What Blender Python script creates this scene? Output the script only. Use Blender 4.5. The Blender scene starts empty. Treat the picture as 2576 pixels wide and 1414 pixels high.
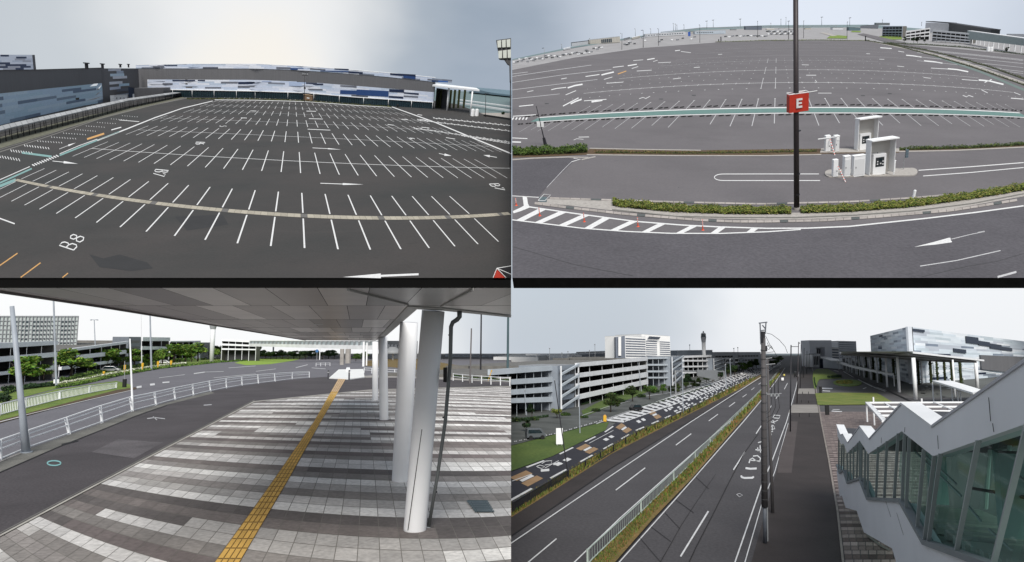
import bpy, math, random
from mathutils import Vector as V, Matrix
random.seed(7)
# ---------------- camera, world, sun, exposure ----------------
SC = bpy.context.scene
F, CX, CY = 1700.0, 1288.0, 707.0
CAMZ = 8.0
PITCH = math.atan(181.0 / F)
CAM = V((0, 0, CAMZ))
cd = bpy.data.cameras.new('camera'); cam = bpy.data.objects.new('camera', cd)
SC.collection.objects.link(cam)
cam.location = CAM; cam.rotation_euler = (math.pi / 2 + PITCH, 0, 0)
cd.sensor_width = 36; cd.lens = 36 * F / 2576.0
cd.clip_start = 0.1; cd.clip_end = 30000
SC.camera = cam
SUN_EL, SUN_ROT = math.radians(36), math.radians(177)
w = bpy.data.worlds.new('World'); SC.world = w; w.use_nodes = True
nt = w.node_tree; nt.nodes.clear(); N = nt.nodes.new; K = nt.links.new
out = N('ShaderNodeOutputWorld'); bg = N('ShaderNodeBackground'); bg.inputs[1].default_value = 0.1
K(bg.outputs[0], out.inputs[0])
sky = N('ShaderNodeTexSky'); sky.sky_type = 'NISHITA'; sky.sun_disc = False
sky.sun_elevation = SUN_EL; sky.sun_rotation = SUN_ROT; sky.dust_density = 4; sky.air_density = 1
tc = N('ShaderNodeTexCoord')
def dirn(az, el):
    a, e = math.radians(az), math.radians(el)
    return (math.sin(a) * math.cos(e), math.cos(a) * math.cos(e), math.sin(e))
def vmath(op, a, b=None):
    n = N('ShaderNodeVectorMath'); n.operation = op
    K(a, n.inputs[0])
    if b is not None:
        if isinstance(b, tuple): n.inputs[1].default_value = b
        else: K(b, n.inputs[1])
    return n
def math_(op, a, b=None, clamp=False):
    n = N('ShaderNodeMath'); n.operation = op; n.use_clamp = clamp
    if isinstance(a, (int, float)): n.inputs[0].default_value = a
    else: K(a, n.inputs[0])
    if b is not None:
        if isinstance(b, (int, float)): n.inputs[1].default_value = b
        else: K(b, n.inputs[1])
    return n.outputs[0]
def mixc(f, a, b, mode='MIX'):
    n = N('ShaderNodeMix'); n.data_type = 'RGBA'; n.blend_type = mode
    if isinstance(f, (int, float)): n.inputs[0].default_value = f
    else: K(f, n.inputs[0])
    for i, c in ((6, a), (7, b)):
        if isinstance(c, tuple): n.inputs[i].default_value = c + (1,)
        else: K(c, n.inputs[i])
    return n.outputs[2]
nrm = vmath('NORMALIZE', tc.outputs['Generated']).outputs[0]
sep = N('ShaderNodeSeparateXYZ'); K(nrm, sep.inputs[0])
# high overcast: grey-blue cloud deck, brighter towards the horizon and where the sun shines through
no = N('ShaderNodeTexNoise'); no.inputs['Scale'].default_value = 3.4; no.inputs['Detail'].default_value = 5; no.inputs['Roughness'].default_value = 0.5
sc_ = vmath('MULTIPLY', nrm, (1.0, 1.0, 3.0)); K(sc_.outputs[0], no.inputs['Vector'])
n2 = N('ShaderNodeTexNoise'); n2.inputs['Scale'].default_value = 4.0; n2.inputs['Detail'].default_value = 4; K(nrm, n2.inputs['Vector'])
nsh = vmath('SUBTRACT', n2.outputs['Color'], (.5, .5, .5)); nsc = vmath('MULTIPLY', nsh.outputs[0], (.16, .16, .10)); nd = vmath('NORMALIZE', vmath('ADD', nrm, nsc.outputs[0]).outputs[0]).outputs[0]
def lobe(az, el, lo, hi):
    d = vmath('DOT_PRODUCT', nd, dirn(az, el)).outputs['Value']
    m = N('ShaderNodeMapRange'); m.interpolation_type = 'SMOOTHSTEP'
    K(d, m.inputs[0]); m.inputs[1].default_value = math.cos(math.radians(lo)); m.inputs[2].default_value = math.cos(math.radians(hi))
    return m.outputs[0]
cloud = mixc(no.outputs[0], (2.7, 3.4, 4.2), (5.2, 5.7, 6.5))
cloud = mixc(lobe(-27, 25, 22, 0), cloud, (6.4, 6.8, 7.1))
cloud = mixc(lobe(-22, 26, 13, 1), cloud, (9.6, 9.6, 9.5))
cloud = mixc(lobe(-21.5, 20.0, 8, .5), cloud, (10.3, 9.8, 8.9))
cloud = mixc(lobe(24, 28, 20, 3), cloud, (8.3, 8.9, 9.9))
hz = N('ShaderNodeMapRange'); hz.interpolation_type = 'SMOOTHSTEP'; K(sep.outputs[2], hz.inputs[0])
hz.inputs[1].default_value = 0.22; hz.inputs[2].default_value = 0.08
cloud = mixc(hz.outputs[0], cloud, (7.9, 8.4, 9.3))
low = math_('MULTIPLY', hz.outputs[0], lobe(32, 6, 30, 6))
cloud = mixc(low, cloud, (9.7, 9.9, 10.2))
low2 = math_('MULTIPLY', hz.outputs[0], lobe(-22, 2, 24, 16))
cloud = mixc(low2, cloud, (10.6, 10.7, 10.8))
cloud = mixc(lobe(5, 4, 14, 0), cloud, (5.9, 6.5, 7.2))
colr = mixc(0.9, sky.outputs[0], cloud)
K(colr, bg.inputs[0])
sl = bpy.data.lights.new('sun', 'SUN'); sl.energy = 4.0; sl.angle = math.radians(30); sl.color = (1, 0.96, 0.9)
sun = bpy.data.objects.new('sun', sl); SC.collection.objects.link(sun)
# sun stands behind and to the left of the camera
sd = V((math.sin(SUN_ROT) * math.cos(SUN_EL), math.cos(SUN_ROT) * math.cos(SUN_EL), math.sin(SUN_EL)))
sun.rotation_euler = sd.to_track_quat('Z', 'Y').to_euler(); sun.location = sd * 200
SC.view_settings.view_transform = 'Standard'; SC.view_settings.look = 'None'
SC.view_settings.exposure = 0; SC.view_settings.gamma = 1
# ---------------- views: each site has its own ground ----------------
cp, sp = math.cos(PITCH), math.sin(PITCH)
def c2w(x, y, z): return V((x, y * cp - z * sp, y * sp + z * cp))
def w2c(p):
    d = p - CAM
    return V((d.x, d.y * cp + d.z * sp, -d.y * sp + d.z * cp))
def ray(px, py): return c2w((px - CX) / F, 1.0, -(py - CY) / F)
def depth(p): return w2c(p).y
def proj(p):
    c = w2c(p); return (CX + F * c.x / c.y, CY - F * c.z / c.y)
def D(px, py, d): return CAM + ray(px, py) * d
class View:
    def __init__(s, y0, h, xq=None, q=1.0):
        b = CY - y0; s.y0 = y0; s.h = h; s.q = q
        s.n = c2w(0, -b, F).normalized()
        c = 0 if xq is None else -b * (xq - CX) / F
        s.u = c2w(c, -b, F).normalized()
        s.O = CAM - s.n * h
        s.e1 = V((1, 0, 0)); s.e2 = s.n.cross(s.e1).normalized()
        z = s.u; x = (s.e1 - z * s.e1.dot(z)).normalized(); y = z.cross(x)
        s.R = Matrix((x, y, z)).transposed()
    def G(s, px, py, z=0.0):
        r = ray(px, py); return CAM + r * ((z * s.q - s.h) / s.n.dot(r))
    def top(s, P, py):
        c = w2c(P); a = w2c(P + s.u) - c; k = (CY - py) / F
        return (k * c.y - c.z) / (a.z - k * a.y)
    def up(s, P, py): return P + s.u * s.top(P, py)
    def at(s, px, py, ytop): return s.up(s.G(px, py), ytop)
    def wall(s, px, py, P0, P1):   # point of the upright plane through P0,P1 seen at px,py
        n = (P1 - P0).cross(s.u); r = ray(px, py)
        return CAM + r * ((P0 - CAM).dot(n) / r.dot(n))
UQ = 3.0
TL = View(150, 90, 644, UQ); TR = View(45, 78, 1932, UQ); BL = View(888, 3.0); BR = View(888, 8.0)
# lens curve of each lot: metric parking grid -> picture
def fitm(h, k, C):
    def f(X, Y):
        w_ = h[6] * X + h[7] * Y + 1
        a = (h[0] * X + h[1] * Y + h[2]) / w_; b = (h[3] * X + h[4] * Y + h[5]) / w_
        s = 1 / math.sqrt(max(0.05, 1 + 2 * k * (a * a + b * b)))
        return (C[0] + 640 * a * s, C[1] + 640 * b * s)
    return f
mTL = fitm([0.0446662, 0.00570835, 0.191614, 0.00210111, -0.0100899, 0.302557, -0.00436034, 0.0381517], .21603, (643, 354))
mTR = fitm([0.0291328, 0.000792699, 0.0268407, -0.000218415, -0.0102033, -0.132991, -0.00131296, 0.0208507], .2269, (1932, 354))
mBL = fitm([0.0736706, 0.0253934, 0.436185, 0.00138634, -0.0178337, 0.379577, -0.0213733, 0.0600952], .20505, (643, 1070))
# ---------------- mesh helpers ----------------
COL = SC.collection
class MB:
    def __init__(s): s.v = []; s.f = []; s.c = []; s.local = False
    def add(s, vs, fs, col=None):
        o = len(s.v); s.v += [V(a) for a in vs]
        if isinstance(vs[0], tuple): s.local = True
        for f in fs: s.f.append([i + o for i in f]); s.c.append(col)
        return s
    def quad(s, a, b, c, d, col=None): return s.add([a, b, c, d], [(0, 1, 2, 3)], col)
    def poly(s, ps, col=None): return s.add(ps, [tuple(range(len(ps)))], col)
    def prism(s, ps, off, col=None):
        if isinstance(ps[0], tuple): s.local = True
        n = len(ps); off = V(off); vs = [V(p) for p in ps] + [V(p) + off for p in ps]
        fs = [tuple(range(n)), tuple(range(2 * n - 1, n - 1, -1))] + [(i, i + n, (i + 1) % n + n, (i + 1) % n) for i in range(n)]
        return s.add(vs, fs, col)
    def box(s, o, ax, ay, az, col=None):
        if isinstance(o, tuple): s.local = True
        o, ax, ay, az = V(o), V(ax), V(ay), V(az)
        return s.prism([o, o + ax, o + ax + ay, o + ay], az, col)
    def cb(s, x0, x1, y0, y1, z0, z1, col=None): return s.box((x0, y0, z0), (x1 - x0, 0, 0), (0, y1 - y0, 0), (0, 0, z1 - z0), col)
    def tube(s, ps, r, n=6, r1=None, col=None):
        if isinstance(ps[0], tuple): s.local = True
        ps = [V(p) for p in ps]; m = len(ps); r1 = r if r1 is None else r1
        base = len(s.v); a = None
        for i, p in enumerate(ps):
            d = (ps[min(i + 1, m - 1)] - ps[max(i - 1, 0)]).normalized()
            if a is None: a = d.orthogonal().normalized()
            else: a = (a - d * a.dot(d)).normalized()
            b = d.cross(a); rr = r + (r1 - r) * i / max(1, m - 1)
            for j in range(n):
                t = 2 * math.pi * j / n; s.v.append(p + a * math.cos(t) * rr + b * math.sin(t) * rr)
        for i in range(m - 1):
            for j in range(n):
                k = (j + 1) % n; s.f.append([base + i * n + j, base + i * n + k, base + (i + 1) * n + k, base + (i + 1) * n + j]); s.c.append(col)
        s.f.append([base + j for j in range(n)][::-1]); s.c.append(col)
        s.f.append([base + (m - 1) * n + j for j in range(n)]); s.c.append(col)
        return s
    def build(s, name, mat, parent=None, smooth=False, world=None, bevel=0):
        me = bpy.data.meshes.new(name)
        world = not s.local if world is None else world
        vs = s.v
        if parent is not None and world:
            Mi = parent['_mi'] if False else MI[parent.name]; vs = [Mi @ p for p in vs]
        org = V((0, 0, 0))
        if parent is None and vs:
            lo = V([min(p[i] for p in vs) for i in range(3)]); hi = V([max(p[i] for p in vs) for i in range(3)])
            org = V(((lo.x + hi.x) / 2, (lo.y + hi.y) / 2, lo.z)); vs = [p - org for p in vs]
        me.from_pydata([tuple(p) for p in vs], [], s.f); me.update()
        if any(c is not None for c in s.c):
            ca = me.color_attributes.new('Col', 'FLOAT_COLOR', 'CORNER'); dat = []
            for f, c in zip(s.f, s.c):
                c = c or (1, 1, 1)
                for _ in f: dat += [c[0], c[1], c[2], 1]
            ca.data.foreach_set('color', dat)
        if smooth: me.polygons.foreach_set('use_smooth', [True] * len(me.polygons))
        me.materials.append(mat)
        o = bpy.data.objects.new(name, me); COL.objects.link(o); o.location = org
        if parent is not None: o.parent = parent; MI[o.name] = MI[parent.name]
        if parent is None: MI[o.name] = Matrix.Translation(-org)
        if bevel:
            b = o.modifiers.new('bevel', 'BEVEL'); b.width = bevel; b.segments = 2; b.limit_method = 'ANGLE'
        return o
MI = {}
def tag(o, label, cat, group=None):
    o['label'] = label; o['category'] = cat
    if group: o['group'] = group
    return o
def struct(o): o['kind'] = 'structure'; return o
def stuff(o, label, cat='grass'): o['kind'] = 'stuff'; o['label'] = label; o['category'] = cat; return o
def thing(name, label, cat, view, P, rz=0, s=1.0, group=None):
    o = bpy.data.objects.new(name, None); COL.objects.link(o); o.empty_display_size = 0.3
    M = Matrix.Translation(P) @ (view.R.to_4x4()) @ Matrix.Rotation(rz, 4, 'Z') @ Matrix.Scale(s, 4)
    o.matrix_world = M; MI[o.name] = M.inverted(); tag(o, label, cat, group); return o
def sub(mesh_obj): MI[mesh_obj.name] = MI[mesh_obj.parent.name]; return mesh_obj
def copy_thing(src, label, view, P, rz=0, s=1.0, group=None):
    r = src.copy(); COL.objects.link(r)
    r.matrix_world = Matrix.Translation(P) @ view.R.to_4x4() @ Matrix.Rotation(rz, 4, 'Z') @ Matrix.Scale(s, 4)
    r['label'] = label
    if group: r['group'] = group
    def rec(a, b):
        for ch in a.children:
            if ch.name in COPIED: continue
            c = ch.copy(); COL.objects.link(c); c.parent = b; COPIED.add(c.name); rec(ch, c)
    for ch in [c for c in src.children]:
        c = ch.copy(); COL.objects.link(c); c.parent = r
        for g in [g for g in ch.children]:
            d = g.copy(); COL.objects.link(d); d.parent = c
    return r
COPIED = set()
ONE = 'first second third fourth fifth sixth seventh eighth ninth tenth eleventh twelfth thirteenth fourteenth fifteenth sixteenth seventeenth eighteenth nineteenth'.split()
TEN = {2: 'twent', 3: 'thirt', 4: 'fort', 5: 'fift', 6: 'sixt', 7: 'sevent', 8: 'eight', 9: 'ninet'}
def ordw(n):
    if n < 20: return ONE[n - 1]
    if n >= 100: return 'hundred' + ('th' if n == 100 else ' and ' + ordw(n - 100))
    t, o = divmod(n, 10)
    return TEN[t] + 'ieth' if o == 0 else TEN[t] + 'y-' + ONE[o - 1]
# ---------------- materials ----------------
def mat(name, col, rough=0.8, amt=0.12, scale=1.5, metal=0, vcol=False, fine=0.0, fscale=60, bump=0, spec=0.3, col2=None, stretch=None, stain=0, sscale=.1):
    m = bpy.data.materials.new(name); m.use_nodes = True; t = m.node_tree; b = t.nodes['Principled BSDF']
    b.inputs['Roughness'].default_value = rough; b.inputs['Metallic'].default_value = metal
    b.inputs['Specular IOR Level'].default_value = spec
    n_ = t.nodes.new; l = t.links.new
    tcn = n_('ShaderNodeTexCoord'); src = tcn.outputs['Object']
    if stretch:
        mp = n_('ShaderNodeMapping'); mp.inputs['Scale'].default_value = stretch; l(src, mp.inputs[0]); src = mp.outputs[0]
    nz = n_('ShaderNodeTexNoise'); nz.inputs['Scale'].default_value = scale; nz.inputs['Detail'].default_value = 6; nz.inputs['Roughness'].default_value = 0.6
    l(src, nz.inputs['Vector'])
    rmp = n_('ShaderNodeMapRange'); l(nz.outputs[0], rmp.inputs[0]); rmp.inputs[1].default_value = 0.3; rmp.inputs[2].default_value = 0.7
    mx = n_('ShaderNodeMix'); mx.data_type = 'RGBA'
    l(rmp.outputs[0], mx.inputs[0])
    c2 = col2 or tuple(min(1, c * (1 + amt)) for c in col); c1 = tuple(c * (1 - amt) for c in col)
    if vcol: c1 = (1 - amt,) * 3; c2 = (1 + amt * 0.5,) * 3
    mx.inputs[6].default_value = tuple(c1) + (1,); mx.inputs[7].default_value = tuple(c2) + (1,)
    o_ = mx.outputs[2]
    def mul(a, bb):
        q = n_('ShaderNodeMix'); q.data_type = 'RGBA'; q.blend_type = 'MULTIPLY'; q.inputs[0].default_value = 1
        l(a, q.inputs[6]); l(bb, q.inputs[7]); return q.outputs[2]
    if vcol:
        at = n_('ShaderNodeAttribute'); at.attribute_name = 'Col'; o_ = mul(at.outputs[0], o_)
    if fine:
        f = n_('ShaderNodeTexNoise'); f.inputs['Scale'].default_value = fscale; f.inputs['Detail'].default_value = 2; l(src, f.inputs['Vector'])
        g = n_('ShaderNodeMapRange'); l(f.outputs[0], g.inputs[0]); g.inputs[1].default_value = .3; g.inputs[2].default_value = .7
        g.inputs[3].default_value = 1 - fine; g.inputs[4].default_value = 1 + fine
        cm = n_('ShaderNodeCombineColor')
        for i in range(3): l(g.outputs[0], cm.inputs[i])
        o_ = mul(o_, cm.outputs[0])
        if bump:
            bp = n_('ShaderNodeBump'); bp.inputs['Strength'].default_value = bump; bp.inputs['Distance'].default_value = 0.02
            l(f.outputs[0], bp.inputs['Height']); l(bp.outputs[0], b.inputs['Normal'])
    if stain:
        # oil marks, worn lanes and damp patches
        for sc_n, lo, hi, st, sv in ((sscale, .56, .70, stain, 1), (sscale * 7, .64, .72, stain * 1.3, 1), (sscale * 2.5, .58, .74, -stain * .7, 3)):
            f = n_('ShaderNodeTexNoise'); f.inputs['Scale'].default_value = sc_n; f.inputs['Detail'].default_value = 5; f.inputs['Roughness'].default_value = .65
            if sv == 3:
                mp2 = n_('ShaderNodeMapping'); mp2.inputs['Scale'].default_value = (.15, 1.6, 1); mp2.inputs['Rotation'].default_value = (0, 0, .1); l(src, mp2.inputs[0]); l(mp2.outputs[0], f.inputs['Vector'])
            else: l(src, f.inputs['Vector'])
            g = n_('ShaderNodeMapRange'); l(f.outputs[0], g.inputs[0]); g.inputs[1].default_value = lo; g.inputs[2].default_value = hi; g.inputs[3].default_value = 1; g.inputs[4].default_value = 1 - st
            cm = n_('ShaderNodeCombineColor')
            for i in range(3): l(g.outputs[0], cm.inputs[i])
            o_ = mul(o_, cm.outputs[0])
    l(o_, b.inputs['Base Color'])
    return m
def leafmat(name):
    m = mat(name, (1, 1, 1), 0.7, 0.25, 0.8, vcol=True)
    b = m.node_tree.nodes['Principled BSDF']; b.inputs['Specular IOR Level'].default_value = 0.2
    return m
asph1 = mat('asphalt_lot_west', (.034, .035, .034), .85, .0, .012, fine=.10, fscale=.9, col2=(.050, .045, .043), stain=.16, sscale=.018)
asph2 = mat('asphalt_lot_east', (.118, .110, .116), .85, .1, .017, fine=.07, fscale=.9, stain=.10, sscale=.02)
asph2b = mat('asphalt_ring_road', (.078, .074, .083), .85, .14, .02, fine=.16, fscale=.9, stain=.12, sscale=.03)
asph3 = mat('asphalt_walkway', (.070, .062, .066), .85, .25, .25, fine=.25, fscale=18, stain=.2, sscale=.35)
asph4 = mat('asphalt_station_road', (.15, .145, .16), .85, .1, .2, fine=.1, fscale=8, stain=.12, sscale=.15)
asph5 = mat('asphalt_main_road', (.068, .064, .068), .85, .16, .12, fine=.18, fscale=7, stain=.16, sscale=.12)
asph6 = mat('brown_footpath', (.040, .033, .032), .85, .2, .3, fine=.12, fscale=9, stain=.18, sscale=.2)
asphP = mat('patched_asphalt', (.11, .10, .105), .85, .25, .6, fine=.25, fscale=18)
asphK = mat('play_road_asphalt', (.028, .028, .036), .8, .2, .3)
paint = mat('road_paint', (.62, .62, .62), .6, .14, 1.2, stain=.14, sscale=.9)
paintw = mat('worn_road_paint', (.44, .44, .45), .7, .35, 2.5)
painto = mat('orange_road_paint', (.5, .28, .10), .7, .2, 1.5)
paintg = mat('green_walkway_paint', (.105, .19, .175), .7, .15, .6)
paintt = mat('teal_road_paint', (.17, .30, .29), .7, .15, .6)
concr = mat('concrete', (.33, .31, .29), .85, .18, .8, stain=.2, sscale=.3)
concd = mat('dark_concrete', (.15, .145, .135), .85, .2, .8)
edgem = mat('deck_edge_rubber', (.006, .006, .006), .9, .2, .5, spec=.0)
white = mat('white_metal', (.80, .81, .82), .45, .06, .8)
whited = mat('off_white_paint', (.68, .69, .70), .5, .1, .4)
greym = mat('grey_metal', (.26, .27, .28), .5, .1, 1)
dark = mat('dark_metal', (.022, .022, .026), .5, .2, 1)
poleb = mat('brown_pole_paint', (.035, .028, .03), .45, .15, 1)
black = mat('black_rubber', (.012, .012, .013), .7, .2, 3)
glassd = mat('dark_window_glass', (.012, .022, .028), .12, .4, .3, spec=.6)
cladv = mat('cladding_panels', (1, 1, 1), .75, .1, .12, vcol=True, stretch=(1, 1, 6))
greyw = mat('grey_ribbed_wall', (.125, .125, .132), .6, .08, .06, stretch=(6, 6, .2))
leafm = leafmat('leaves'); barkm = mat('bark', (.06, .045, .035), .9, .3, 5)
grassm = mat('grass', (.10, .17, .03), .95, .0, .5, fine=.3, fscale=6, col2=(.19, .24, .05))
grassd = mat('dry_grass', (.11, .10, .03), .95, .0, .45, fine=.35, fscale=7, col2=(.22, .13, .05))
lawnm = mat('lawn', (.05, .09, .02), .95, .0, .15, fine=.2, fscale=4, col2=(.10, .14, .03))
soil = mat('soil', (.09, .06, .035), .95, .3, .8)
seam = mat('sea_water', (.12, .17, .17), .5, .08, .03)
hillm = mat('far_hill_forest', (.12, .18, .22), .95, .1, .01)
redm = mat('red_sign_paint', (.42, .035, .02), .45, .1, .5)
yelm = mat('yellow_plastic', (.62, .36, .03), .6, .1, 1)
orgm = mat('orange_plastic', (.70, .09, .03), .5, .1, 2)
screenm = mat('dark_panel', (.03, .035, .04), .3, .3, 6)
tilev = mat('paving_tiles', (1, 1, 1), .75, .18, 1.1, vcol=True, fine=.16, fscale=11, stain=.22, sscale=.55)
ceilv = mat('soffit_panels', (1, 1, 1), .32, .14, .8, vcol=True, metal=.0, spec=.6, stain=.1, sscale=.5)
tact = mat('tactile_yellow', (.60, .36, .09), .7, .15, 2, fine=.1, fscale=20)
build = mat('far_building', (.55, .56, .58), .7, .08, .1)
buildv = mat('far_building_panels', (1, 1, 1), .7, .08, .1, vcol=True)
brownm = mat('brown_crate', (.17, .11, .07), .8, .2, .5)
greenp = mat('green_fence_paint', (.36, .42, .38), .5, .1, 2)
# ---------------- shared builders ----------------
def sheet(name, view, pts, m, z=0.0, parent=None):
    b = MB(); b.poly([view.G(x, y, z) for x, y in pts]); return b.build(name, m, parent)
def stroke(mb, view, pts, w, w1=None, z=0.02, col=None):
    """painted line: polyline in the picture, laid as a thin sheet on the ground"""
    w1 = w if w1 is None else w1; n = len(pts); L = []; R_ = []
    for i, (x, y) in enumerate(pts):
        a = pts[max(i - 1, 0)]; c = pts[min(i + 1, n - 1)]; dx, dy = c[0] - a[0], c[1] - a[1]; l = math.hypot(dx, dy) or 1
        ww = (w + (w1 - w) * i / max(1, n - 1)) / 2
        L.append(view.G(x - dy / l * ww, y + dx / l * ww, z)); R_.append(view.G(x + dy / l * ww, y - dx / l * ww, z))
    for i in range(n - 1): mb.quad(L[i], L[i + 1], R_[i + 1], R_[i], col)
def mline(mb, view, f, X0, Y0, X1, Y1, w=.12, z=.02, n=1, wx=None):
    """line of width w metres in a lot's own grid"""
    dx, dy = X1 - X0, Y1 - Y0; l = math.hypot(dx, dy); ox, oy = -dy / l * w / 2, dx / l * w / 2
    for i in range(n):
        a, c = i / n, (i + 1) / n
        q = [(X0 + dx * a + ox, Y0 + dy * a + oy), (X0 + dx * c + ox, Y0 + dy * c + oy), (X0 + dx * c - ox, Y0 + dy * c - oy), (X0 + dx * a - ox, Y0 + dy * a - oy)]
        mb.quad(*[view.G(*f(*p), z) for p in q])
def leafball(mb, blobs, n, size, cols, flat=.8, seed=0):
    R = random.Random(seed)
    tot = sum(b[3] * b[4] * b[5] for b in blobs); mb.local = True
    for (cx, cy, cz, rx, ry, rz) in blobs:
        k = max(6, int(n * rx * ry * rz / tot)); tone = R.uniform(.7, 1.25)
        for _ in range(k):
            d = V((R.gauss(0, 1), R.gauss(0, 1), R.gauss(0, 1))).normalized(); q = R.random() ** .4
            p = V((cx + d.x * rx * q, cy + d.y * ry * q, cz + d.z * rz * q))
            a = V((R.gauss(0, 1), R.gauss(0, 1), R.gauss(0, flat))).normalized(); b = a.orthogonal().normalized()
            s = size * R.uniform(.6, 1.4); c = R.choice(cols); c = tuple(x * tone * R.uniform(.75, 1.25) for x in c)
            mb.quad(p - a * s - b * s * .6, p + a * s - b * s * .6, p + a * s + b * s * .6, p - a * s + b * s * .6, c)
GREEN = [(.05, .11, .02), (.075, .14, .025), (.035, .075, .02), (.10, .16, .03)]
DGREEN = [(.02, .045, .018), (.03, .06, .02), (.014, .03, .014)]
HEDGE = [(.11, .15, .025), (.17, .20, .035), (.05, .08, .018), (.22, .20, .06)]
def tree_proto(kind, seed, cols):
    R = random.Random(seed); parts = []
    t = MB(); t.tube([(0, 0, 0), (.01, 0, .2), (-.01, .01, .45), (0, 0, .7)], .028, 6, .012)
    for i in range(5):
        a = R.uniform(0, 6.28); z = R.uniform(.25, .5)
        t.tube([(0, 0, z), (math.cos(a) * .12, math.sin(a) * .12, z + .14), (math.cos(a) * .22, math.sin(a) * .22, z + .25)], .014, 4, .005)
    c = MB(); blobs = []
    for i in range(9):
        a = R.uniform(0, 6.28); r = R.uniform(0.05, .26)
        blobs.append((math.cos(a) * r, math.sin(a) * r, R.uniform(.34, .85), R.uniform(.13, .22), R.uniform(.11, .2), R.uniform(.09, .16)))
    leafball(c, blobs, 1500, .026, cols, seed=seed)
    return t, c
PROT = {}
def tree(view, px, py, hpx, label, group, seed=1, cols=GREEN, key='g', wide=1.0):
    P = view.G(px, py); s = depth(P) / F * hpx; k = (key, seed)
    if k not in PROT:
        o = thing('tree', label, 'tree', view, P, 0, s, group)
        t, c = tree_proto(key, seed, cols); t.build('trunk', barkm, o, True, world=False); c.build('crown', leafm, o, world=False)
        PROT[k] = o
    else: o = copy_thing(PROT[k], label, view, P, random.uniform(0, 6), s, group)
    o.scale = (s * wide, s * wide, s)
    return o
def hedge(name, view, pts, wpx, hpx, label, cat='hedge', n=1500, cols=HEDGE, lsize=2.0, seed=3, group=None, wend=None, hend=None, ragged=.35):
    """clipped shrubs along a picture line pts at their foot; leaves spread through the strip's volume"""
    R = random.Random(seed); mid = pts[len(pts) // 2]; base = view.G(*mid)
    o = thing(name, label, cat, view, base, group=group)
    seg = []; tot = 0
    for i in range(len(pts) - 1):
        l = math.dist(pts[i], pts[i + 1]); seg.append((tot, l)); tot += l
    core = MB(); lv = MB(); st = max(2, int(tot / 14)); rings = []
    def at(t):
        d = t * tot
        for i, (a, l) in enumerate(seg):
            if d <= a + l or i == len(seg) - 1:
                q = (d - a) / l; return (pts[i][0] + (pts[i + 1][0] - pts[i][0]) * q, pts[i][1] + (pts[i + 1][1] - pts[i][1]) * q)
    def dims(t): return (wpx + ((wend if wend is not None else wpx) - wpx) * t, hpx + ((hend if hend is not None else hpx) - hpx) * t)
    for i in range(st + 1):
        t = i / st; x, y = at(t); w_, h_ = dims(t); a = view.G(x, y); b = view.G(x, y - w_ * .8); m = depth(a) / F
        h0 = h_ * m * R.uniform(.22, .42); rings.append((a + (b - a) * .15, a + (b - a) * .25 + view.u * h0, a + (b - a) * .7 + view.u * h0, a + (b - a) * .8))
    for i in range(st):
        for j in range(3): core.quad(rings[i][j], rings[i + 1][j], rings[i + 1][j + 1], rings[i][j + 1])
    core.poly(rings[0]); core.poly(rings[-1])
    core.build('twigs', mat_core, o)
    for i in range(n):
        t = R.random(); x, y = at(t); w_, h_ = dims(t)
        bump = .75 + .25 * math.sin(t * tot * .11 + seed) * math.sin(t * tot * .037 + 1)
        q = R.random(); a = view.G(x, y - w_ * .85 * q); m = depth(a) / F
        z = h_ * m * bump * (1 - ragged * R.random() ** 2 * 1.0) * (.25 + .75 * R.random() ** .6); p = a + view.u * z
        s = lsize * m * R.uniform(.6, 1.5); va = V((R.gauss(0, 1), R.gauss(0, 1), R.gauss(0, .7))).normalized(); vb = va.orthogonal().normalized()
        c = R.choice(cols); k = R.uniform(.7, 1.25); c = tuple(v * k for v in c)
        lv.quad(p - va * s - vb * s * .6, p + va * s - vb * s * .6, p + va * s + vb * s * .6, p - va * s + vb * s * .6, c)
    lv.build('leaves', leafm, o)
    return o
mat_core = mat('shrub_twigs', (.03, .035, .012), .95, .3, 1)
def tufts(mb, view, poly, n, hpx, seed, cols):
    """short grass blades inside a picture polygon"""
    R = random.Random(seed); xs = [p[0] for p in poly]; ys = [p[1] for p in poly]; k = 0; tries = 0
    while k < n and tries < n * 40:
        tries += 1; x = R.uniform(min(xs), max(xs)); y = R.uniform(min(ys), max(ys))
        if not inside(x, y, poly): continue
        k += 1; a = view.G(x, y); m = depth(a) / F; an = R.uniform(0, 6.28); d = V((math.cos(an), math.sin(an), 0)) * m * hpx * .35
        t = a + view.u * m * hpx * R.uniform(.5, 1.3) + V((R.uniform(-1, 1), R.uniform(-1, 1), 0)) * m * hpx * .4
        c = R.choice(cols); c = tuple(v * R.uniform(.7, 1.2) for v in c)
        mb.add([a - d, a + d, t], [(0, 1, 2)], c)
def inside(x, y, poly):
    r = False; j = len(poly) - 1
    for i in range(len(poly)):
        xi, yi = poly[i]; xj, yj = poly[j]
        if (yi > y) != (yj > y) and x < (xj - xi) * (y - yi) / (yj - yi) + xi: r = not r
        j = i
    return r
def lerp(a, b, t): return a + (b - a) * t
def plerp(pts, x):
    for i in range(len(pts) - 1):
        if x <= pts[i + 1][0] or i == len(pts) - 2:
            a, b = pts[i], pts[i + 1]; return a[1] + (b[1] - a[1]) * (x - a[0]) / (b[0] - a[0])
def pole(view, name, label, cat, px, py, ptx, pty, r0, r1, m, group=None, n=8, base=None):
    P = view.G(px, py); d = depth(P); t = view.up(P, pty)
    T = D(ptx, pty, depth(t)); o = thing(name, label, cat, view, P, group=group)
    MBx = MB().tube([P, (P + T) / 2, T], r0 * d / F, n, r1 * d / F); MBx.build('pole', m, o, True)
    return o, P, T, d / F
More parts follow.
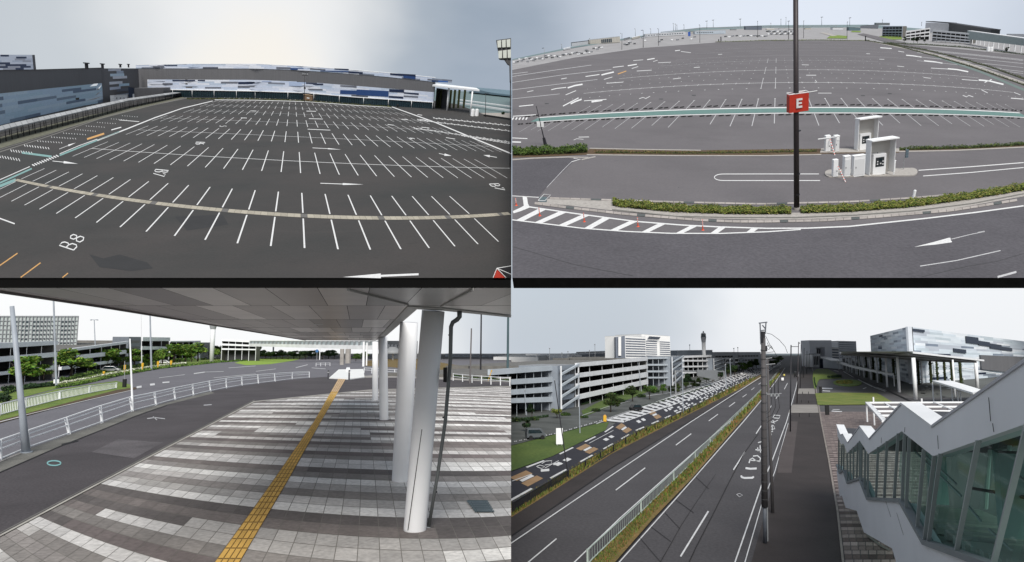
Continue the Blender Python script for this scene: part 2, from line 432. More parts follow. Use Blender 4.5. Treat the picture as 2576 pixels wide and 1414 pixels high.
# ======================= WEST LOT (upper left) =======================
v = TL
GL = {'B': [[(0, 0), (0, 1), (.6, 1), (.85, .88), (.85, .65), (.6, .53), (0, .53)], [(.6, .53), (1, .4), (1, .12), (.7, 0), (0, 0)]],
      '8': [[(.5, .53), (.1, .65), (.1, .9), (.5, 1), (.9, .9), (.9, .65), (.5, .53), (0, .38), (0, .1), (.5, 0), (1, .1), (1, .38), (.5, .53)]],
      '7': [[(0, .8), (0, 1), (1, 1), (.4, 0)]], '6': [[(.9, .95), (.4, 1), (0, .6), (0, .2), (.5, 0), (1, .2), (.9, .5), (.5, .58), (.05, .4)]],
      '5': [[(.9, 1), (.1, 1), (.05, .55), (.6, .6), (1, .35), (.8, .05), (.3, 0), (0, .12)]],
      'E': [[(1, 1), (0, 1), (0, 0), (1, 0)], [(0, .52), (.8, .52)]],
      'A': [[(0, 0), (.5, 1), (1, 0)], [(.2, .4), (.8, .4)]], 'F': [[(1, 1), (0, 1), (0, 0)], [(0, .5), (.8, .5)]], '4': [[(.8, 0), (.8, 1), (0, .3), (1, .3)]]}
def glyph(mb, view, ch, o, up, rt, w):
    for pl in GL[ch]:
        stroke(mb, view, [(o[0] + rt[0] * a + up[0] * b, o[1] + rt[1] * a + up[1] * b) for a, b in pl], w)
def arrow(mb, view, tail, neck, tip, w, hw, z=.02):
    stroke(mb, view, [tail, neck], w, w, z)
    dx, dy = tip[0] - neck[0], tip[1] - neck[1]; l = math.hypot(dx, dy); nx, ny = -dy / l * hw, dx / l * hw
    mb.poly([view.G(neck[0] + nx, neck[1] + ny, z), view.G(neck[0] - nx, neck[1] - ny, z), view.G(tip[0], tip[1], z)])
lot = struct(sheet('parking_lot', v, [(-300, 699), (1286.5, 699), (1286.5, 298), (1206, 283), (1150, 262), (900, 225), (400, 215), (-300, 250)], asph1))
def deck_edge(view, x0, x1):
    a, b = view.G(x0, 699, -.01), view.G(x1, 699, -.01); m = MB()
    a2, b2 = view.up(a, 725), view.up(b, 725)
    m.prism([a, b, b2, a2], view.e2 * (6 * UQ)); return struct(m.build('deck_edge', edgem))
deck_edge(v, -300, 1286.5)
struct(sheet('sea', v, [(1090, 226), (1190, 231), (1286.5, 241), (1286.5, 310), (1090, 275)], seam, z=-1.2))
h_ = MB()
hp = [(1178, 231), (1190, 227), (1205, 226.5), (1225, 231), (1250, 235), (1286.5, 239)]
hb = [v.G(x, plerp([(1178, 231.5), (1286.5, 243)], x)) for x, y in hp]; ht = [v.up(b, y) for b, (x, y) in zip(hb, hp)]
for i in range(len(hp) - 1):
    bk = v.e2 * (120 * UQ)
    h_.quad(hb[i], hb[i + 1], ht[i + 1], ht[i]); h_.quad(ht[i], ht[i + 1], hb[i + 1] + bk, hb[i] + bk)
struct(h_.build('far_hill', hillm))
# painted grid of the lot
lineL = [(-40, 470), (0, 454), (90, 415), (245, 354), (390, 297), (535, 254)]
lineR = [(986, 269), (1095, 308), (1206, 354), (1287, 387)]
st = MB()
P_ = 16.75
for r in range(0, 9):
    Yc = r * P_; xm, ym = mTL(0, Yc)
    if ym < 251: break
    cols = [c for c in range(-24, 40)]
    ok = []
    for c in cols:
        X = c * 2.5; x, y = mTL(X, Yc)
        if x < -60 or x > 1300: continue
        if y < plerp(lineL, x) + 3 and x < 540: continue
        if x > 975 and r > 1 and y < plerp(lineR, x) + 4: continue
        if x < plerp([(245, 100), (454, 20), (470, 0)], y) - 60: continue
        ok.append(c)
    if not ok: continue
    for c in ok:
        X = c * 2.5; wl = .13 if r < 2 else .14
        a, b = mTL(X, Yc - 5.1), mTL(X, Yc + 5.1)
        if max(a[0], b[0]) > 1284: continue
        if r == 0:
            mline(st, v, mTL, X, -5.2, X, -.55, wl); mline(st, v, mTL, X, .55, X, 5.2, wl)
        else: mline(st, v, mTL, X, Yc - 5.1, X, Yc + 5.1, wl, n=2)
    if r:
        x0, x1 = ok[0] * 2.5, ok[-1] * 2.5
        while mTL(x1, Yc)[0] > 1284: x1 -= 1
        mline(st, v, mTL, x0, Yc, x1, Yc, .16, n=40, z=.03)
st.build('stall_lines', paint, lot)
dr = MB(); X = -38.0; i = 0
while True:
    L = .6; x, y = mTL(X + L, 0)
    if x > 1284: break
    if mTL(X, 0)[0] > 38:
        k = random.uniform(.85, 1.1); dk = (i % 12 == 3)
        c = (.13, .125, .12) if dk else (.36 * k, .33 * k, .27 * k)
        q = [(X, -.34), (X + L * .97, -.34), (X + L * .97, .34), (X, .34)]
        dr.quad(*[v.G(*mTL(*p), .035) for p in q], c)
    X += L; i += 1
concv = mat('concrete_blocks', (1, 1, 1), .85, .2, .8, vcol=True)
dr.build('drain_channel', concv, lot)
mk = MB()
arrow(mk, v, (806, 461), (862, 463), (915, 464), 1.6, 2.4); arrow(mk, v, (1053, 690), (958, 694), (862, 697), 5, 6)
arrow(mk, v, (132, 405), (160, 408), (196, 412), 1.5, 3); arrow(mk, v, (786, 372), (825, 374), (859, 376.5), 1.2, 1.4)
arrow(mk, v, (149, 375), (172, 366), (191, 359), 1, 2.2); arrow(mk, v, (1104, 386), (1118, 389), (1136, 392), 1.2, 3)
arrow(mk, v, (1250, 396), (1232, 393), (1216, 390), 1.5, 3)
stroke(mk, v, [(-10, 546), (37, 563)], 3)
stroke(mk, v, [(280, 327), (305, 320)], 2.4)
for a, b in [((300, 302), (350, 306)), ((777, 298.5), (812, 299.5)), ((774, 325), (831, 327.5)), ((1010, 300), (1026, 301)), ((975, 313), (990, 315)), ((1055, 300), (1078, 303)), ((1060, 320), (1080, 322)), ((1122, 346), (1145, 350)), ((1050, 288), (1062, 290)), ((606, 296.5), (621, 297)), ((632, 279), (645, 279.5)), ((771, 279.5), (795, 280)), ((540, 251), (640, 252)), ((640, 252), (769, 255.5)), ((769, 255.5), (894, 265)), ((894, 265), (985, 270))]: stroke(mk, v, [a, b], 1.3)
stroke(mk, v, lineR, 1.8, 3.2); stroke(mk, v, [(245, 353.5), (320, 324), (390, 296), (460, 272), (535, 254)], 3.0, 1.6)
stroke(mk, v, [(-60, 478), (0, 452), (75, 419)], 1.8); stroke(mk, v, [(150, 387), (200, 366), (245, 350)], 1.5)
for i in range(11):
    t = i / 10.5; x = lerp(84, 147, t); y = lerp(415.5, 391, t); stroke(mk, v, [(x - 3.5, y - 1.8), (x + 3.5, y + 1.8)], 2.6)
for (x0, y0, x1, y1, n, l) in [(28, 379, 80, 385, 9, 6), (62, 366, 122, 373, 10, 5), (0, 394, 48, 402, 8, 7), (95, 355, 155, 359, 10, 3.5), (130, 345, 190, 349, 10, 3), (160, 335, 215, 339, 9, 2.5), (190, 326, 240, 330, 9, 2.2), (217, 317, 262, 320, 8, 2), (245, 308, 290, 311, 8, 1.8), (280, 299, 318, 302, 7, 1.6), (308, 291, 345, 294, 7, 1.5)]:
    for i in range(n):
        t = i / (n - 1); x = lerp(x0, x1, t); y = lerp(y0, y1, t); stroke(mk, v, [(x - l * .25, y - l * .5), (x + l * .3, y + l * .5)], 1.1 if l < 4 else 1.6)
for (x0, y0, x1, y1) in [(1050, 302, 1288, 330), (1040, 322, 1288, 358), (1090, 297, 1288, 316), (1160, 341, 1288, 362)]:
    stroke(mk, v, [(x0, y0), (x1 - 2, y1)], 1)
    for i in range(14):
        t = i / 14; x = lerp(x0, x1, t) + 4; y = lerp(y0, y1, t); stroke(mk, v, [(x - 5, y - 2.5), (x + 6, y + 3)], .8)
glyph(mk, v, 'B', (185, 629), (-36, -12), (11.5, -11.5), 2.8); glyph(mk, v, '8', (204, 610), (-31, -11), (10, -11.5), 2.8)
glyph(mk, v, 'B', (392, 426), (32, 3), (-4, 5.5), 1.9); glyph(mk, v, '7', (387, 433.5), (29, 4), (-3, 6.5), 1.7)
glyph(mk, v, 'B', (1231, 463), (23, -1), (6, 6), 1.7); glyph(mk, v, '7', (1243, 470.5), (24, 2.5), (3.5, 5), 1.6)
glyph(mk, v, 'B', (494, 357), (22, 1), (-2, 2.5), 1.1); glyph(mk, v, '6', (492, 360), (22, 1), (-2, 3), 1.1)
glyph(mk, v, '6', (1028, 347), (14, 1), (2, 2.2), 1.1); glyph(mk, v, '5', (553, 316), (17, 1), (-1.5, 2.2), .9)
mk.build('painted_marks', paint, lot)
og = MB()
for a, b in [((-12, 676), (44, 637)), ((52, 702 - 4), (102, 661)), ((157, 698.5), (171, 687))]: stroke(og, v, [a, b], 2.8)
stroke(og, v, [(219, 350), (262, 336)], 4.5); og.build('orange_lines', painto, lot)
tl = MB()
stroke(tl, v, [(-60, 484), (0, 460), (80, 424)], 4); stroke(tl, v, [(150, 391), (232, 358), (300, 331)], 4, 2.5); stroke(tl, v, [(55, 384), (130, 394)], 5)
stroke(tl, v, [(-30, 480), (40, 452)], 7)
tl.build('teal_lines', paintt, lot, )
kb = MB(); stroke(kb, v, [(-80, 405), (0, 382), (92, 353), (250, 299), (360, 270), (470, 247)], 2.5, 1.2)
stroke(kb, v, [(-80, 398), (0, 376), (92, 348), (250, 295), (470, 245)], 1.4, .8)
kb.build('kerb', concd, lot)
pt = MB()
for pg in [[(225, 640), (260, 650), (300, 640), (370, 660), (385, 675), (330, 682), (250, 672)], [(440, 545), (560, 540), (575, 565), (470, 580)]]:
    pt.poly([v.G(x, y, .012) for x, y in pg])
pt.build('asphalt_patches', mat('dark_asphalt_patch', (.029, .029, .030), .85, .1, .1), lot)
# ---- exhibition hall ----
LIGHTS = [(.52, .57, .68), (.58, .62, .71), (.46, .53, .66), (.64, .67, .74), (.50, .56, .68), (.42, .49, .60)]
def pal(R, dk=.16, bl=.10): 
    q = R.random()
    if q < dk: return R.choice([(.10, .11, .14), (.14, .16, .20), (.18, .20, .25)])
    if q < dk + bl: return R.choice([(.012, .03, .085), (.02, .07, .22), (.01, .016, .05)])
    return R.choice(LIGHTS)
def facade(view, root, name, base, ylo, yhi, rows, run, palf, seed, m=cladv, proud=.05, x0=None, x1=None):
    """cladding band: rows of long panels on the wall standing on the base curve"""
    R = random.Random(seed); mb = MB(); x0 = base[0][0] if x0 is None else x0; x1 = base[-1][0] if x1 is None else x1
    for r in range(rows):
        x = x0 - R.uniform(0, run)
        while x < x1:
            l = run * R.choice([.8, 1, 1, 1, 1.2]); a, b = max(x, x0), min(x + l, x1); x += l
            if b - a < .5: continue
            c = palf(R); n = max(1, int((b - a) / 22))
            for i in range(n):
                xa, xb = lerp(a, b, i / n), lerp(a, b, (i + 1) / n); q = []
                for xx, s_ in ((xa, 0), (xb, 0), (xb, 1), (xa, 1)):
                    P = view.G(xx, plerp(base, xx)); t = (r + s_) / rows
                    q.append(view.up(P, lerp(plerp(ylo, xx), plerp(yhi, xx), t)) - view.e2 * proud * view.q)
                mb.quad(*q, c)
    return mb.build(name, m, root)
def curtain(view, root, name, base, ylo, yhi, m, back=30, n=24, x0=None, x1=None, off=0.0):
    """solid wall block standing on a base curve"""
    mb = MB(); x0 = base[0][0] if x0 is None else x0; x1 = base[-1][0] if x1 is None else x1; bk = view.e2 * back * view.q
    lo = []; hi = []
    for i in range(n + 1):
        x = lerp(x0, x1, i / n); P = view.G(x, plerp(base, x)); lo.append(view.up(P, plerp(ylo, x)) + view.e2 * off * view.q); hi.append(view.up(P, plerp(yhi, x)) + view.e2 * off * view.q)
    for i in range(n):
        mb.quad(lo[i], lo[i + 1], hi[i + 1], hi[i]); mb.quad(hi[i], hi[i + 1], hi[i + 1] + bk, hi[i] + bk)
    mb.quad(lo[0], hi[0], hi[0] + bk, lo[0] + bk); mb.quad(lo[-1], hi[-1], hi[-1] + bk, lo[-1] + bk)
    return mb.build(name, m, root)
base = [(405, 243), (483, 245), (643, 246.5), (763, 251), (894, 261), (969, 266), (1089, 274)]
glz = [(405, 225), (483, 226), (643, 229), (763, 233), (894, 244), (1089, 257)]
lct = [(348, 200), (373, 200), (643, 201), (769, 206), (894, 216), (1089, 232)]
gwt = [(347, 172), (643, 172.5), (804, 179), (976, 194), (1089, 206)]
uct = [(260, 171), (335, 164), (483, 161), (643, 161), (804, 169), (976, 184), (1131, 200)]
hall = thing('exhibition_hall', 'long curved exhibition hall with blue and white cladding strips behind the west car park', 'building', v, v.G(643, 246.5))
b2 = [(346, 243)] + base
curtain(v, hall, 'wall', b2, b2, [(x, plerp(gwt, x)) for x, _ in b2], greyw, 3, 30)
facade(v, hall, 'lower_cladding', b2, [(x, plerp(glz, x)) for x, _ in b2], [(x, plerp(lct, x)) for x, _ in b2], 6, 42, lambda R: pal(R, .03, .0), 11, proud=.35, x0=373)
facade(v, hall, 'upper_cladding', b2, [(x, plerp(gwt, x)) for x, _ in b2], [(x, plerp(uct, x)) for x, _ in b2], 3, 38, lambda R: pal(R, .04, .0), 5, proud=.3)
ur = [(1081, 274), (1131, 276)]
facade(v, hall, 'corner_cladding', ur, [(1081, 206), (1131, 208)], [(1081, 197), (1131, 201)], 2, 30, lambda R: pal(R, .2, .4), 9, proud=.3)
NV, NB, DG = (.010, .020, .055), (.02, .055, .17), (.13, .14, .17)
def hpanels(root, bs, rows, name):
    for (x0, x1, a0, b0, a1_, b1_, c) in rows:
        mb = MB()
        q = [v.up(v.G(x, plerp(bs, x)), y) - v.e2 * (.6 * UQ) for x, y in ((x0, b0), (x1, b1_), (x1, a1_), (x0, a0))]; mb.prism(q, v.e2 * (.2 * UQ), c); mb.build(name, cladv, root)
hpanels(hall, b2, [(770, 812, 209, 213, 210.5, 214, NV), (855, 896, 226.5, 236, 228, 238, NB), (896, 976, 225, 239, 229, 243.5, NB), (977, 1014, 224, 231, 225.5, 233, NV), (1014, 1051, 232, 235, 234.5, 238.5, NV), (977, 1013, 241, 245.5, 243, 248, NV), (769, 811, 223, 226, 224, 227.5, DG), (855, 895, 214, 217.5, 216, 220, DG), (1014, 1050, 240, 243, 242, 245.5, DG), (436, 477, 201, 204, 201, 204, NV), (477, 517, 201, 204, 201, 204, NV), (600, 641, 206, 211.5, 206, 211.5, NV), (400, 436, 209, 212.5, 209, 213, DG), (557, 599, 205.5, 209.5, 205.5, 209.5, DG), (517, 557, 219, 222, 219, 222, DG), (599, 641, 215.5, 220.5, 215.5, 220.5, DG), (643, 683, 204, 206, 204, 206.5, (.3, .36, .5)), (727, 769, 206, 216, 207, 217, (.36, .44, .6))], 'dark_panel')
hpanels(hall, b2, [(730, 766, 171, 175.5, 172, 176.5, NB), (695, 730, 168.5, 173, 169.5, 174, DG), (839, 874, 172, 174.5, 173.5, 176.5, NV), (804, 874, 177.5, 179, 179, 182, NB), (874, 909, 179, 183.5, 181.5, 186, NV), (977, 1040, 184, 188, 187.5, 194, NV), (1010, 1040, 190, 196, 193, 199, NB), (389, 417, 164.5, 169.5, 164.5, 169.5, DG), (417, 449, 163.5, 165.5, 163.5, 165.5, NV), (1070, 1088, 198, 201, 200, 203, DG)], 'dark_panel')
curtain(v, hall, 'roof_edge', b2, [(x, plerp(uct, x) + .3) for x, _ in b2], [(x, plerp(uct, x) - .8) for x, _ in b2], white, 3, 30, off=-.4)
curtain(v, hall, 'ground_floor_glazing', b2, [(x, plerp(base, x)) for x, _ in b2], [(x, plerp(glz, x)) for x, _ in b2], glassd, 2, 30, off=-.2, x0=405)
curtain(v, hall, 'glazing_head', b2, [(x, plerp(glz, x) + 1) for x, _ in b2], [(x, plerp(glz, x) - .8) for x, _ in b2], white, 1, 30, off=-.9, x0=405)
for x in (436, 485, 540, 596, 643, 725, 790, 854, 915, 977, 1035, 1088):
    P = v.G(x, plerp(base, x), 0) - v.e2 * (1.0 * UQ); MB().tube([P, v.up(P, plerp(glz, x))], .16 * UQ, 6).build('post', white, hall, True)
mm = MB()
for i in range(150):
    x = lerp(410, 1085, i / 149); P = v.G(x, plerp(base, x)) - v.e2 * (.35 * UQ); mm.tube([P, v.up(P, plerp(glz, x) + 1)], .05 * UQ, 4, col=(.05, .12, .14))
mm.build('glazing_bars', cladv, hall)
# west wing
wb = [(-120, 345), (0, 315), (100, 291), (200, 268), (300, 250), (346, 244)]
wsplit = [(-120, 252), (0, 236), (130, 222), (258.95, 209), (259.05, 172), (346, 172)]
wing = thing('hall_wing', 'low west wing of the hall with pale blue strip cladding under a dark grey wall', 'building', v, v.G(100, 291))
curtain(v, wing, 'grey_wall', wb, wsplit, [(-120, 178), (91, 175), (260, 170), (346, 170)], greyw, 3, 40, x1=258.9, off=.5)
BL_ = lambda R: R.choice([(.17, .23, .32), (.24, .31, .40)]) if R.random() < .16 else R.choice([(.46, .62, .74), (.52, .66, .78), (.56, .69, .80), (.49, .63, .77)])
facade(v, wing, 'cladding', wb, wb, wsplit, 9, 48, BL_, 21, x1=259)
facade(v, wing, 'cladding', wb, wb, [(x, 172) for x, _ in wb], 12, 40, lambda R: BL_(R) if R.random() < .5 else pal(R, .1, .06), 23, x0=259)
curtain(v, wing, 'side_wall', wb, wb, [(x, 172.5) for x, _ in wb], greyw, 3, 6, x0=259, off=.6)
tb = [(-120, 240), (91, 240)]
facade(v, wing, 'roof_tower_cladding', tb, [(-120, 178), (91, 175)], [(-120, 137), (91, 138)], 8, 26, lambda R: (.02, .03, .06) if R.random() < .22 else R.choice([(.24, .28, .36), (.3, .34, .42), (.18, .2, .25)]), 31)
curtain(v, wing, 'roof_tower', tb, [(-120, 178), (91, 175)], [(-120, 137), (91, 138)], greyw, 3, 3, off=.3)
for (x0, x1, y0, y1) in [(201, 240, 258, 264), (245, 251, 250, 256), (262, 272, 248, 253), (239, 243, 240, 245), (191, 203, 246, 251)]:
    P0, P1 = v.G(x0, plerp(wb, x0)), v.G(x1, plerp(wb, x1)); q = [v.up(P0, y1 + (.5)), v.up(P1, y1 - .5), v.up(P1, y0 - .5), v.up(P0, y0 + .5)]
    MB().prism([p - v.e2 * (.3 * UQ) for p in q], v.e2 * (.2 * UQ)).build('window', glassd, wing)
bx = thing('plant_room', 'plain dark grey plant room between west wing and hall', 'building', v, v.G(375, 250))
curtain(v, bx, 'wall', [(338, 250), (412, 246)], [(338, 250), (412, 246)], [(338, 222), (412, 221)], greyw, 12, 2)
curtain(v, bx, 'side_panel', [(325, 252), (338, 250)], [(325, 250), (338, 250)], [(325, 219), (338, 222)], mat('navy_panel', (.02, .035, .07), .5), 2, 2, off=-.3)
ct = thing('site_cabin', 'white cabin with a row of black round vents beside the plant room', 'cabin', v, v.G(303, 257))
curtain(v, ct, 'body', [(278, 258), (330, 251)], [(278, 257), (330, 250)], [(278, 240), (330, 237)], white, 5, 2)
for x in (284, 294, 303, 312, 321):
    P = v.G(x, plerp([(278, 258), (330, 251)], x)); a = v.up(P, 247) - v.e2 * (.15 * UQ)
    MB().tube([a, a - v.e2 * (.2 * UQ)], .55 * UQ, 10).build('vent', black, ct)
for i, (x, y0, y1) in enumerate([(203, 160, 173), (244, 162, 171), (290, 163, 169), (311, 163, 169)]):
    Pb = v.G(x, plerp(wb, x)) + v.e2 * (10 * UQ); a = v.up(Pb, y1 + 1); b = v.up(Pb, y0)
    o = thing('roof_vent', ['largest dark roof vent, nearest the cladded roof tower', 'dark roof vent second from the roof tower', 'small roof vent above the joint of wing and hall', 'small roof vent just right of the wing joint'][i], 'vent', v, a, group='roof vents')
    MB().tube([a, b], UQ * 1.1 * (1 - i * .15), 8).build('stack', dark, o); MB().tube([b, b + v.u * (.6 * UQ)], UQ * 2.0 * (1 - i * .15), 8).build('cap', dark, o)
# covered walkway
wf = [(-30, 369), (24, 353), (225, 300), (325, 272.5), (462, 243)]; wr = [(-30, 342), (24, 325.5), (225, 278), (325, 254.5), (462, 233.5)]
cw = thing('covered_walkway', 'long flat roofed walkway on thin dark posts beside the west car park', 'walkway', v, v.G(225, 300))
rf = MB(); nn = 46; prev = None; pts_ = []
for i in range(nn + 1):
    t = 1 - (1 - i / nn) ** 1.0; q = 1 / lerp(1 / 1.0, 1 / .42, i / nn); x = lerp(-30, 462, (1 - q) / .58) if False else lerp(-30, 462, 1 - (1 - i / nn) ** 1.45)
    P = v.G(x, plerp(wf, x)); T = v.up(P, plerp(wr, x)); k = depth(P) / F; Bk = v.G(x - 6, plerp(wf, x) - plerp([(-30, 12), (462, 3)], x)); TB = Bk + (T - P)
    pts_.append((P, T, TB, Bk))
for i in range(nn):
    a, b = pts_[i], pts_[i + 1]; s_ = (b[1] - a[1]) * .03; k = random.uniform(.8, 1.15); c = (.33 * k, .34 * k, .35 * k)
    rf.prism([a[1] + s_, b[1] - s_, b[2] - s_, a[2] + s_], v.u * (.5 * UQ), c)
rf.build('roof', cladv, cw)
for i in range(0, nn + 1):
    P, T, TB, Bk = pts_[i]; r_ = .17 * UQ
    MB().tube([P, T], r_, 5).build('post', dark, cw, True)
    if i % 2 == 0: MB().tube([Bk, TB], r_, 5).build('post', dark, cw, True)
rl = MB(); rl.tube([a[0] + v.u * (2.2 * UQ) for a in pts_], .08 * UQ, 4); rl.tube([a[3] + v.u * (1.6 * UQ) for a in pts_], .08 * UQ, 4); rl.build('rail', dark, cw)
struct(sheet('verge', v, [(-80, 398), (24, 366), (225, 306), (462, 246), (462, 240), (225, 290), (24, 338), (-80, 366)], mat('grey_gravel', (.12, .12, .09), .9, .3, .3), z=.01))
# hedge under the hall
hedge('hedge', v, [(470, 250), (643, 251), (763, 255), (894, 264.5), (985, 270)], 2, 2.6, 'thin dark planting strip at the foot of the hall glazing', n=1500, cols=[(.05, .06, .015), (.12, .12, .03), (.02, .03, .01)], lsize=1.0)
for i, (x0, x1, y0, y1) in enumerate([(764, 786, 239, 253), (923, 945, 249, 263)]):
    P = v.G(x0, y1); k = depth(P) / F; wd = (x1 - x0) * k; hh = v.top(P, y0)
    o = thing('delivery_crate', ['brown timber crate by the hall beside the light mast', 'brown timber crate by the hall, right of the other one'][i], 'crate', v, P, group='crates against the hall')
    MB().cb(0, wd, 0, wd * .6, 0, hh).build('body', brownm, o, bevel=.3)
    MB().cb(-.9, wd + .9, -.9, wd * .6 + .9, hh, hh + 1.5).build('lid', mat('crate_lid', (.24, .17, .11), .8), o)
    MB().cb(wd * .35, wd * .65, -.36, -.06, hh * .45, hh * .65).build('label_plate', paint, o)
o, P, T, k = pole(v, 'light_mast', 'tall thin light mast with a cross arm, in front of the hall middle', 'lamp post', 766, 256, 766, 190, .9, .55, dark, 'car park light masts')
MB().tube([T - v.e1 * 6 * k, T + v.e1 * 8 * k], .6 * k, 5).build('cross_arm', dark, o)
MB().cb(-1.7 * k, 1.7 * k, -1.7 * k, 1.7 * k, 31 * k, 36 * k).build('control_box', dark, o)
for s_ in (-5, 0, 6): MB().cb((s_ - 1.5) * k, (s_ + 1.5) * k, -1 * k, 1 * k, 66.5 * k, 69 * k).build('lamp_head', greym, o)
o, P, T, k = pole(v, 'light_mast', 'thin light mast by the seawall at the east end of the lot', 'lamp post', 1221, 294, 1222, 235, .8, .5, dark, 'car park light masts')
MB().tube([T - v.e1 * 3 * k, T + v.e1 * 8 * k], .6 * k, 5).build('cross_arm', dark, o)
# entrance canopy
en = thing('entrance_canopy', 'white flat entrance canopy on tall white columns at the end of the hall', 'canopy', v, v.G(1140, 283))
P0 = v.G(1083, 276); P1 = v.G(1200, 290)
a, b = v.up(P0, 217), v.up(P1, 230); bk = v.e2 * (26 * UQ)
MB().prism([a, b, b + bk - v.e1 * (3 * UQ), a + bk], v.u * (.9 * UQ)).build('roof', white, en)
for (x, y0, y1, r) in [(1089.5, 272, 218, 1.0), (1124.5, 279, 222, 2.2), (1183, 289, 230, 1.8)]:
    P = v.G(x, y0); k = depth(P) / F; MB().tube([P, v.up(P, y1)], r * k, 10).build('column', white, en, True)
MB().prism([v.G(1094, 271), v.G(1122, 272), v.up(v.G(1122, 272), 226), v.up(v.G(1094, 271), 222)], v.e2 * (4 * UQ)).build('back_wall', mat('dark_wall_panel', (.07, .075, .085), .6, .1), en)  # the back wall is a dark grey block
for i, x in enumerate((1099, 1106, 1131, 1141, 1152, 1166)):
    P = v.G(x, 272); k = depth(P) / F
    o = thing('planted_column', '%s dark climber covered column from the left under the entrance canopy' % ordw(i + 1), 'planter', v, P, group='planted columns of the west entrance')
    m_ = MB().tube([P, v.up(P, 262), v.up(P, 250), v.up(P, 226)], 2.6 * k, 8, 2.9 * k); m_.build('foliage', mat_core, o)
for i, x in enumerate((1188.5, 1199)):
    P = v.G(x, 292); k = depth(P) / F
    o = thing('water_tank', ['white rounded tank beside the canopy, the left one of two', 'white rounded tank nearest the sea light mast'][i], 'tank', v, P, s=k, group='white tanks')
    MB().tube([(0, 0, 0), (0, 0, 14), (0, 0, 16.5)], 5, 12, 4.6).build('shell', white, o); MB().tube([(0, 0, 16.5), (0, 0, 18)], 3, 10, 1).build('lid', whited, o)
sw = MB(); 
for (pts2, hh) in [([(1150, 252), (1286, 270)], 2.2), ([(1156, 261), (1286, 281)], 3)]:
    a, b = v.G(*pts2[0]), v.G(*pts2[1]); sw.prism([a, b, b + v.u * hh, a + v.u * hh], v.e2 * (3 * UQ))
o = sw.build('seawall', whited); tag(o, 'long pale seawall running along the water behind the lot', 'wall')
struct(sheet('pavement', v, [(1206, 284), (1286.5, 284), (1286.5, 300), (1226, 291)], concr, z=.02))
a, b = v.G(1216, 292), v.G(1286, 302.5); o = MB().prism([a, b, b + v.u * (.9 * UQ), a + v.u * (.9 * UQ)], v.e2 * (1.2 * UQ)).build('low_wall', black); tag(o, 'low black wall at the edge of the paved terrace by the sea', 'wall')
P = v.G(1265, 288); o = thing('bush', 'round dark bush on the paved terrace by the sea', 'bush', v, P, s=depth(P) / F)
c = MB(); leafball(c, [(0, 0, 3.5, 4.5, 4, 3.2), (2, 0, 5, 3, 3, 2.5)], 300, .7, DGREEN, seed=4); c.build('leaves', leafm, o); MB().tube([(0, 0, 0), (0, 0, 3)], .6, 5).build('stem', barkm, o)
P = v.G(1000, 270); k = depth(P) / F; o = thing('litter_bin', 'small black litter bin standing at the lot edge before the hall', 'bin', v, P, s=k)
MB().tube([(0, 0, 0), (0, 0, 7)], 2.2, 10, 2.4).build('body', black, o); MB().tube([(0, 0, 7), (0, 0, 8)], 2.6, 10, 1.2).build('lid', dark, o)
# floodlight on the right
P = v.G(1283.2, 420); T = v.up(P, 150); k = depth(P) / F
fl = thing('floodlight_mast', 'dark floodlight mast with six square lamps at the edge of the west lot', 'floodlight', v, P)
MB().tube([P, D(1284.3, 200, depth(v.up(P, 200)))], 1.3 * k, 8).build('pole', dark, fl, True)
def dq(pts3, d): return [D(x, y, d) for x, y in pts3]
dF = depth(T); n_ = V((0, 1.2, .2)) * UQ
MB().prism(dq([(1248, 101), (1285.5, 96), (1285.5, 150), (1256, 148)], dF), n_).build('frame', dark, fl)
MB().prism(dq([(1268, 148), (1285, 148), (1285.3, 205), (1282, 205), (1281, 163), (1276, 160)], dF), n_).build('bracket', dark, fl)
for r, (ya, yb) in enumerate(((101, 119), (127, 146))):
    for c_ in range(3):
        xa = 1251 + c_ * 11.6 + r * 2.5; xb = min(xa + 9.6, 1285.3)
        MB().prism(dq([(xa, ya + 1.5 - c_ * 1.4), (xb, ya - c_ * 1.4), (xb, yb - c_ * .5), (xa + .8, yb + .5 - c_ * .5)], dF - .6 * UQ), V((0, .5, 0)) * UQ).build('lamp', mat('lamp_glass', (.42, .44, .40), .3, .05) if r + c_ == 0 else bpy.data.materials['lamp_glass'], fl)
# red sign box in the corner
sg = thing('sign_box', 'corner of a red sign box with white frame at the bottom of the west lot', 'sign', v, v.G(1262, 698.5))
d1 = depth(v.G(1262, 698.5)) - .6 * UQ
MB().prism(dq([(1240.5, 698.8), (1244, 685), (1250, 675), (1271, 698.8)], d1), V((0, .5, 0)) * UQ).build('red_panel', redm, sg)
MB().prism(dq([(1252, 675), (1286, 670), (1286, 698.8), (1273, 698.8)], d1 + .6 * UQ), V((0, .4, 0)) * UQ).build('back_panel', dark, sg)
f_ = MB()
for a, b in [((1250, 675), (1286, 669)), ((1250, 675), (1273, 698.5)), ((1250, 675), (1286, 690)), ((1250, 675), (1240.5, 698.5))]: f_.tube([D(*a, d1 - .1 * UQ), D(*b, d1 - .1 * UQ)], .9 * d1 / F, 6)
f_.build('frame', white, sg)
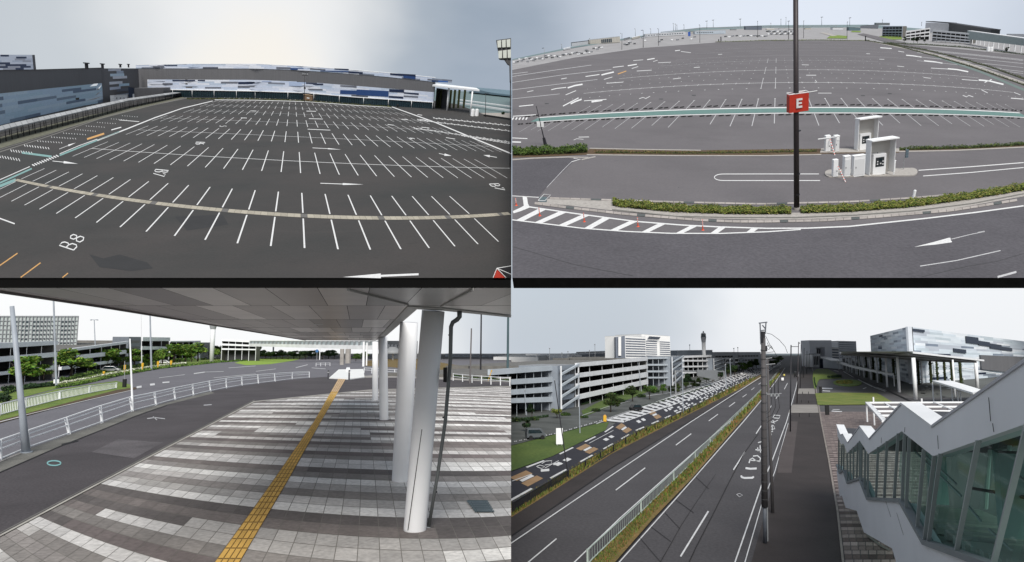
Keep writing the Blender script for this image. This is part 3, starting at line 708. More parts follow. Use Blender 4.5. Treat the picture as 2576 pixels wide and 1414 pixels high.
# ======================= EAST LOT (upper right) =======================
v = TR
def a1(*ps): return [(1288 + x / 4, y / 4) for x, y in ps]
def a2(*ps): return [(1932 + x / 4, y / 4) for x, y in ps]
def a3(*ps): return [(1288 + x / 4, 354 + y / 4) for x, y in ps]
def a4(*ps): return [(1932 + x / 4, 354 + y / 4) for x, y in ps]
XL = 1288.6
struct(sheet('sea', v, [(XL, 149), (1438, 118), (1613, 90), (1763, 70), (1931, 63.5), (2182, 62), (2400, 78), (2620, 100), (2620, 180), (XL, 180)], seam, z=-2))
struct(sheet('airport_ground', v, [(XL, 152), (1438, 122), (1613, 94), (1763, 76), (1931, 70), (2182, 69), (2400, 86), (2620, 108), (2620, 260), (XL, 200)], mat('apron_concrete', (.27, .265, .27), .9, .15, .02), z=-.4))
lot = struct(sheet('parking_lot', v, [(XL, 176), (1445, 145), (1613, 121), (1800, 107), (1932, 103), (2177, 103), (2257, 110), (2400, 122), (2700, 152), (2900, 300), (2900, 699), (XL, 699)], asph2))
deck_edge(v, XL, 2900)
sheet('ring_road', v, [(XL, 553), (1463, 574), (1688, 587), (1932, 583), (2137, 569), (2332, 549), (2575, 518), (2700, 500), (2800, 699), (XL, 699)], asph2b, z=.012, parent=lot)
sheet('junction_apron', v, a3((2.4, 200), (550, 165), (640, 190), (350, 470), (270, 560), (2.4, 550)), asph2b, z=.012, parent=lot)
def Yof(py):
    lo, hi = -20, 400
    for _ in range(50):
        m = (lo + hi) / 2
        if mTR(0, m)[1] > py: lo = m
        else: hi = m
    return lo
def xrange_(Y, xa, xb):
    def inv(px):
        lo, hi = -400, 400
        for _ in range(50):
            m = (lo + hi) / 2
            if mTR(m, Y)[0] < px: lo = m
            else: hi = m
        return lo
    return inv(xa), inv(xb)
st = MB(); stw = MB()
for c in range(-21, 24):
    X = c * 2.5
    a, b = mTR(X, 5), mTR(X, 0)
    if min(a[0], b[0]) > 1440 and max(a[0], b[0]) < 2570:
        mline(stw, v, mTR, X, 0, X, 5.0, .1); mline(st, v, mTR, X, 4.8, X, 5.1, .22)
    a, b = mTR(X, -3.4), mTR(X, -8.3)
    if min(a[0], b[0]) > XL + 2 and max(a[0], b[0]) < 2570 and c not in (-4,):
        mline(stw, v, mTR, X, -3.4, X, -8.3 if c % 3 else -7.4, .09)
for i, (py, xa, xb, wd) in enumerate([(208, 1468, 2549, .22), (176, 1558, 2462, .25), (152, 1662, 2210, .2), (139.5, 1700, 2330, .18), (127, 1750, 2290, .18), (119, 1800, 2240, .2), (112.5, 1850, 2200, .2)]):
    Y = Yof(py); x0, x1 = xrange_(Y, xa, xb); mline(st if i < 2 else stw, v, mTR, x0, Y, x1, Y, wd, n=30, z=.03)
    if i < 3:
        for s_ in (5.2, -5.2):
            for c in range(int(x0 / 2.5) - 1, int(x1 / 2.5) + 2):
                mline(st, v, mTR, c * 2.5 - .12, Y + s_, c * 2.5 + .12, Y + s_, .3)
        for c in range(int(x0 / 2.5) + 1, int(x1 / 2.5)): mline(stw, v, mTR, c * 2.5, Y - .7, c * 2.5, Y + .7, .12)
    if i < 3:
        for c in (-1, 0): mline(stw, v, mTR, c * 2.5, Y - 5, c * 2.5, Y + 5, .1)
for p in [a1((2.4, 995), (480, 945)), a1((2.4, 905), (400, 855), (860, 800)), a1((2.4, 830), (500, 755), (1000, 700)), a1((2.4, 770), (400, 710), (800, 655)), a1((2.4, 745), (160, 725))]: stroke(stw, v, p, .9)
for y in (560, 600, 640, 680): 
    p = a2((1500, y - 70), (2570, y + 40)); stroke(stw, v, p, .7)
for p in [a2((1950, 640), (2350, 690)), a2((2100, 560), (2570, 610)), a2((1700, 520), (2100, 560)), a2((2250, 700), (2570, 740))]: stroke(stw, v, p, .7)
st.build('stall_lines', paint, lot); stw.build('faded_stall_lines', paintw, lot)
gs = MB(); x0, x1 = xrange_(-1.5, 1345, 2574); mline(gs, v, mTR, x0, -1.75, x1, -1.75, 2.1, n=40, z=.03)
gs.build('green_walkway', paintg, lot)
gw = MB(); mline(gw, v, mTR, x0, -.4, x1, -.4, .5, n=40, z=.035); mline(gw, v, mTR, x0 + 2, -3.1, x1, -3.1, .35, n=40, z=.035)
gw.build('walkway_edge_lines', paint, lot)
tl = MB(); stroke(tl, v, [(2345, 139), (2470, 182), (2576, 226)], 3.5, 6); stroke(tl, v, [(1430, 260), (1640, 248)], .1); tl.build('teal_line', mat('faded_teal_paint', (.12, .16, .15), .8, .1), lot)
mk = MB()
for p, w_ in [(a1((513, 1068), (670, 985)), 2.4), (a1((590, 1045), (640, 1020), (700, 1000)), 3.5), (a1((725, 1015), (950, 1000)), 1.6), (a1((800, 1025), (910, 1008)), 4), (a1((560, 885), (630, 862), (710, 848)), 3.5), (a1((395, 903), (450, 890), (545, 880)), 1.8), (a1((540, 955), (645, 912)), 1.5), (a1((740, 770), (880, 750)), 1.8), (a1((900, 755), (950, 742), (1025, 725)), 3.2), (a1((925, 800), (1010, 775)), 1.3), (a1((950, 838), (1120, 826)), 1.3), (a1((1015, 678), (1125, 665)), 1.4), (a1((1165, 662), (1255, 647)), 2.4), (a1((1205, 690), (1270, 670)), 1.2), (a1((1255, 715), (1405, 706)), 1.2), (a1((1360, 600), (1435, 588)), 2.2), (a1((1220, 610), (1320, 602)), 1), (a1((1420, 620), (1465, 606)), 1), (a1((1470, 632), (1600, 626)), 1), (a1((1640, 512), (1690, 505)), 1.6), (a1((1700, 518), (1800, 530)), 1), (a1((70, 1070), (215, 1055)), 2), (a1((10, 1170), (240, 1155)), 1.8), (a1((150, 925), (215, 912)), 1.2), (a1((495, 795), (550, 785)), 1.4), (a1((2.4, 1388), (155, 1395)), 1.8), (a1((670, 1380), (775, 1378)), 1.5), (a1((620, 1410), (650, 1396), (720, 1402)), 1),
               (a1((1280, 993), (1320, 980), (1345, 992), (1390, 968)), 1.3), (a1((1620, 795), (1700, 785)), 1.2), (a1((1830, 680), (1890, 676)), 1.2), (a1((2075, 548), (2115, 546)), 1),
               (a2((1130, 480), (1245, 489)), 2), (a2((1310, 515), (1370, 525)), 1.2), (a2((1390, 556), (1460, 562), (1545, 575)), 2.4), (a2((1570, 612), (1660, 620), (1755, 636)), 2.6), (a2((1640, 685), (1810, 695)), 1.2), (a2((1810, 692), (1900, 700), (2015, 722)), 3), (a2((1950, 800), (2110, 812)), 1.2), (a2((2120, 805), (2230, 815), (2370, 850)), 3.6), (a2((2180, 830), (2250, 800)), 2), (a2((1565, 780), (1640, 788)), 1.2), (a2((1300, 665), (1370, 672)), 1), (a2((1960, 960), (2000, 975), (2020, 960), (2065, 975)), 1.4), (a2((2150, 905), (2210, 935)), 1.4), (a2((2445, 988), (2573, 998)), 1.8), (a2((2475, 930), (2540, 955)), 1.2), (a2((385, 757), (485, 757)), 1.3), (a2((475, 805), (492, 830)), 1.2), (a2((505, 937), (640, 937)), 1.1), (a2((990, 540), (1025, 542)), 1), (a2((1120, 596), (1170, 598)), 1), (a2((340, 652), (410, 654)), 1),
               (a3((600, 212), (690, 185), (620, 175)), 1.5), (a3((2.4, 12), (90, 15)), 3)]:
    stroke(mk, v, p, w_)
for i in range(5): stroke(mk, v, a1((2 + i * 34, 1205), (18 + i * 34, 1182)), 3.2)
# edge lines and hatching of the ring road
e1_ = a3((170, 665), (600, 728), (1240, 812), (1700, 848), (2100, 868), (2573, 882)) + a4((400, 880), (820, 862), (1600, 780), (2100, 720), (2573, 655))
e2_ = a3((2.4, 796), (330, 835), (700, 880), (1150, 913), (1600, 932), (2100, 933), (2573, 916)) + a4((330, 893),)
stroke(mk, v, e1_, 3.0, 3.2, z=.03); stroke(mk, v, e2_, 2.6, z=.034)
stroke(mk, v, a3((2.4, 555), (270, 570)), 1.6); stroke(mk, v, a3((128, 562), (142, 662)), 11); stroke(mk, v, a3((12, 720), (90, 690), (170, 652)), 6, 11, z=.026)
for q in [((310, 690), (75, 800)), ((515, 722), (262, 832)), ((745, 752), (500, 862)), ((955, 785), (760, 885)), ((1225, 812), (1020, 908)), ((1515, 838), (1335, 922)), ((1835, 858), (1680, 932)), ((2120, 878), (2030, 932)), ((2450, 880), (2390, 922))]:
    (xa, ya), (xb, yb) = a3(q[0])[0], a3(q[1])[0]; w2 = 9
    mk.poly([v.G(x_, y_, .026) for x_, y_ in [(xa - w2, plerp(e1_, xa - w2)), (xa + w2, plerp(e1_, xa + w2)), (xb + w2, plerp(e2_, xb + w2)), (xb - w2, plerp(e2_, xb - w2))]])
arrow(mk, v, (2460, 586), (2392, 604), (2301, 621), .1, 6)
mk.poly([v.G(x, y, .03) for x, y in a4((1470, 1070), (1575, 1045), (1825, 975), (1835, 990), (1690, 1028), (1850, 1008), (1850, 1022), (1690, 1045), (1580, 1055))])
cap = []
for i in range(11):
    t = math.pi / 2 + math.pi * i / 10; cap.append((1819 + 22 * math.cos(t), 446 - 8.2 * math.sin(t)))
stroke(mk, v, [(2060, 437.6), (1930, 437.6)] + cap + [(1930, 454.2), (2063, 454.2)], 1.8)
stroke(mk, v, a4((1515, 298), (2040, 262), (2573, 220)), 2); stroke(mk, v, a4((1560, 355), (2040, 320), (2573, 270)), 1.8)
mk.build('painted_marks', paint, lot)
wn = MB(); stroke(wn, v, a4((1845, 990), (2050, 940), (2180, 915)), 1.5); stroke(wn, v, a4((2110, 925), (2180, 912)), 2.4); stroke(wn, v, a4((1530, 1262), (1900, 1205), (2340, 1105)), 2.2); stroke(wn, v, a4((2310, 1372), (2500, 1320)), 5)
stroke(wn, v, a3((600, 212), (520, 290), (350, 470)), 1.1)
wn.build('worn_marks', paintw, lot)
om = MB(); stroke(om, v, a1((1065, 745), (1150, 715)), 2.2); om.build('orange_mark', painto, lot)
ck = MB(); stroke(ck, v, a3((2.4, 1065), (300, 1150), (600, 1240), (900, 1300), (1220, 1360)), 1.2); stroke(ck, v, a4((1550, 1368), (2000, 1265), (2300, 1215), (2573, 1135)), 1.2)
for x, y in a1((1500, 997), (1830, 960), (350, 1043)) + a2((955, 962), (1225, 942)): stroke(ck, v, [(x - 5, y), (x + 5, y)], 2)
for x, y in a4((915, 1003), (740, 1015), (1825, 1103), (875, 1325)) + a3((370, 1073), (715, 1103), (1675, 470)): stroke(ck, v, [(x - 1, y), (x + 1, y)], 1.2)
ck.build('cracks', mat('tar_seal', (.04, .04, .042), .8), lot)
# kerbs, gutter and pavements
pv = MB(); pv.poly([v.G(x, y, .03) for x, y in [(1345, 511), (1385, 499), (1540, 505), (1700, 522), (1900, 535), (2120, 535), (2300, 520), (2576, 476), (2620, 470), (2620, 486), (2394, 526), (2207, 542), (2075, 550), (1932, 553), (1758, 549), (1563, 532), (1423, 516)]])
pave = struct(pv.build('pavement', concr))
def ribbon(name, view, pts, w, m, z=.05, w1=None, parent=None, blocks=0, dk=7):
    b = MB()
    if not blocks: stroke(b, view, pts, w, w1, z)
    else:
        L = 0; acc = [0]
        for i in range(len(pts) - 1): L += math.dist(pts[i], pts[i + 1]); acc.append(L)
        def at(d):
            for i in range(len(pts) - 1):
                if d <= acc[i + 1] or i == len(pts) - 2:
                    t = (d - acc[i]) / (acc[i + 1] - acc[i]); return (lerp(pts[i][0], pts[i + 1][0], t), lerp(pts[i][1], pts[i + 1][1], t))
        n = int(L / blocks)
        for i in range(n):
            k = random.uniform(.85, 1.12); c = (.34 * k, .31 * k, .29 * k)
            if i % dk == 4: c = (.09, .10, .10)
            stroke(b, view, [at(i * blocks), at((i + .95) * blocks)], w, w1, z, c)
    return b.build(name, m, parent)
ribbon('gutter', v, [(1345, 511), (1423, 521), (1563, 537), (1758, 553), (1850, 557), (1932, 557), (2075, 554), (2207, 545), (2394, 529), (2540, 506), (2576, 500)], 6, concv, .06, parent=pave, blocks=20, dk=9)
ribbon('kerb', v, [(1383, 498), (1540, 503), (1700, 508), (1913, 513), (2145, 507), (2295, 497.5), (2576, 474)], 4, concv, .07, parent=pave, blocks=26, dk=9)
ribbon('kerb', v, [(1540, 527), (1700, 544), (1850, 547), (2000, 547), (2150, 541), (2300, 530), (2450, 511), (2576, 487)], 2.5, concd, .07, parent=pave)
ribbon('grate', v, a3((275, 590), (350, 590)), 13, mat('blue_grate', (.08, .11, .12), .6), .075, parent=pave)
gf = MB(); stroke(gf, v, a3((262, 602), (322, 538), (388, 545), (330, 604), (262, 602)), 1.2, z=.09); gf.build('grate_frame', paint, pave)
island2 = MB(); island2.poly([v.G(x, y, .03) for x, y in [(1476, 388), (1483, 374), (1763, 378), (2063, 374), (2262, 376), (2262, 384), (2066, 387), (1931, 391)]])
island2 = struct(island2.build('median', soil))
ribbon('kerb', v, [(1483, 373), (1620, 376), (1763, 378)], 2.2, concr, .05, parent=island2); ribbon('kerb', v, [(1476, 389), (1700, 391.5), (1931, 391.5), (2066, 388.5)], 2.5, concr, .05, parent=island2)
med3 = struct(ribbon('median', v, [(2262, 377), (2400, 375), (2576, 366)], 6, soil, .02)); ribbon('kerb', v, [(2262, 381), (2400, 378.5), (2576, 370)], 3, concr, .05, parent=med3)
med4 = struct(ribbon('median', v, [(XL + .4, 390), (1400, 386), (1480, 382)], 14, soil, .02)); ribbon('kerb', v, [(XL + .4, 402), (1340, 398), (1430, 395), (1480, 396)], 2.6, concr, .05, parent=med4)
ribbon('broken_kerb', v, a3((700, 190), (840, 160)), 3, concr, .05, parent=med4)
hedge('hedge', v, [(1542, 521), (1600, 527), (1700, 536), (1850, 541), (1990, 541)], 18, 14, 'long leafy hedge on the kerb, left of the tall E sign pole', n=8000, lsize=1.9, cols=HEDGE + [(.10, .12, .03)], seed=2)
hedge('hedge', v, [(2014, 539), (2150, 535), (2300, 523), (2450, 503), (2620, 474)], 18, 14, 'long leafy hedge on the kerb, right of the tall E sign pole', n=8600, lsize=1.9, seed=5)
hedge('hedge', v, [(1291, 393), (1350, 392), (1420, 389), (1478, 386)], 14, 19, 'tall dense bright green hedge in the far left corner of the median', n=2600, cols=[(.06, .11, .02), (.10, .15, .03), (.03, .055, .012)], lsize=1.8, seed=8)
hedge('hedge', v, [(1496, 386), (1600, 387), (1700, 388), (1850, 387), (2055, 383)], 6, 6, 'sparse low shrubs with bare soil showing along the middle median', n=1500, cols=[(.08, .11, .02), (.14, .13, .03), (.04, .05, .015), (.13, .08, .04)], lsize=1.3, seed=9)
hedge('hedge', v, [(2263, 379), (2350, 377), (2450, 374), (2620, 364)], 6, 9, 'ragged hedge behind the signal post on the right median', n=1900, cols=[(.05, .08, .02), (.09, .12, .025), (.02, .035, .012)], lsize=1.5, seed=10, ragged=.6)
for i, (pts5, w5, lb) in enumerate([([(2178, 103), (2260, 118), (2350, 142), (2450, 172), (2550, 207), (2620, 232)], 3, 'dark hedge on the near side of the diagonal path through the far lot'), ([(2232, 110), (2330, 128), (2420, 150), (2500, 174), (2576, 201), (2620, 217)], 3, 'dark hedge on the far side of the diagonal path through the far lot')]):
    hedge('hedge', v, pts5, w5, 2, lb, n=1700, cols=[(.04, .05, .02), (.07, .075, .03), (.02, .03, .01)], lsize=.9, seed=20 + i, wend=w5 * 2, hend=4)
ribbon('path', v, [(2190, 104), (2340, 134), (2430, 159), (2576, 210)], 2, concr, .03, w1=7, parent=lot)
hedge('hedge', v, [(1800, 106.5), (1932, 102.5), (2060, 101.5), (2177, 103)], 1, 2.2, 'thin green hedge line along the far edge of the east lot', n=900, cols=HEDGE, lsize=.7, seed=30)
hedge('hedge', v, [(2222, 109), (2330, 113), (2430, 120), (2576, 138), (2620, 144)], 1.5, 3, 'dark hedge line in front of the multi storey car park', n=900, cols=DGREEN, lsize=.9, seed=31)
# wheel stops
proto = None; n_ab = n_be = 0
for row, (Y, nm) in enumerate([(.75, 'behind'), (-4.15, 'in front of')]):
    k_ = 0
    for c in range(-19, 23):
        for o_ in (.55, 1.45):
            X = c * 2.5 + o_; a = mTR(X, Y); b = mTR(X + .62, Y)
            if a[0] < 1296 or b[0] > 2571 or (c == -1 and False): continue
            k_ += 1; P, Q = v.G(*a), v.G(*b); L = (Q - P).length; rz = 0
            lab = 'low black wheel stop %s the green walkway, %s from the left' % (nm, ordw(k_))
            if proto is None:
                o = thing('wheel_stop', lab, 'wheel stop', v, P, group='wheel stops along the green walkway')
                MB().prism([(0, 0, 0), (L, 0, 0), (L, .3, .75), (0, .3, .75)], (0, 1.05, 0)).build('block', black, o); proto = o; L0 = L
            else:
                o = copy_thing(proto, lab, v, P); 
            d = v.R.transposed() @ (Q - P)
            o.matrix_world = Matrix.Translation(P) @ v.R.to_4x4() @ Matrix.Rotation(math.atan2(d.y, d.x), 4, 'Z') @ Matrix.Diagonal((L / L0, 1, 1, 1))
# traffic posts
for i, (x, y, t) in enumerate([(1299, 517, 499), (1358, 543, 523), (1470, 558, 536), (1605, 570, 547), (1768, 579, 553)]):
    P = v.G(x, y); k = depth(P) / F; h = v.top(P, t) / k
    lab = 'orange and white flexible lane post on the hatched area, %s from the left' % ordw(i + 1)
    o = thing('lane_post', lab, 'lane post', v, P, s=k, group='flexible lane posts')
    MB().tube([(0, 0, 0), (0, 0, 1)], 4, 12, 3).build('base', orgm, o)
    MB().tube([(0, 0, .8), (0, 0, h)], 1.3, 8).build('post', orgm, o)
    for q in (.45, .65, .85): MB().tube([(0, 0, h * q), (0, 0, h * (q + .1))], 1.5, 8).build('reflective_band', paint, o)
# barrier island
isl = MB(); ip = []
for i in range(13):
    t = math.pi / 2 + math.pi * i / 12; ip.append((2089 + 14 * math.cos(t), 438 - 9 * math.sin(t)))
for i in range(13):
    t = -math.pi / 2 + math.pi * i / 12; ip.append((2294 + 14 * math.cos(t), 434 - 9.5 * math.sin(t)))
g_ = [v.G(x, y) for x, y in ip]; kk = depth(g_[0]) / F
isl.prism(g_, v.u * 2.6 * kk); iso = struct(isl.build('kerbed_island', concr))
isl = MB(); g_ = [v.G(x, y) for x, y in [(2063, 385), (2066, 375), (2262, 375), (2262, 383)]]; isl.prism(g_, v.u * 2 * kk); struct(isl.build('kerbed_island', concr))
Ik = 2.6 * kk
def onisl(name, lab, cat, x, y, **kw):
    P = v.G(x, y); k = depth(P) / F; return thing(name, lab, cat, v, P + v.u * 2 * k, s=k, **kw)
def rbox(o, name, x0, x1, y0, y1, z0, z1, m, bev=.4): return MB().cb(x0, x1, y0, y1, z0, z1).build(name, m, o, bevel=bev)
def machine(lab, x, y, w_, h, sh):
    o = onisl('ticket_machine', lab, 'ticket machine', x, y, group='car park ticket machines')
    rbox(o, 'body', -w_ / 2, w_ / 2, 0, w_ * .9, 0, h, white, .8)
    rbox(o, 'face_panel', -w_ * .32, w_ * .34, -.5, -.05, h * .40, h * .85, screenm, .2)
    rbox(o, 'screen', -w_ * .08, w_ * .16, -.8, -.55, h * .68, h * .80, glassd, .1)
    for i_, (xx, zz) in enumerate([(-.22, .62), (.2, .62), (-.22, .5), (.02, .52), (.2, .48)]): rbox(o, 'button_plate', w_ * xx, w_ * (xx + .1), -.8, -.55, h * zz, h * (zz + .06), whited, .1)
    MB().tube([(0, w_ * .4, h), (0, w_ * .4, h + 2)], 1.6, 8, .8).build('lamp', greym, o)
    return o
def shelter(lab, x, y, w_, h, d_):
    o = onisl('machine_shelter', lab, 'shelter', x, y, group='ticket machine shelters')
    m_ = mat('cream_panel', (.60, .58, .54), .5, .06) if 'cream_panel' not in bpy.data.materials else bpy.data.materials['cream_panel']
    rbox(o, 'back_panel', -w_ / 2, w_ / 2, d_, d_ + 1.5, 0, h, m_)
    rbox(o, 'side_panel', -w_ / 2 - 1.5, -w_ / 2, 0, d_, 4, h, white); rbox(o, 'side_panel', w_ / 2, w_ / 2 + 1.5, 0, d_, 4, h, white)
    MB().prism([(-w_ / 2 - 2, -6, h), (-w_ / 2 - 2, d_ + 2, h - 1), (-w_ / 2 - 2, d_ + 2, h + 1.2), (-w_ / 2 - 2, -6, h + 3)], (w_ + 8, 0, 0)).build('roof', white, o)
    for s_ in (-1, 1): MB().tube([(s_ * w_ / 2, -1, 0), (s_ * w_ / 2, -1, 6)], 1.1, 6).build('leg', white, o)
    return o
shelter('rear ticket shelter with a cream back panel, on the far island', 2182, 381, 46, 80, 20); machine('white ticket machine inside the rear shelter', 2176, 379, 27, 41, 0)
shelter('front ticket shelter with a cream back panel, on the near island', 2218, 444, 58, 90, 26); machine('white ticket machine with dark face inside the front shelter', 2211, 442, 32, 53, 0)
for x, y, w_, h, lab in [(2131.5, 446, 15, 50, 'narrow white cabinet on the near island, between barrier and wide cabinet'), (2161, 446, 28, 52, 'wide white cabinet on the near island left of the front shelter'), (2248.5, 435, 7, 28, 'small white post box right of the front shelter'), (2106, 383, 10, 38, 'slim white cabinet at the left end of the far island')]:
    o = onisl('equipment_cabinet', lab, 'cabinet', x, y, group='white equipment cabinets')
    rbox(o, 'body', -w_ / 2, w_ / 2, 0, 14, 0, h, white, .8); rbox(o, 'door', -w_ * .42, w_ * .42, -.4, -.05, h * .08, h * .86, mat('cabinet_door', (.66, .67, .68), .45, .05) if 'cabinet_door' not in bpy.data.materials else bpy.data.materials['cabinet_door'], .2)
    rbox(o, 'top', -w_ / 2 - .6, w_ / 2 + .6, -.6, 14.6, h, h + 1.5, white, .3); rbox(o, 'handle', -w_ * .34, -w_ * .34 + 1.2, -1.2, -.45, h * .42, h * .5, dark, .1)
def barrier(lab, x, y, h, pts, stripes=9):
    o = onisl('barrier_gate', lab, 'barrier', x, y, group='barrier gates'); rbox(o, 'housing', -6, 6, 0, 11, 0, h, white, .8); rbox(o, 'lock', 2, 4, -.6, -.05, h * .3, h * .36, dark, .1)
    P = v.G(x, y); d0 = depth(P)
    A, B = D(*pts[0], d0 - 1.2 * UQ), D(*pts[1], d0 - 4 * UQ)
    arm = MB().tube([A, B], 1.25 * d0 / F, 6); am = arm.build('arm', paint, o)
    for i in range(stripes):
        a, b = (i + .15) / stripes, (i + .5) / stripes; q = MB().tube([A + (B - A) * a, A + (B - A) * b], 1.4 * d0 / F, 6); q.build('red_stripe', mat('arm_red', (.55, .12, .10), .5) if 'arm_red' not in bpy.data.materials else bpy.data.materials['arm_red'], am)
    return o
barrier('front barrier gate at the left end of the near island, striped arm lowered', 2102, 447, 44, [(2108, 418), (2136, 477)])
barrier('rear barrier gate on the far island with its striped arm lowered', 2083, 383, 40, [(2088, 350), (2107, 414)])
P = v.G(2083, 383); o = thing('height_bar', 'white horizontal bar on a short stand above the rear barrier', 'sign', v, v.up(P, 350), s=depth(P) / F); MB().cb(-26, 28, -1, 1, 2.5, 4.5).build('bar', white, o); MB().cb(20, 26, -1, 2, -6, 4).build('bracket', white, o)
P = v.G(2272, 429) + v.u * Ik; T = v.up(P, 373); k = depth(P) / F; o = thing('signal_post', 'thin grey signal post with stacked lamps at the right end of the near island', 'signal', v, P, s=k)
h = v.top(P, 373) / k; MB().tube([(0, 0, 0), (1, 0, h * .6), (4, 0, h)], .8, 6).build('post', greym, o)
for q in (.55, .68, .81): rbox(o, 'lamp', 2.5, 9, -3, 1, h * q, h * (q + .11), mat('blue_grey_lamp', (.10, .14, .17), .4) if 'blue_grey_lamp' not in bpy.data.materials else bpy.data.materials['blue_grey_lamp'], .3)
MB().tube([(0, 0, h * .3), (-2, 0, h * .34)], .6, 5).build('bracket', greym, o)
P = v.G(2297, 502); k = depth(P) / F; o = thing('bollard', 'short white bollard leaning beside the hedge below the island', 'bollard', v, P, s=k)
MB().tube([(0, 0, 0), (3, 0, 23)], 3.4, 10).build('post', white, o); MB().tube([(3, 0, 23), (3.1, 0, 24.5)], 3.3, 10, 2).build('cap', whited, o)
# E sign pole
P = v.G(2004, 528); d0 = depth(P); T = D(2001.5, -20, depth(v.up(P, -20))); k = d0 / F
sp_ = thing('sign_pole', 'tall dark brown steel pole carrying the red E sign', 'pole', v, P)
MB().tube([P, T], 6.6 * k, 16, 5.4 * k).build('shaft', poleb, sp_, smooth=True)
MB().tube([P, P + v.u * (.4 * UQ)], 8 * k, 16, 7.5 * k).build('base_ring', concr, sp_)
for yy in (490, 438, 330): 
    q = v.up(P, yy); MB().tube([q, q + v.u * (.12 * UQ)], 7.1 * k, 16).build('band', dark, sp_)
q = P + (T - P) * (v.top(P, 281) / v.top(P, -20)); kS = depth(q) / F; hS = v.top(P, 236.5) - v.top(P, 281)
es = thing('letter_sign', 'red square box sign with a white letter E on the tall pole', 'sign', v, q)
W0, W1, Dp = -20.5 * kS, 27 * kS, 9.5 * kS
MB().cb(W0, W1, -Dp, Dp, 0, hS).build('box', redm, es)
lt = MB(); X_ = lambda px: (px - 2003.6) * kS; Z_ = lambda py: hS * (281 - py) / 44.5
for (xa, xb, ya, yb) in [(1999.5, 2004.6, 270.5, 247), (2004.6, 2014, 251.8, 247), (2004.6, 2012.6, 260.8, 256.6), (2004.6, 2014, 270.5, 265.6)]:
    lt.cb(X_(xa), X_(xb), -Dp - .4, -Dp - .06, Z_(ya), Z_(yb))
lt.build('letter_e', paint, es)
fr = MB(); c4 = [(W0, -Dp, hS + .3), (W1, -Dp, hS + .3), (W1, Dp, hS + 1 * kS * 4), (W0, Dp, hS + 4 * kS)]
for i in range(4): fr.tube([c4[i], c4[(i + 1) % 4]], .9 * kS, 5)
fr.tube([c4[0], c4[2]], .6 * kS, 5); fr.tube([c4[1], c4[3]], .6 * kS, 5); fr.tube([(W1, -Dp, hS + .3), (W1 + 20 * kS, -Dp, hS + .4)], 1.1 * kS, 5)
fr.build('top_frame', whited, es)
# leaning post on the left
P = v.G(1372.5, 366); d0 = depth(P); k = d0 / F; T = D(1349, 267, depth(v.up(P, 267)))
o = thing('camera_post', 'thin dark leaning post with a white panel in the far left of the east lot', 'post', v, P)
MB().tube([P, T], 1.6 * k, 8, .8 * k).build('shaft', dark, o); MB().tube([P, P + (T - P) * .2], 4.5 * k, 8, 3.5 * k).build('base_box', dark, o)
q = P + (T - P) * .55; MB().prism([q + v.e1 * x * k + v.u * z * k - v.e2 * 3 * k for x, z in ((-9, -7), (-1, -7), (-1, 7), (-9, 7))], v.e2 * 1.2 * k).build('panel', whited, o)
MB().prism([q + v.e1 * x * k + v.u * z * k - v.e2 * 3 * k for x, z in ((1, -7), (8, -7), (8, 6), (1, 6))], v.e2 * 1.2 * k).build('panel', whited, o)
# skyline masts
ml = a1((325, 600), (1105, 500), (1320, 480), (1395, 350), (1475, 460), (1240, 372), (1625, 312), (1645, 308), (1660, 304), (1730, 302), (1890, 430), (1960, 288), (2025, 280), (2297, 266), (2472, 378), (500, 490), (785, 450)) + a2((28, 295), (130, 258), (180, 254), (207, 398), (357, 384), (540, 254), (795, 398), (822, 262), (1150, 240), (1545, 262))
mt = [485, 335, 305, 290, 288, 290, 236, 241, 252, 250, 250, 213, 203, 193, 214, 445, 388, 233, 193, 175, 213, 210, 173, 220, 180, 200, 224]
arms = {0, 2, 20, 13, 11, 12, 22, 24}
order = sorted(range(len(ml)), key=lambda i: ml[i][0])
for rk, i in enumerate(order):
    x, y = ml[i]; o, P, T, k = pole(v, 'light_mast', 'thin mast on the airport skyline behind the east lot, %s from the left' % ordw(rk + 1), 'light mast', x, y, x + (.5 if i % 2 else 0), mt[i] / 4, .6 if i not in (2, 20) else .8, .4, greym if i not in (1, 2, 4, 10, 14, 20, 21, 23) else dark, 'masts on the skyline', 5)
    if i in arms: MB().cb(-2.6 * k, 2.6 * k, -.6 * k, .6 * k, v.top(P, mt[i] / 4) - .5 * k, v.top(P, mt[i] / 4) + .6 * k).build('lamp_bar', dark, o)
    else: MB().cb(-.8 * k, .8 * k, -.6 * k, .6 * k, v.top(P, mt[i] / 4) - 1.2 * k, v.top(P, mt[i] / 4) + .6 * k).build('lamp_head', greym, o)
# far buildings
def block(view, name, lab, cat, x0, y0, x1, y1, t0, t1, dpt, m, roof=None, group=None, off=None):
    """box-shaped building standing on the picture line (x0,y0)-(x1,y1), tops at t0,t1"""
    A, B = view.G(x0, y0), view.G(x1, y1); TA, TB = view.up(A, t0), view.up(B, t1)
    o = thing(name, lab, cat, view, A, group=group); d = (B - A).normalized(); nb = view.u.cross(d).normalized()
    if nb.dot((A + B) / 2 - CAM) < 0: nb = -nb
    nb = view.e2 if view.q > 1 else nb
    bk = nb * min(dpt, 12 if view.q > 1 else dpt) * view.q; MB().add([A, B, TB, TA, A + bk, B + bk, TB + bk, TA + bk], [(0, 1, 2, 3), (1, 5, 6, 2), (4, 0, 3, 7), (5, 4, 7, 6)]).build('walls', m, o)
    k = depth(A) / F; MB().prism([TA, TB, TB + bk, TA + bk], view.u * .6 * k).build('roof', roof or greym, o)
    o['_k'] = k; return o, A, B, TA, TB, -nb
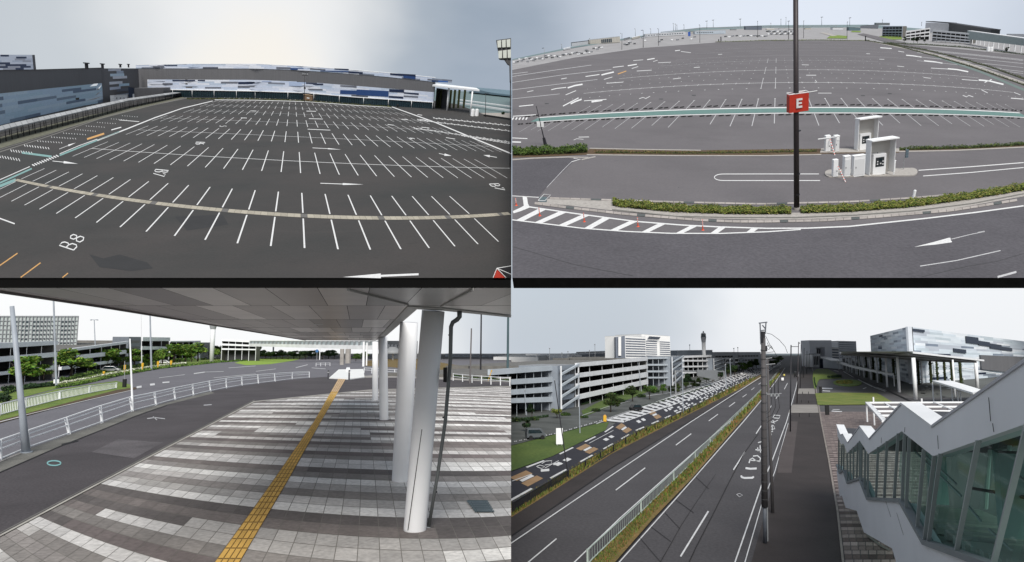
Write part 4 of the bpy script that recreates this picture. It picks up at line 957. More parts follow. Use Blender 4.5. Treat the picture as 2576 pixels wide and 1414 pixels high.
def wins(o, A, B, TA, TB, nf, rows, cols, m, u0=.06, u1=.94, v0=.1, v1=.9, fw=.62, fh=.5, name='window', each=False, proud=.06):
    proud = proud * (UQ if depth(A) > 400 else 1); each = each or rows * cols <= 64
    mb = MB()
    for r in range(rows):
        for c in range(cols):
            a = lerp(u0, u1, (c + (1 - fw) / 2) / cols); b = lerp(u0, u1, (c + (1 + fw) / 2) / cols); l = lerp(v0, v1, (r + (1 - fh) / 2) / rows); h = lerp(v0, v1, (r + (1 + fh) / 2) / rows)
            q = [A.lerp(B, s_).lerp(TA.lerp(TB, s_), t) + nf * proud for s_, t in ((a, l), (b, l), (b, h), (a, h))]
            if each: MB().prism(q, nf * proud).build(name, m, o)
            else: mb.prism(q, nf * proud)
    if not each: mb.build(name, m, o)
creamw = mat('cream_wall', (.45, .43, .38), .8, .1, .1)
b_ = block(v, 'hangar', 'long low grey hangar on the left of the airport skyline', 'hangar', *a1((605, 470))[0], *a1((780, 445))[0], 434 / 4, 412 / 4, 60, build, dark)
b_ = block(v, 'terminal_building', 'cream building with dark striped doors on the left skyline', 'building', *a1((780, 447))[0], *a1((1090, 425))[0], 405 / 4, 370 / 4, 60, creamw)
wins(*b_, 1, 6, glassd, .36, .72, .1, .85, .8, 1, 'door')
b_ = block(v, 'terminal_building', 'long pale low building with a strip of dark windows left of the skyline middle', 'building', *a1((1340, 372))[0], *a1((1745, 352))[0], 348 / 4, 318 / 4, 50, build); wins(*b_, 1, 14, glassd, .05, .95, .3, .8)
b_ = block(v, 'terminal_building', 'pale blue low building with dark windows near the blue sign', 'building', *a1((1840, 345))[0], *a1((2150, 340))[0], 318 / 4, 305 / 4, 50, mat('pale_blue_wall', (.40, .45, .50), .7, .1, .1)); wins(*b_, 1, 9, glassd, .05, .6, .3, .8)
b_ = block(v, 'terminal_building', 'dark roofed hall on the skyline just left of the E sign pole', 'building', *a1((2350, 300))[0], *a1((2515, 300))[0], 266 / 4, 264 / 4, 60, mat('slate_wall', (.12, .14, .17), .7), dark)
b_ = block(v, 'terminal_building', 'small low white building right of the E sign pole on the skyline', 'building', *a2((650, 300))[0], *a2((755, 300))[0], 280 / 4, 279 / 4, 40, build, dark)
b_ = block(v, 'terminal_building', 'long teal glazed building on the skyline right of the small white one', 'building', *a2((815, 308))[0], *a2((930, 308))[0], 277 / 4, 282 / 4, 40, mat('teal_wall', (.10, .15, .17), .5), dark)
for i, (x, y, w_, h) in enumerate([(520, 505, 70, 12), (1130, 405, 60, 14), (1210, 398, 80, 18), (1310, 385, 50, 12), (1500, 352, 40, 10), (1790, 335, 60, 14), (2060, 318, 70, 10), (2200, 305, 60, 8), (2560, 300, 80, 10), (2690, 296, 60, 8), (2800, 300, 70, 9), (2950, 296, 60, 12)]):
    sx, sy = 1288 + x / 4, y / 4; b_ = block(v, 'airport_shed', 'small low shed on the airport skyline beyond the east lot, %s from the left' % ordw(i + 1), 'shed', sx, sy, sx + w_ / 4, sy - (w_ / 4) * (.24 if x < 1400 else .1 if x < 2000 else 0), sy - h / 4, sy - (w_ / 4) * (.24 if x < 1400 else .1 if x < 2000 else 0) - h / 4, 6, [build, greym, creamw][i % 3], dark if i % 2 else whited, group='sheds on the skyline')
P = v.G(*a1((1785, 372))[0]); o = thing('blue_sign', 'small blue board standing before the pale building on the left skyline', 'sign', v, P, s=depth(P) / F); MB().cb(-3, 3, 0, .6, 2, 12).build('board', mat('blue_board', (.04, .10, .35), .5), o); MB().tube([(0, .3, 0), (0, .3, 2)], .4, 5).build('leg', greym, o)
A, B = v.G(*a1((1500, 340))[0]), v.G(*a2((700, 262))[0]); 
lb = thing('sea_bridge', 'long low grey bridge line running across the skyline to the E sign pole', 'bridge', v, A)
MB().prism([v.up(A, 82), v.up(v.G(1768, 71), 70.5), v.up(v.G(1768, 71), 69), v.up(A, 80.5)], v.e2 * (3 * UQ)).build('deck', greym, lb)
MB().prism([v.up(v.G(1768, 71), 69), v.up(v.G(1768, 71), 70.6), v.up(B, 66), v.up(B, 64.5)], v.e2 * (3 * UQ)).build('deck', greym, lb)
# rows of parked vans and containers
vp = None; cnt = 0
vlist = []
for i in range(46):
    x = lerp(20, 900, i / 45); y = lerp(640, 505, i / 45) + random.uniform(-30, 14); vlist.append((1288 + x / 4, y / 4))
for i in range(30):
    x = lerp(10, 270, (i % 15) / 14); y = 322 + 26 * (i // 15) + random.uniform(-3, 3); vlist.append((1932 + x / 4, y / 4))
for i in range(16): vlist.append((1288 + random.uniform(1100, 2000) / 4, 0)); vlist[-1] = (vlist[-1][0], plerp([(1560, 112), (1800, 92)], vlist[-1][0]) + random.uniform(-4, 3))
for i in range(12): vlist.append((1288 + lerp(2150, 2560, i / 11) / 4, 93 + random.uniform(-2, 2)))
vlist.sort()
vm = [white, mat('van_grey', (.2, .21, .23), .5), mat('van_dark', (.05, .055, .06), .5)]; protos = []
for i, (x, y) in enumerate(vlist):
    P = v.G(x, y); k = depth(P) / F; lab = 'tiny van parked in the yards beyond the east lot, %s from the left' % ordw(i + 1); j = i % 3
    if j >= len(protos):
        o = thing('parked_van', lab, 'van', v, P, s=k, group='vans parked beyond the east lot')
        MB().prism([(-3, 0, .5), (3, 0, .5), (3, 0, 1.6), (2.2, 0, 2.6), (-3, 0, 2.6)], (0, 8, 0)).build('body', vm[j], o); MB().cb(1.2, 2.6, -.1, 8.1, 1.6, 2.1).build('windscreen', glassd, o)
        for xx in (-2, 2): MB().tube([(xx, -.1, .5), (xx, 8.1, .5)], .55, 6).build('wheel', black, o)
        protos.append(o)
    else: o = copy_thing(protos[j], lab, v, P, random.uniform(-.4, .4), k)
# multi storey car park and dark roofed hall
def garage(view, name, lab, xL, yL, xR, yR, bands, posts, dpt=22, pm=None, wallm=None, slab=.8, group=None, inner=True):
    """open-deck car park: pale parapets (top/bottom at both ends), dark open storeys, posts"""
    pm = pm or whited; A, B = view.G(xL, yL), view.G(xR, yR); o = thing(name, lab, 'car park building', view, A, group=group)
    d = (B - A).normalized(); nb = view.u.cross(d).normalized()
    if nb.dot((A + B) / 2 - CAM) < 0: nb = -nb
    kA = depth(A) / F; q_ = view.q
    if q_ > 1: dpt = 6
    nb = nb * q_
    for (tL, bL, tR, bR) in bands:
        q = [view.up(A, bL), view.up(B, bR), view.up(B, tR), view.up(A, tL)]
        MB().prism([p - nb * .15 for p in q], nb * .35).build('parapet', pm, o)
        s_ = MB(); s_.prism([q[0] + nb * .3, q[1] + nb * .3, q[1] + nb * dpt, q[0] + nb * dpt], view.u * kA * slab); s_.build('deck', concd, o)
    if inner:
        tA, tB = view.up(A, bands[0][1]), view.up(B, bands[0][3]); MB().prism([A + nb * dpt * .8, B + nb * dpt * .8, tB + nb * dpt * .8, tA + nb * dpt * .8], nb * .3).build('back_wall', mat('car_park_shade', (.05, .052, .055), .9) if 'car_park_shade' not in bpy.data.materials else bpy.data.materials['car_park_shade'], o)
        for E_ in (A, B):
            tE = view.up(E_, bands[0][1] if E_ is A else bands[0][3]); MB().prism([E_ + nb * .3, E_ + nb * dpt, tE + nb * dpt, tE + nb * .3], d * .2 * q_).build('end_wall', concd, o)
    for i in range(posts):
        t = i / max(1, posts - 1); P = A.lerp(B, t); T = view.up(A, bands[0][0]).lerp(view.up(B, bands[0][2]), t)
        MB().tube([P + nb * .12, T + nb * .12 - (T - P) * .02], .7 * kA, 4).build('post', pm, o)
    return o
a_ = lambda x, y: a2((x, y))[0]
def gb(*r): return [tuple(q / 4 for q in x) for x in r]
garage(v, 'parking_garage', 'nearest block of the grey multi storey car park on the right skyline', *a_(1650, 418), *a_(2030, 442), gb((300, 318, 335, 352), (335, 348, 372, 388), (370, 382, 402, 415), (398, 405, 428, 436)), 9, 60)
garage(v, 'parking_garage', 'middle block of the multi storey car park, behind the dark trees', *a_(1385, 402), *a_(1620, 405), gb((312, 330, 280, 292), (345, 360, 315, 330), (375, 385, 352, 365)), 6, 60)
garage(v, 'parking_garage', 'far left block of the multi storey car park with blue grey parapets', *a_(1150, 368), *a_(1345, 378), gb((262, 275, 262, 272), (292, 305, 290, 300), (318, 330, 318, 330), (345, 352, 348, 356)), 7, 60, pm=mat('blue_grey_parapet', (.30, .33, .42), .6))  # parapets coloured blue grey
bh = thing('event_hall', 'hall with a long sloping black roof behind the multi storey car park', 'building', v, v.G(*a_(1640, 330)))
A, M_, B = v.G(*a_(1640, 330)), v.G(*a_(1870, 335)), v.G(*a_(2325, 385)); bk = v.e2 * (20 * UQ)
tops = [v.up(A, 55), v.up(M_, 59), v.up(B, 76)]; 
MB().prism([v.up(A, 82), v.up(M_, 84), v.up(M_, 60), v.up(A, 57)], bk).build('front_wall', build, bh)
MB().prism([v.up(M_, 84) - v.e2 * (.5 * UQ), v.up(B, 93) - v.e2 * (.5 * UQ), tops[2] - v.e2 * (.5 * UQ), tops[1] - v.e2 * (.5 * UQ)], bk).build('side_wall', mat('black_cladding', (.025, .03, .035), .6, .2, .1), bh)
MB().prism([tops[0] - v.e2 * (6 * UQ), tops[1] - v.e2 * (6 * UQ), tops[1] + bk, tops[0] + bk], v.u * (1.2 * UQ)).build('roof', dark, bh)
MB().prism([tops[1] - v.e2 * (2 * UQ), tops[2] - v.e2 * (2 * UQ), tops[2] + bk, tops[1] + bk], v.u * (1.0 * UQ)).build('roof', dark, bh)
b_ = block(v, 'terminal_building', 'pale low roof building at the left end of the garages on the skyline', 'building', *a_(950, 285), *a_(1110, 290), 262 / 4, 250 / 4, 60, mat('pale_roof', (.33, .34, .36), .7), dark)
b_ = block(v, 'terminal_building', 'flat dark roof block poking above the far garage block', 'building', *a_(1085, 255), *a_(1225, 256), 232 / 4, 233 / 4, 50, greym, dark)
UB = 8
ch = thing('station_concourse', 'long pale green elevated concourse on white legs at the right edge of the skyline', 'building', v, v.G(*a_(2040, 440)))
A, B = v.G(*a_(2040, 440)), v.G(*a_(2640, 545)); bk = v.e2 * (UB * UQ)
pgm = mat('pale_green_wall', (.28, .34, .34), .6, .1, .1)
MB().prism([v.up(A, 395 / 4), v.up(B, 465 / 4), v.up(B, 395 / 4), v.up(A, 315 / 4)], bk).build('wall', pgm, ch)
MB().prism([v.up(A, 372 / 4) - v.e2 * (.5 * UQ), v.up(B, 445 / 4) - v.e2 * (.5 * UQ), v.up(B, 420 / 4) - v.e2 * (.5 * UQ), v.up(A, 350 / 4) - v.e2 * (.5 * UQ)], v.e2 * (.3 * UQ)).build('window_strip', glassd, ch)
MB().prism([v.up(A, 318 / 4) - v.e2, v.up(B, 398 / 4) - v.e2, v.up(B, 388 / 4) - v.e2, v.up(A, 308 / 4) - v.e2], bk).build('roof_edge', whited, ch)
for i in range(12):
    P = A.lerp(B, .03 + .085 * i); MB().tube([P, v.up(P, lerp(395, 465, .03 + .085 * i) / 4)], .5 * UQ, 6).build('leg', white, ch)
b_ = block(v, 'terminal_building', 'pale stepped building at the far right end of the skyline', 'building', *a_(2460, 410), *a_(2640, 430), 345 / 4, 348 / 4, 50, build); wins(*b_, 3, 6, glassd)
for i, x in enumerate((2215, 2248)):
    P = v.G(*a_(x, 516)); k = depth(P) / F; o = thing('water_tank', ['white tank on the left of a pair at the lot edge by the concourse', 'white tank on the right of a pair at the lot edge by the concourse'][i], 'tank', v, P, s=k, group='white tanks at the concourse')
    MB().tube([(0, 0, 0), (0, 0, 8), (0, 0, 10)], 4, 10, 3.6).build('shell', white, o); MB().tube([(0, 0, 10), (0, 0, 10.6)], 2, 8, 1).build('lid', whited, o)
struct(sheet('grass_bank', v, a2((1100, 372), (1180, 352), (1345, 362), (1350, 395), (1180, 400)), grassm, z=.02)); struct(sheet('grass_bank', v, a2((590, 385), (640, 350), (800, 362), (790, 388)), grassm, z=.02)); struct(sheet('grass_bank', v, a2((830, 322), (850, 310), (935, 312), (930, 326)), grassm, z=.02))
struct(sheet('service_road', v, a2((900, 345), (960, 335), (1400, 430), (1250, 440)), asph2, z=.03)); struct(sheet('service_road', v, a2((520, 330), (560, 325), (700, 360), (640, 362)), concr, z=.03))
for i, (x, y, h, w_) in enumerate([(1370, 430, 16, .8), (1465, 432, 15, 1.1), (1505, 435, 18, 1), (1575, 437, 12, .8), (2400, 528, 14, 1)]):
    tree(v, *a_(x, y), h, '%s dark tree from the left in front of the multi storey car park' % ordw(i + 1), 'dark trees by the multi storey car park', 1 + i % 2, DGREEN, 'd', w_)
P = v.G(*a_(980, 412)); o = thing('bollard', 'dark post at the far corner of the east lot where the path starts', 'post', v, P, s=depth(P) / F); MB().tube([(0, 0, 0), (0, 0, 12)], 1.2, 6).build('post', dark, o)
MB().tube([(0, 0, 12), (0, 0, 12.6)], 1.3, 6, .6).build('cap', dark, o)
for i, x in enumerate((2080, 2103)):
    P = v.G(*a1((x, 418))[0]); o = thing('bollard', ['dark squat post at the far edge of the east lot', 'taller dark post at the far edge of the east lot'][i], 'post', v, P, s=depth(P) / F); MB().tube([(0, 0, 0), (0, 0, 5 + 6 * i)], 1.2, 6).build('post', dark, o); MB().tube([(0, 0, 5 + 6 * i), (0, 0, 5.6 + 6 * i)], 1.3, 6, .6).build('cap', dark, o)
# ======================= STATION SIDE PLAZA (lower left) =======================
v = BL
def b1(*ps): return [(x / 4, 708 + y / 4) for x, y in ps]
def b2_(*ps): return [(644 + x / 4, 708 + y / 4) for x, y in ps]
def b3(*ps): return [(x / 4, 1060 + y / 4) for x, y in ps]
def b4(*ps): return [(644 + x / 4, 1060 + y / 4) for x, y in ps]
XR = 1285.6
def clip(poly, conv):
    """keep the part of poly inside the convex polygon conv (picture points, clockwise)"""
    out = poly
    for i in range(len(conv)):
        a, b = conv[i], conv[(i + 1) % len(conv)]; inp = out; out = []
        if not inp: return []
        f = lambda p: (b[0] - a[0]) * (p[1] - a[1]) - (b[1] - a[1]) * (p[0] - a[0])
        for j in range(len(inp)):
            p, q = inp[j], inp[(j + 1) % len(inp)]; fp, fq = f(p), f(q)
            if fp >= 0: out.append(p)
            if (fp >= 0) != (fq >= 0):
                t = fp / (fp - fq); out.append((p[0] + (q[0] - p[0]) * t, p[1] + (q[1] - p[1]) * t))
    return out
g_ = [v.G(-900, 1560), v.G(XR, 1560), v.G(XR, 891.5), v.G(-900, 891.5)]
rd = MB(); rd.poly(g_); road = struct(rd.build('road', asph4))
rb = MB(); a, b = v.G(XR, 1560, -.01), v.G(XR, 893, -.01); 
FB = [(-60, 1190), (0, 1158), (72, 1130), (175, 1094), (256, 1066), (331, 1037), (441, 1008), (529, 985), (608, 971), (692, 960), (778, 951), (850, 946)]
wk = FB + [(1000, 948), (XR, 962), (XR, 985), (936, 985), (640, 1016), (0, 1355), (-120, 1420)]
walk = struct(sheet('walkway', v, wk, asph3, z=.02))
PL = [(-300, 1507), (0, 1349), (640, 1011), (936, 981), (XR, 973), (XR, 1540), (-300, 1540)]
plaza = struct(sheet('plaza', v, PL, mat('tile_grout', (.19, .18, .165), .9, .2, 2), z=.03))
sheet('asphalt_patch', v, b3((920, 310), (1190, 180), (1640, 212), (1350, 372)), asphP, z=.025, parent=walk)
sheet('kerb_strip', v, [(-60, 1188), (0, 1157), (72, 1129), (175, 1093), (256, 1065), (331, 1036), (441, 1007), (529, 984.5), (540, 989), (420, 1018), (340, 1046), (262, 1078), (150, 1122), (0, 1187), (-60, 1215)], mat('mossy_concrete', (.16, .155, .14), .9, .25, .8, fine=.2, fscale=20), z=.026, parent=walk)
mkb = MB()
stroke(mkb, v, [(-60, 1192), (0, 1160), (60, 1136)], 4, z=.035); mkb.build('kerb_edge', concr, walk)
ck = MB(); stroke(ck, v, [(-60, 1217), (0, 1188), (150, 1123), (262, 1079), (340, 1047), (420, 1020)], 2.5, 1.2, z=.03); stroke(ck, v, b3((620, 235), (700, 215), (790, 195)), 5, 2, z=.031)
ck.build('joint_gap', black, walk)
rg = MB(); rp = [(136 + 17 * math.cos(t / 20 * 6.283), 1165 + 6 * math.sin(t / 20 * 6.283)) for t in range(21)]; stroke(rg, v, rp, 3.2, z=.03); rg.build('manhole_ring', mat('cyan_paint', (.20, .42, .42), .6), walk)
wn = MB()
for p in [b1((1480, 1380), (1560, 1370), (1660, 1382)), b1((2050, 1245), (2130, 1240)), b1((1540, 1360), (1580, 1395))]: stroke(wn, v, p, 2, z=.03)
wn.build('worn_marks', paintw, walk)
kb = MB(); stroke(kb, v, [(-300, 1505), (0, 1347), (640, 1009.5)], 6, 2.2, z=.05); stroke(kb, v, [(640, 1010), (936, 980.5), (XR, 972)], 1.6, z=.05)
kb.build('kerb', mat('pale_kerb', (.42, .40, .36), .8, .2, 1.5), plaza)
kb = MB(); stroke(kb, v, [(-300, 1497), (0, 1341), (640, 1006)], 4, 1.5, z=.045); kb.build('kerb_gutter', concd, plaza)
# paving tiles, each row curving as laid
tm = MB(); conv = [(0, 1351), (640, 1012), (936, 982), (XR, 974), (XR, 1530), (-250, 1530), (-250, 1483)]
R = random.Random(5)
CW = [(.72, .70, .67), (.62, .60, .58)]; CLt = [(.50, .475, .455), (.44, .42, .40), (.55, .525, .50)]; CM = [(.29, .265, .25), (.25, .23, .215), (.34, .315, .30)]; CD = [(.155, .13, .125), (.19, .165, .155), (.13, .115, .11)]
for j in range(-26, 110):
    seqL = {0: 'W', 4: 'W', 3: 'L', 2: 'M', 1: 'L', 5: 'M', 6: 'D', -1: 'D', -2: 'D', -3: 'L', -4: 'W', -5: 'M', -6: 'D', -7: 'W', -8: 'L', -9: 'M', 7: 'W'}
    base_c = seqL.get(j) or 'WMDWLMDL'[(j + (j // 11)) % 8]
    X = -70; run = 0; cls = base_c
    while X < 60:
        if run <= 0:
            run = R.randint(6, 18); q = R.random()
            cls = base_c if q < .84 else R.choice('WLMD')
            if j < 8 and X > -4.5 and X < 2.5: cls = base_c
            pc = R.choice({'W': CW, 'L': CLt, 'M': CM, 'D': CD}[cls])
        run -= 1
        gx, gy = .02, .022
        q = [(X + gx, j + gy), (X + 1 - gx, j + gy), (X + 1 - gx, j + 1 - gy), (X + gx, j + 1 - gy)]
        wden = [(-0.0213733 * a + 0.0600952 * b + 1) for a, b in q]
        X += 1
        if min(wden) < .12: continue
        p = [mBL(*a) for a in q]
        cx_, cy_ = sum(a[0] for a in p) / 4, sum(a[1] for a in p) / 4
        if cx_ < -320 or cx_ > XR + 60 or cy_ > 1620 or cy_ < 972: continue
        area = sum(p[i][0] * p[(i + 1) % 4][1] - p[(i + 1) % 4][0] * p[i][1] for i in range(4))
        if area < 0: p = p[::-1]
        p = clip(p, conv)
        if len(p) < 3: continue
        k = R.uniform(.86, 1.12)
        if cx_ > 1120 and cy_ < 1180: k *= 1.25  # tiles past the columns painted lighter to stand in for overexposed daylight
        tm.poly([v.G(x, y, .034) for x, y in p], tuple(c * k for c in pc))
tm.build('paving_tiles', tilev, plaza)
# tactile strip
tb_ = MB(); tL = [(851, 953), (789, 1062), (693, 1200), (644, 1270), (540, 1414), (500, 1470)]; tR_ = [(870, 953), (806, 1062), (729, 1200), (676, 1290), (603, 1414), (568, 1470)]
def xat(l, y):
    for i in range(len(l) - 1):
        if y <= l[i + 1][1] or i == len(l) - 2:
            t = (y - l[i][1]) / (l[i + 1][1] - l[i][1]); return lerp(l[i][0], l[i + 1][0], t)
tb_.poly([v.G(x, y, .042) for x, y in tL + tR_[::-1]]); ts = tb_.build('tactile_strip', mat('tactile_joint', (.26, .16, .05), .8, .1), plaza)
tq = MB(); y = 953.0; blk = 0
while y < 1465:
    hh = (y - 888) ** 2 / (1700 * 3) * .62 * .9; y2 = y + hh
    for s_ in range(4):
        a_, b_ = (s_ + .1) / 4, (s_ + .9) / 4
        ya, yb = y + hh * .05, y + hh * .93; k = random.uniform(.88, 1.1); c = (.66 * k, .40 * k, .10 * k) if y > 985 else (.62 * k, .44 * k, .27 * k)
        tq.quad(*[v.G(lerp(xat(tL, yy), xat(tR_, yy), u_), yy, .05) for yy, u_ in ((ya, a_), (ya, b_), (yb, b_), (yb, a_))], c)
    y = y2
tq.build('tactile_bars', concv, ts)
gt = MB()
for i in range(6): 
    a, b = b4((2130 + i * 14, 803 + i * 20), (2335 + i * 12, 803 + i * 20)); stroke(gt, v, [a, b], 3.6, z=.06, col=(.12, .16, .18))
gt.build('drain_grate', concv, plaza)
gt = MB(); stroke(gt, v, b4((2120, 795), (2325, 795), (2400, 905), (2205, 905), (2120, 795)), 1.2, z=.065); gt.build('grate_frame', mat('teal_frame', (.05, .09, .1), .5), plaza)
# grass and verge on the left
struct(sheet('grass_verge', v, [(-80, 1045), (0, 1020), (140, 980), (293, 958), (330, 968), (330, 977), (0, 1062), (-80, 1085)], grassm, z=.02))
struct(sheet('grass_verge', v, [(-80, 1000), (60, 972), (140, 957), (250, 936), (400, 908), (560, 898), (643, 896), (643, 905), (560, 910), (400, 926), (300, 944), (200, 966), (140, 978), (-80, 1035)], grassm, z=.015))
struct(sheet('dirt_strip', v, [(-80, 1078), (0, 1057), (293, 981), (340, 974), (345, 978), (200, 1010), (0, 1064), (-80, 1090)], soil, z=.025))
gi = struct(sheet('grass_island', v, [(590, 913), (615, 905), (700, 898), (772, 893), (775, 898), (735, 908), (680, 916), (620, 919)], mat('bright_grass', (.24, .36, .05), .95, .1, .4, fine=.2, fscale=5), z=.02))
struct(sheet('grass_verge', v, b2_((1100, 800), (1470, 770), (1600, 770), (2000, 840), (2566, 850), (2566, 945), (2000, 930), (1330, 860), (1100, 850)), grassd, z=.02))
sheet('far_road', v, b2_((480, 860), (830, 745), (850, 745), (840, 840), (640, 870)), asph4, z=.015, parent=road)
lm = MB()
for p, w_ in [(b1((1375, 1066), (1425, 1058)), 5), (b1((1510, 1040), (1558, 1034)), 5), (b1((1635, 1018), (1705, 1012)), 3), (b1((1950, 928), (2060, 912)), 2), (b1((2060, 912), (2250, 906)), .8), (b1((1600, 970), (1860, 938)), .8), (b1((0, 1412), (230, 1355)), 1.6), (b1((230, 1350), (900, 1190), (1320, 1095)), 1), (b1((2150, 970), (2573, 930)), .8), (b1((2300, 870), (2573, 850)), .8),
             (b2_((400, 868), (520, 838)), 1.2), (b2_((560, 870), (700, 880)), 1), (b2_((0, 905), (200, 880)), .8)]: stroke(lm, v, p, w_, z=.03)
lm.build('lane_marks', paint, road)
sheet('gravel_edge', v, [(850, 950), (1000, 940), (XR, 948), (XR, 962), (1000, 950)], concr, z=.026, parent=walk)
# white pad and bollards
pd = thing('ramp_pad', 'bright white raised pad across the walkway at the end of the yellow tactile strip', 'ramp', v, v.G(870, 954))
MB().prism([v.G(x, y) for x, y in [(828, 953), (852, 931), (914, 930), (917, 951), (880, 956)]], v.u * .12).build('slab', mat('bright_concrete', (.8, .8, .78), .7, .05), pd)
MB().prism([v.G(x, y, .12) for x, y in [(872, 931), (880, 931), (880, 934), (871, 934)]], v.u * .5).build('box', whited, pd)
for i, (x, y, t) in enumerate([(825.5, 955, 933), (878, 956, 932)]):
    P = v.G(x, y); k = depth(P) / F; h = v.top(P, t) / k; o = thing('bollard', ['dark round bollard at the left corner of the white pad', 'dark round bollard in front of the middle of the white pad'][i], 'bollard', v, P, s=k, group='dark bollards at the pad')
    MB().tube([(0, 0, 0), (0, 0, h)], 2, 10).build('post', greym if False else mat('bollard_grey', (.06, .06, .07), .5), o); MB().tube([(0, 0, h * .8), (0, 0, h * .86)], 2.2, 10).build('band', paint, o); MB().tube([(0, 0, h), (0, 0, h + 1.5)], 2, 10, .6).build('cap', dark, o)
# guard fence with white rails
FT = [(-60, 1148), (0, 1106), (68, 1083), (165, 1050), (252, 1020), (327, 998), (388, 986), (437, 975), (484, 966), (526, 958), (568, 951), (608, 946), (648, 942), (690, 939), (735, 936), (778, 935)]
FBx = [(-60, 1190), (0, 1160), (72, 1129), (175, 1094), (257, 1065), (333, 1036), (393, 1020), (441, 1006), (487, 995), (530, 985), (570, 977), (609, 970), (650, 965), (692, 960), (735, 954), (778, 950)]
gf = thing('guard_fence', 'long white pipe guard fence curving along the walkway beside the road', 'fence', v, v.G(333, 1036))
PB = [v.G(*p) for p in FBx]; PT = [P + (D(t[0], t[1], depth(v.up(P, t[1]))) - P) for P, t in zip(PB, FT)]
for i in range(1, len(PB)):
    k = depth(PB[i]) / F; MB().tube([PB[i], PT[i]], .055, 8).build('post', white, gf)
for fr_ in (.97, .80, .55, .1): MB().tube([a.lerp(b, fr_) for a, b in zip(PB, PT)], .028 if fr_ < .9 else .034, 6).build('rail', white, gf)
# picket fence
pf = thing('picket_fence', 'white vertical bar railing on the grass verge at the far left', 'fence', v, v.G(150, 1010))
pr = MB(); L0_, L1_ = [(-40, 1057), (0, 1046), (58, 1030), (150, 1006), (225, 990), (293, 977)], [(-40, 1027), (0, 1016), (58, 1003), (150, 984), (225, 971), (293, 963)]
Pb = [v.G(x, y) for x, y in L0_]; Pt = [v.up(P, y) for P, (x, y) in zip(Pb, L1_)]
for i in range(92):
    t = (i / 91) ** .8; x = lerp(-40, 293, t); P = v.G(x, plerp(L0_, x)); T = v.up(P, plerp(L1_, x)); MB().tube([P + (T - P) * .08, T], .018, 4).build('bar', white, pf)
pr.tube(Pt, .03, 6); pr.tube([a.lerp(b, .1) for a, b in zip(Pb, Pt)], .025, 6); pr.build('rails', white, pf)
for x in (-3, 62, 150, 225, 292): P = v.G(x, plerp(L0_, x)); MB().tube([P, v.up(P, plerp(L1_, x) - 1)], .07, 6).build('post', white, pf)
# lamp posts and masts
lm_ = mat('galvanised_steel', (.30, .33, .37), .45, .15, 1)
P = v.G(66, 1141); d0 = depth(P); k = d0 / F; o = thing('street_lamp', 'thick grey lamp post in front of the guard fence, nearest on the left', 'lamp post', v, P)
T = D(30, 770, d0); MB().tube([P, P.lerp(T, .3), T], 10 * k, 14, 5 * k).build('shaft', lm_, o, smooth=True); MB().tube([P, P + v.u * .06], 14 * k, 14).build('base', lm_, o)
for nm, lb, x, y, tx, ty, r, m in [('street_lamp', 'tall thin grey post with two small white boxes, behind the picket fence', 142, 974, 134, 735, 2.2, lm_), ('street_lamp', 'slim double armed street lamp behind the left hedge', 242, 931, 237, 805, 1.1, lm_), ('street_lamp', 'tall thin pale mast by the car park trees, left of a pair', 357, 931, 354, 735, .8, whited), ('street_lamp', 'tall grey mast by the car park trees, right of a pair', 381, 932, 376, 735, 1.8, lm_), ('sign_post', 'slim white post standing against the guard fence', 334, 1036, 327, 852, 2.1, white)]:
    P = v.G(x, y); k = depth(P) / F; T = D(tx, ty, depth(v.up(P, ty))); o = thing(nm, lb, 'post', v, P, group=None); MB().tube([P, T], r * 1.3 * k, 8, r * .8 * k).build('shaft', m, o)
    if x == 142:
        for q in (-5, 4): c = P + (T - P) * .06; MB().prism([c + v.e1 * (q + a_) * k + v.u * b_ * k for a_, b_ in ((-2, -5), (2, -5), (2, 5), (-2, 5))], v.e2 * 3 * k).build('box', white, o)
    if x == 242:
        for q in (-1, 1): MB().tube([T, T + v.e1 * q * 8 * k + v.u * 1 * k], .8 * k, 5).build('arm', lm_, o); c = T + v.e1 * q * 8 * k; MB().tube([c - v.e1 * 2 * k, c + v.e1 * 2 * k], 1.2 * k, 6).build('lamp_head', lm_, o)
P = v.G(311, 975); k = depth(P) / F; o = thing('delineator_box', 'black box bollard with a thin post behind the end of the picket fence', 'bollard', v, P, s=k); MB().cb(-4, 4, 0, 6, 0, 21).build('body', black, o, bevel=.5); MB().tube([(-1, 3, 21), (-3, 3, 66)], .9, 5).build('post', greym, o)
# hedges, flowers, bushes, trees
hedge('hedge', v, [(140, 978), (200, 970), (300, 947), (400, 929), (550, 913), (650, 906)], 5, 8, 'long green hedge along the far kerb of the road on the left', n=3600, cols=[(.07, .14, .025), (.12, .20, .03), (.035, .06, .015)], lsize=1.6, seed=41, wend=2, hend=3)
hedge('flower_bed', v, [(137, 969), (200, 958), (300, 938), (400, 921), (470, 914)], 3, 6, 'line of white blossom along the back of the roadside hedge', 'flower bed', n=900, cols=[(.6, .6, .5), (.4, .45, .3), (.7, .7, .6)], lsize=1.3, seed=42, wend=1.5, hend=3)
hedge('hedge', v, [(54, 982), (100, 976), (140, 972)], 4, 12, 'short dark hedge block behind the picket fence', n=800, cols=DGREEN, lsize=2, seed=43)
hedge('hedge', v, [(560, 903), (620, 899), (700, 896), (768, 893)], 2, 3, 'low yellow green hedge behind the grass island', n=700, cols=[(.2, .3, .04), (.12, .18, .03)], lsize=1.0, seed=44)
hedge('hedge', v, [(1140, 952), (1200, 956), (XR - 2, 962)], 2, 9, 'dark low hedge on the right behind the drainpipe', n=900, cols=DGREEN + [(.08, .10, .03)], lsize=1.5, seed=45)
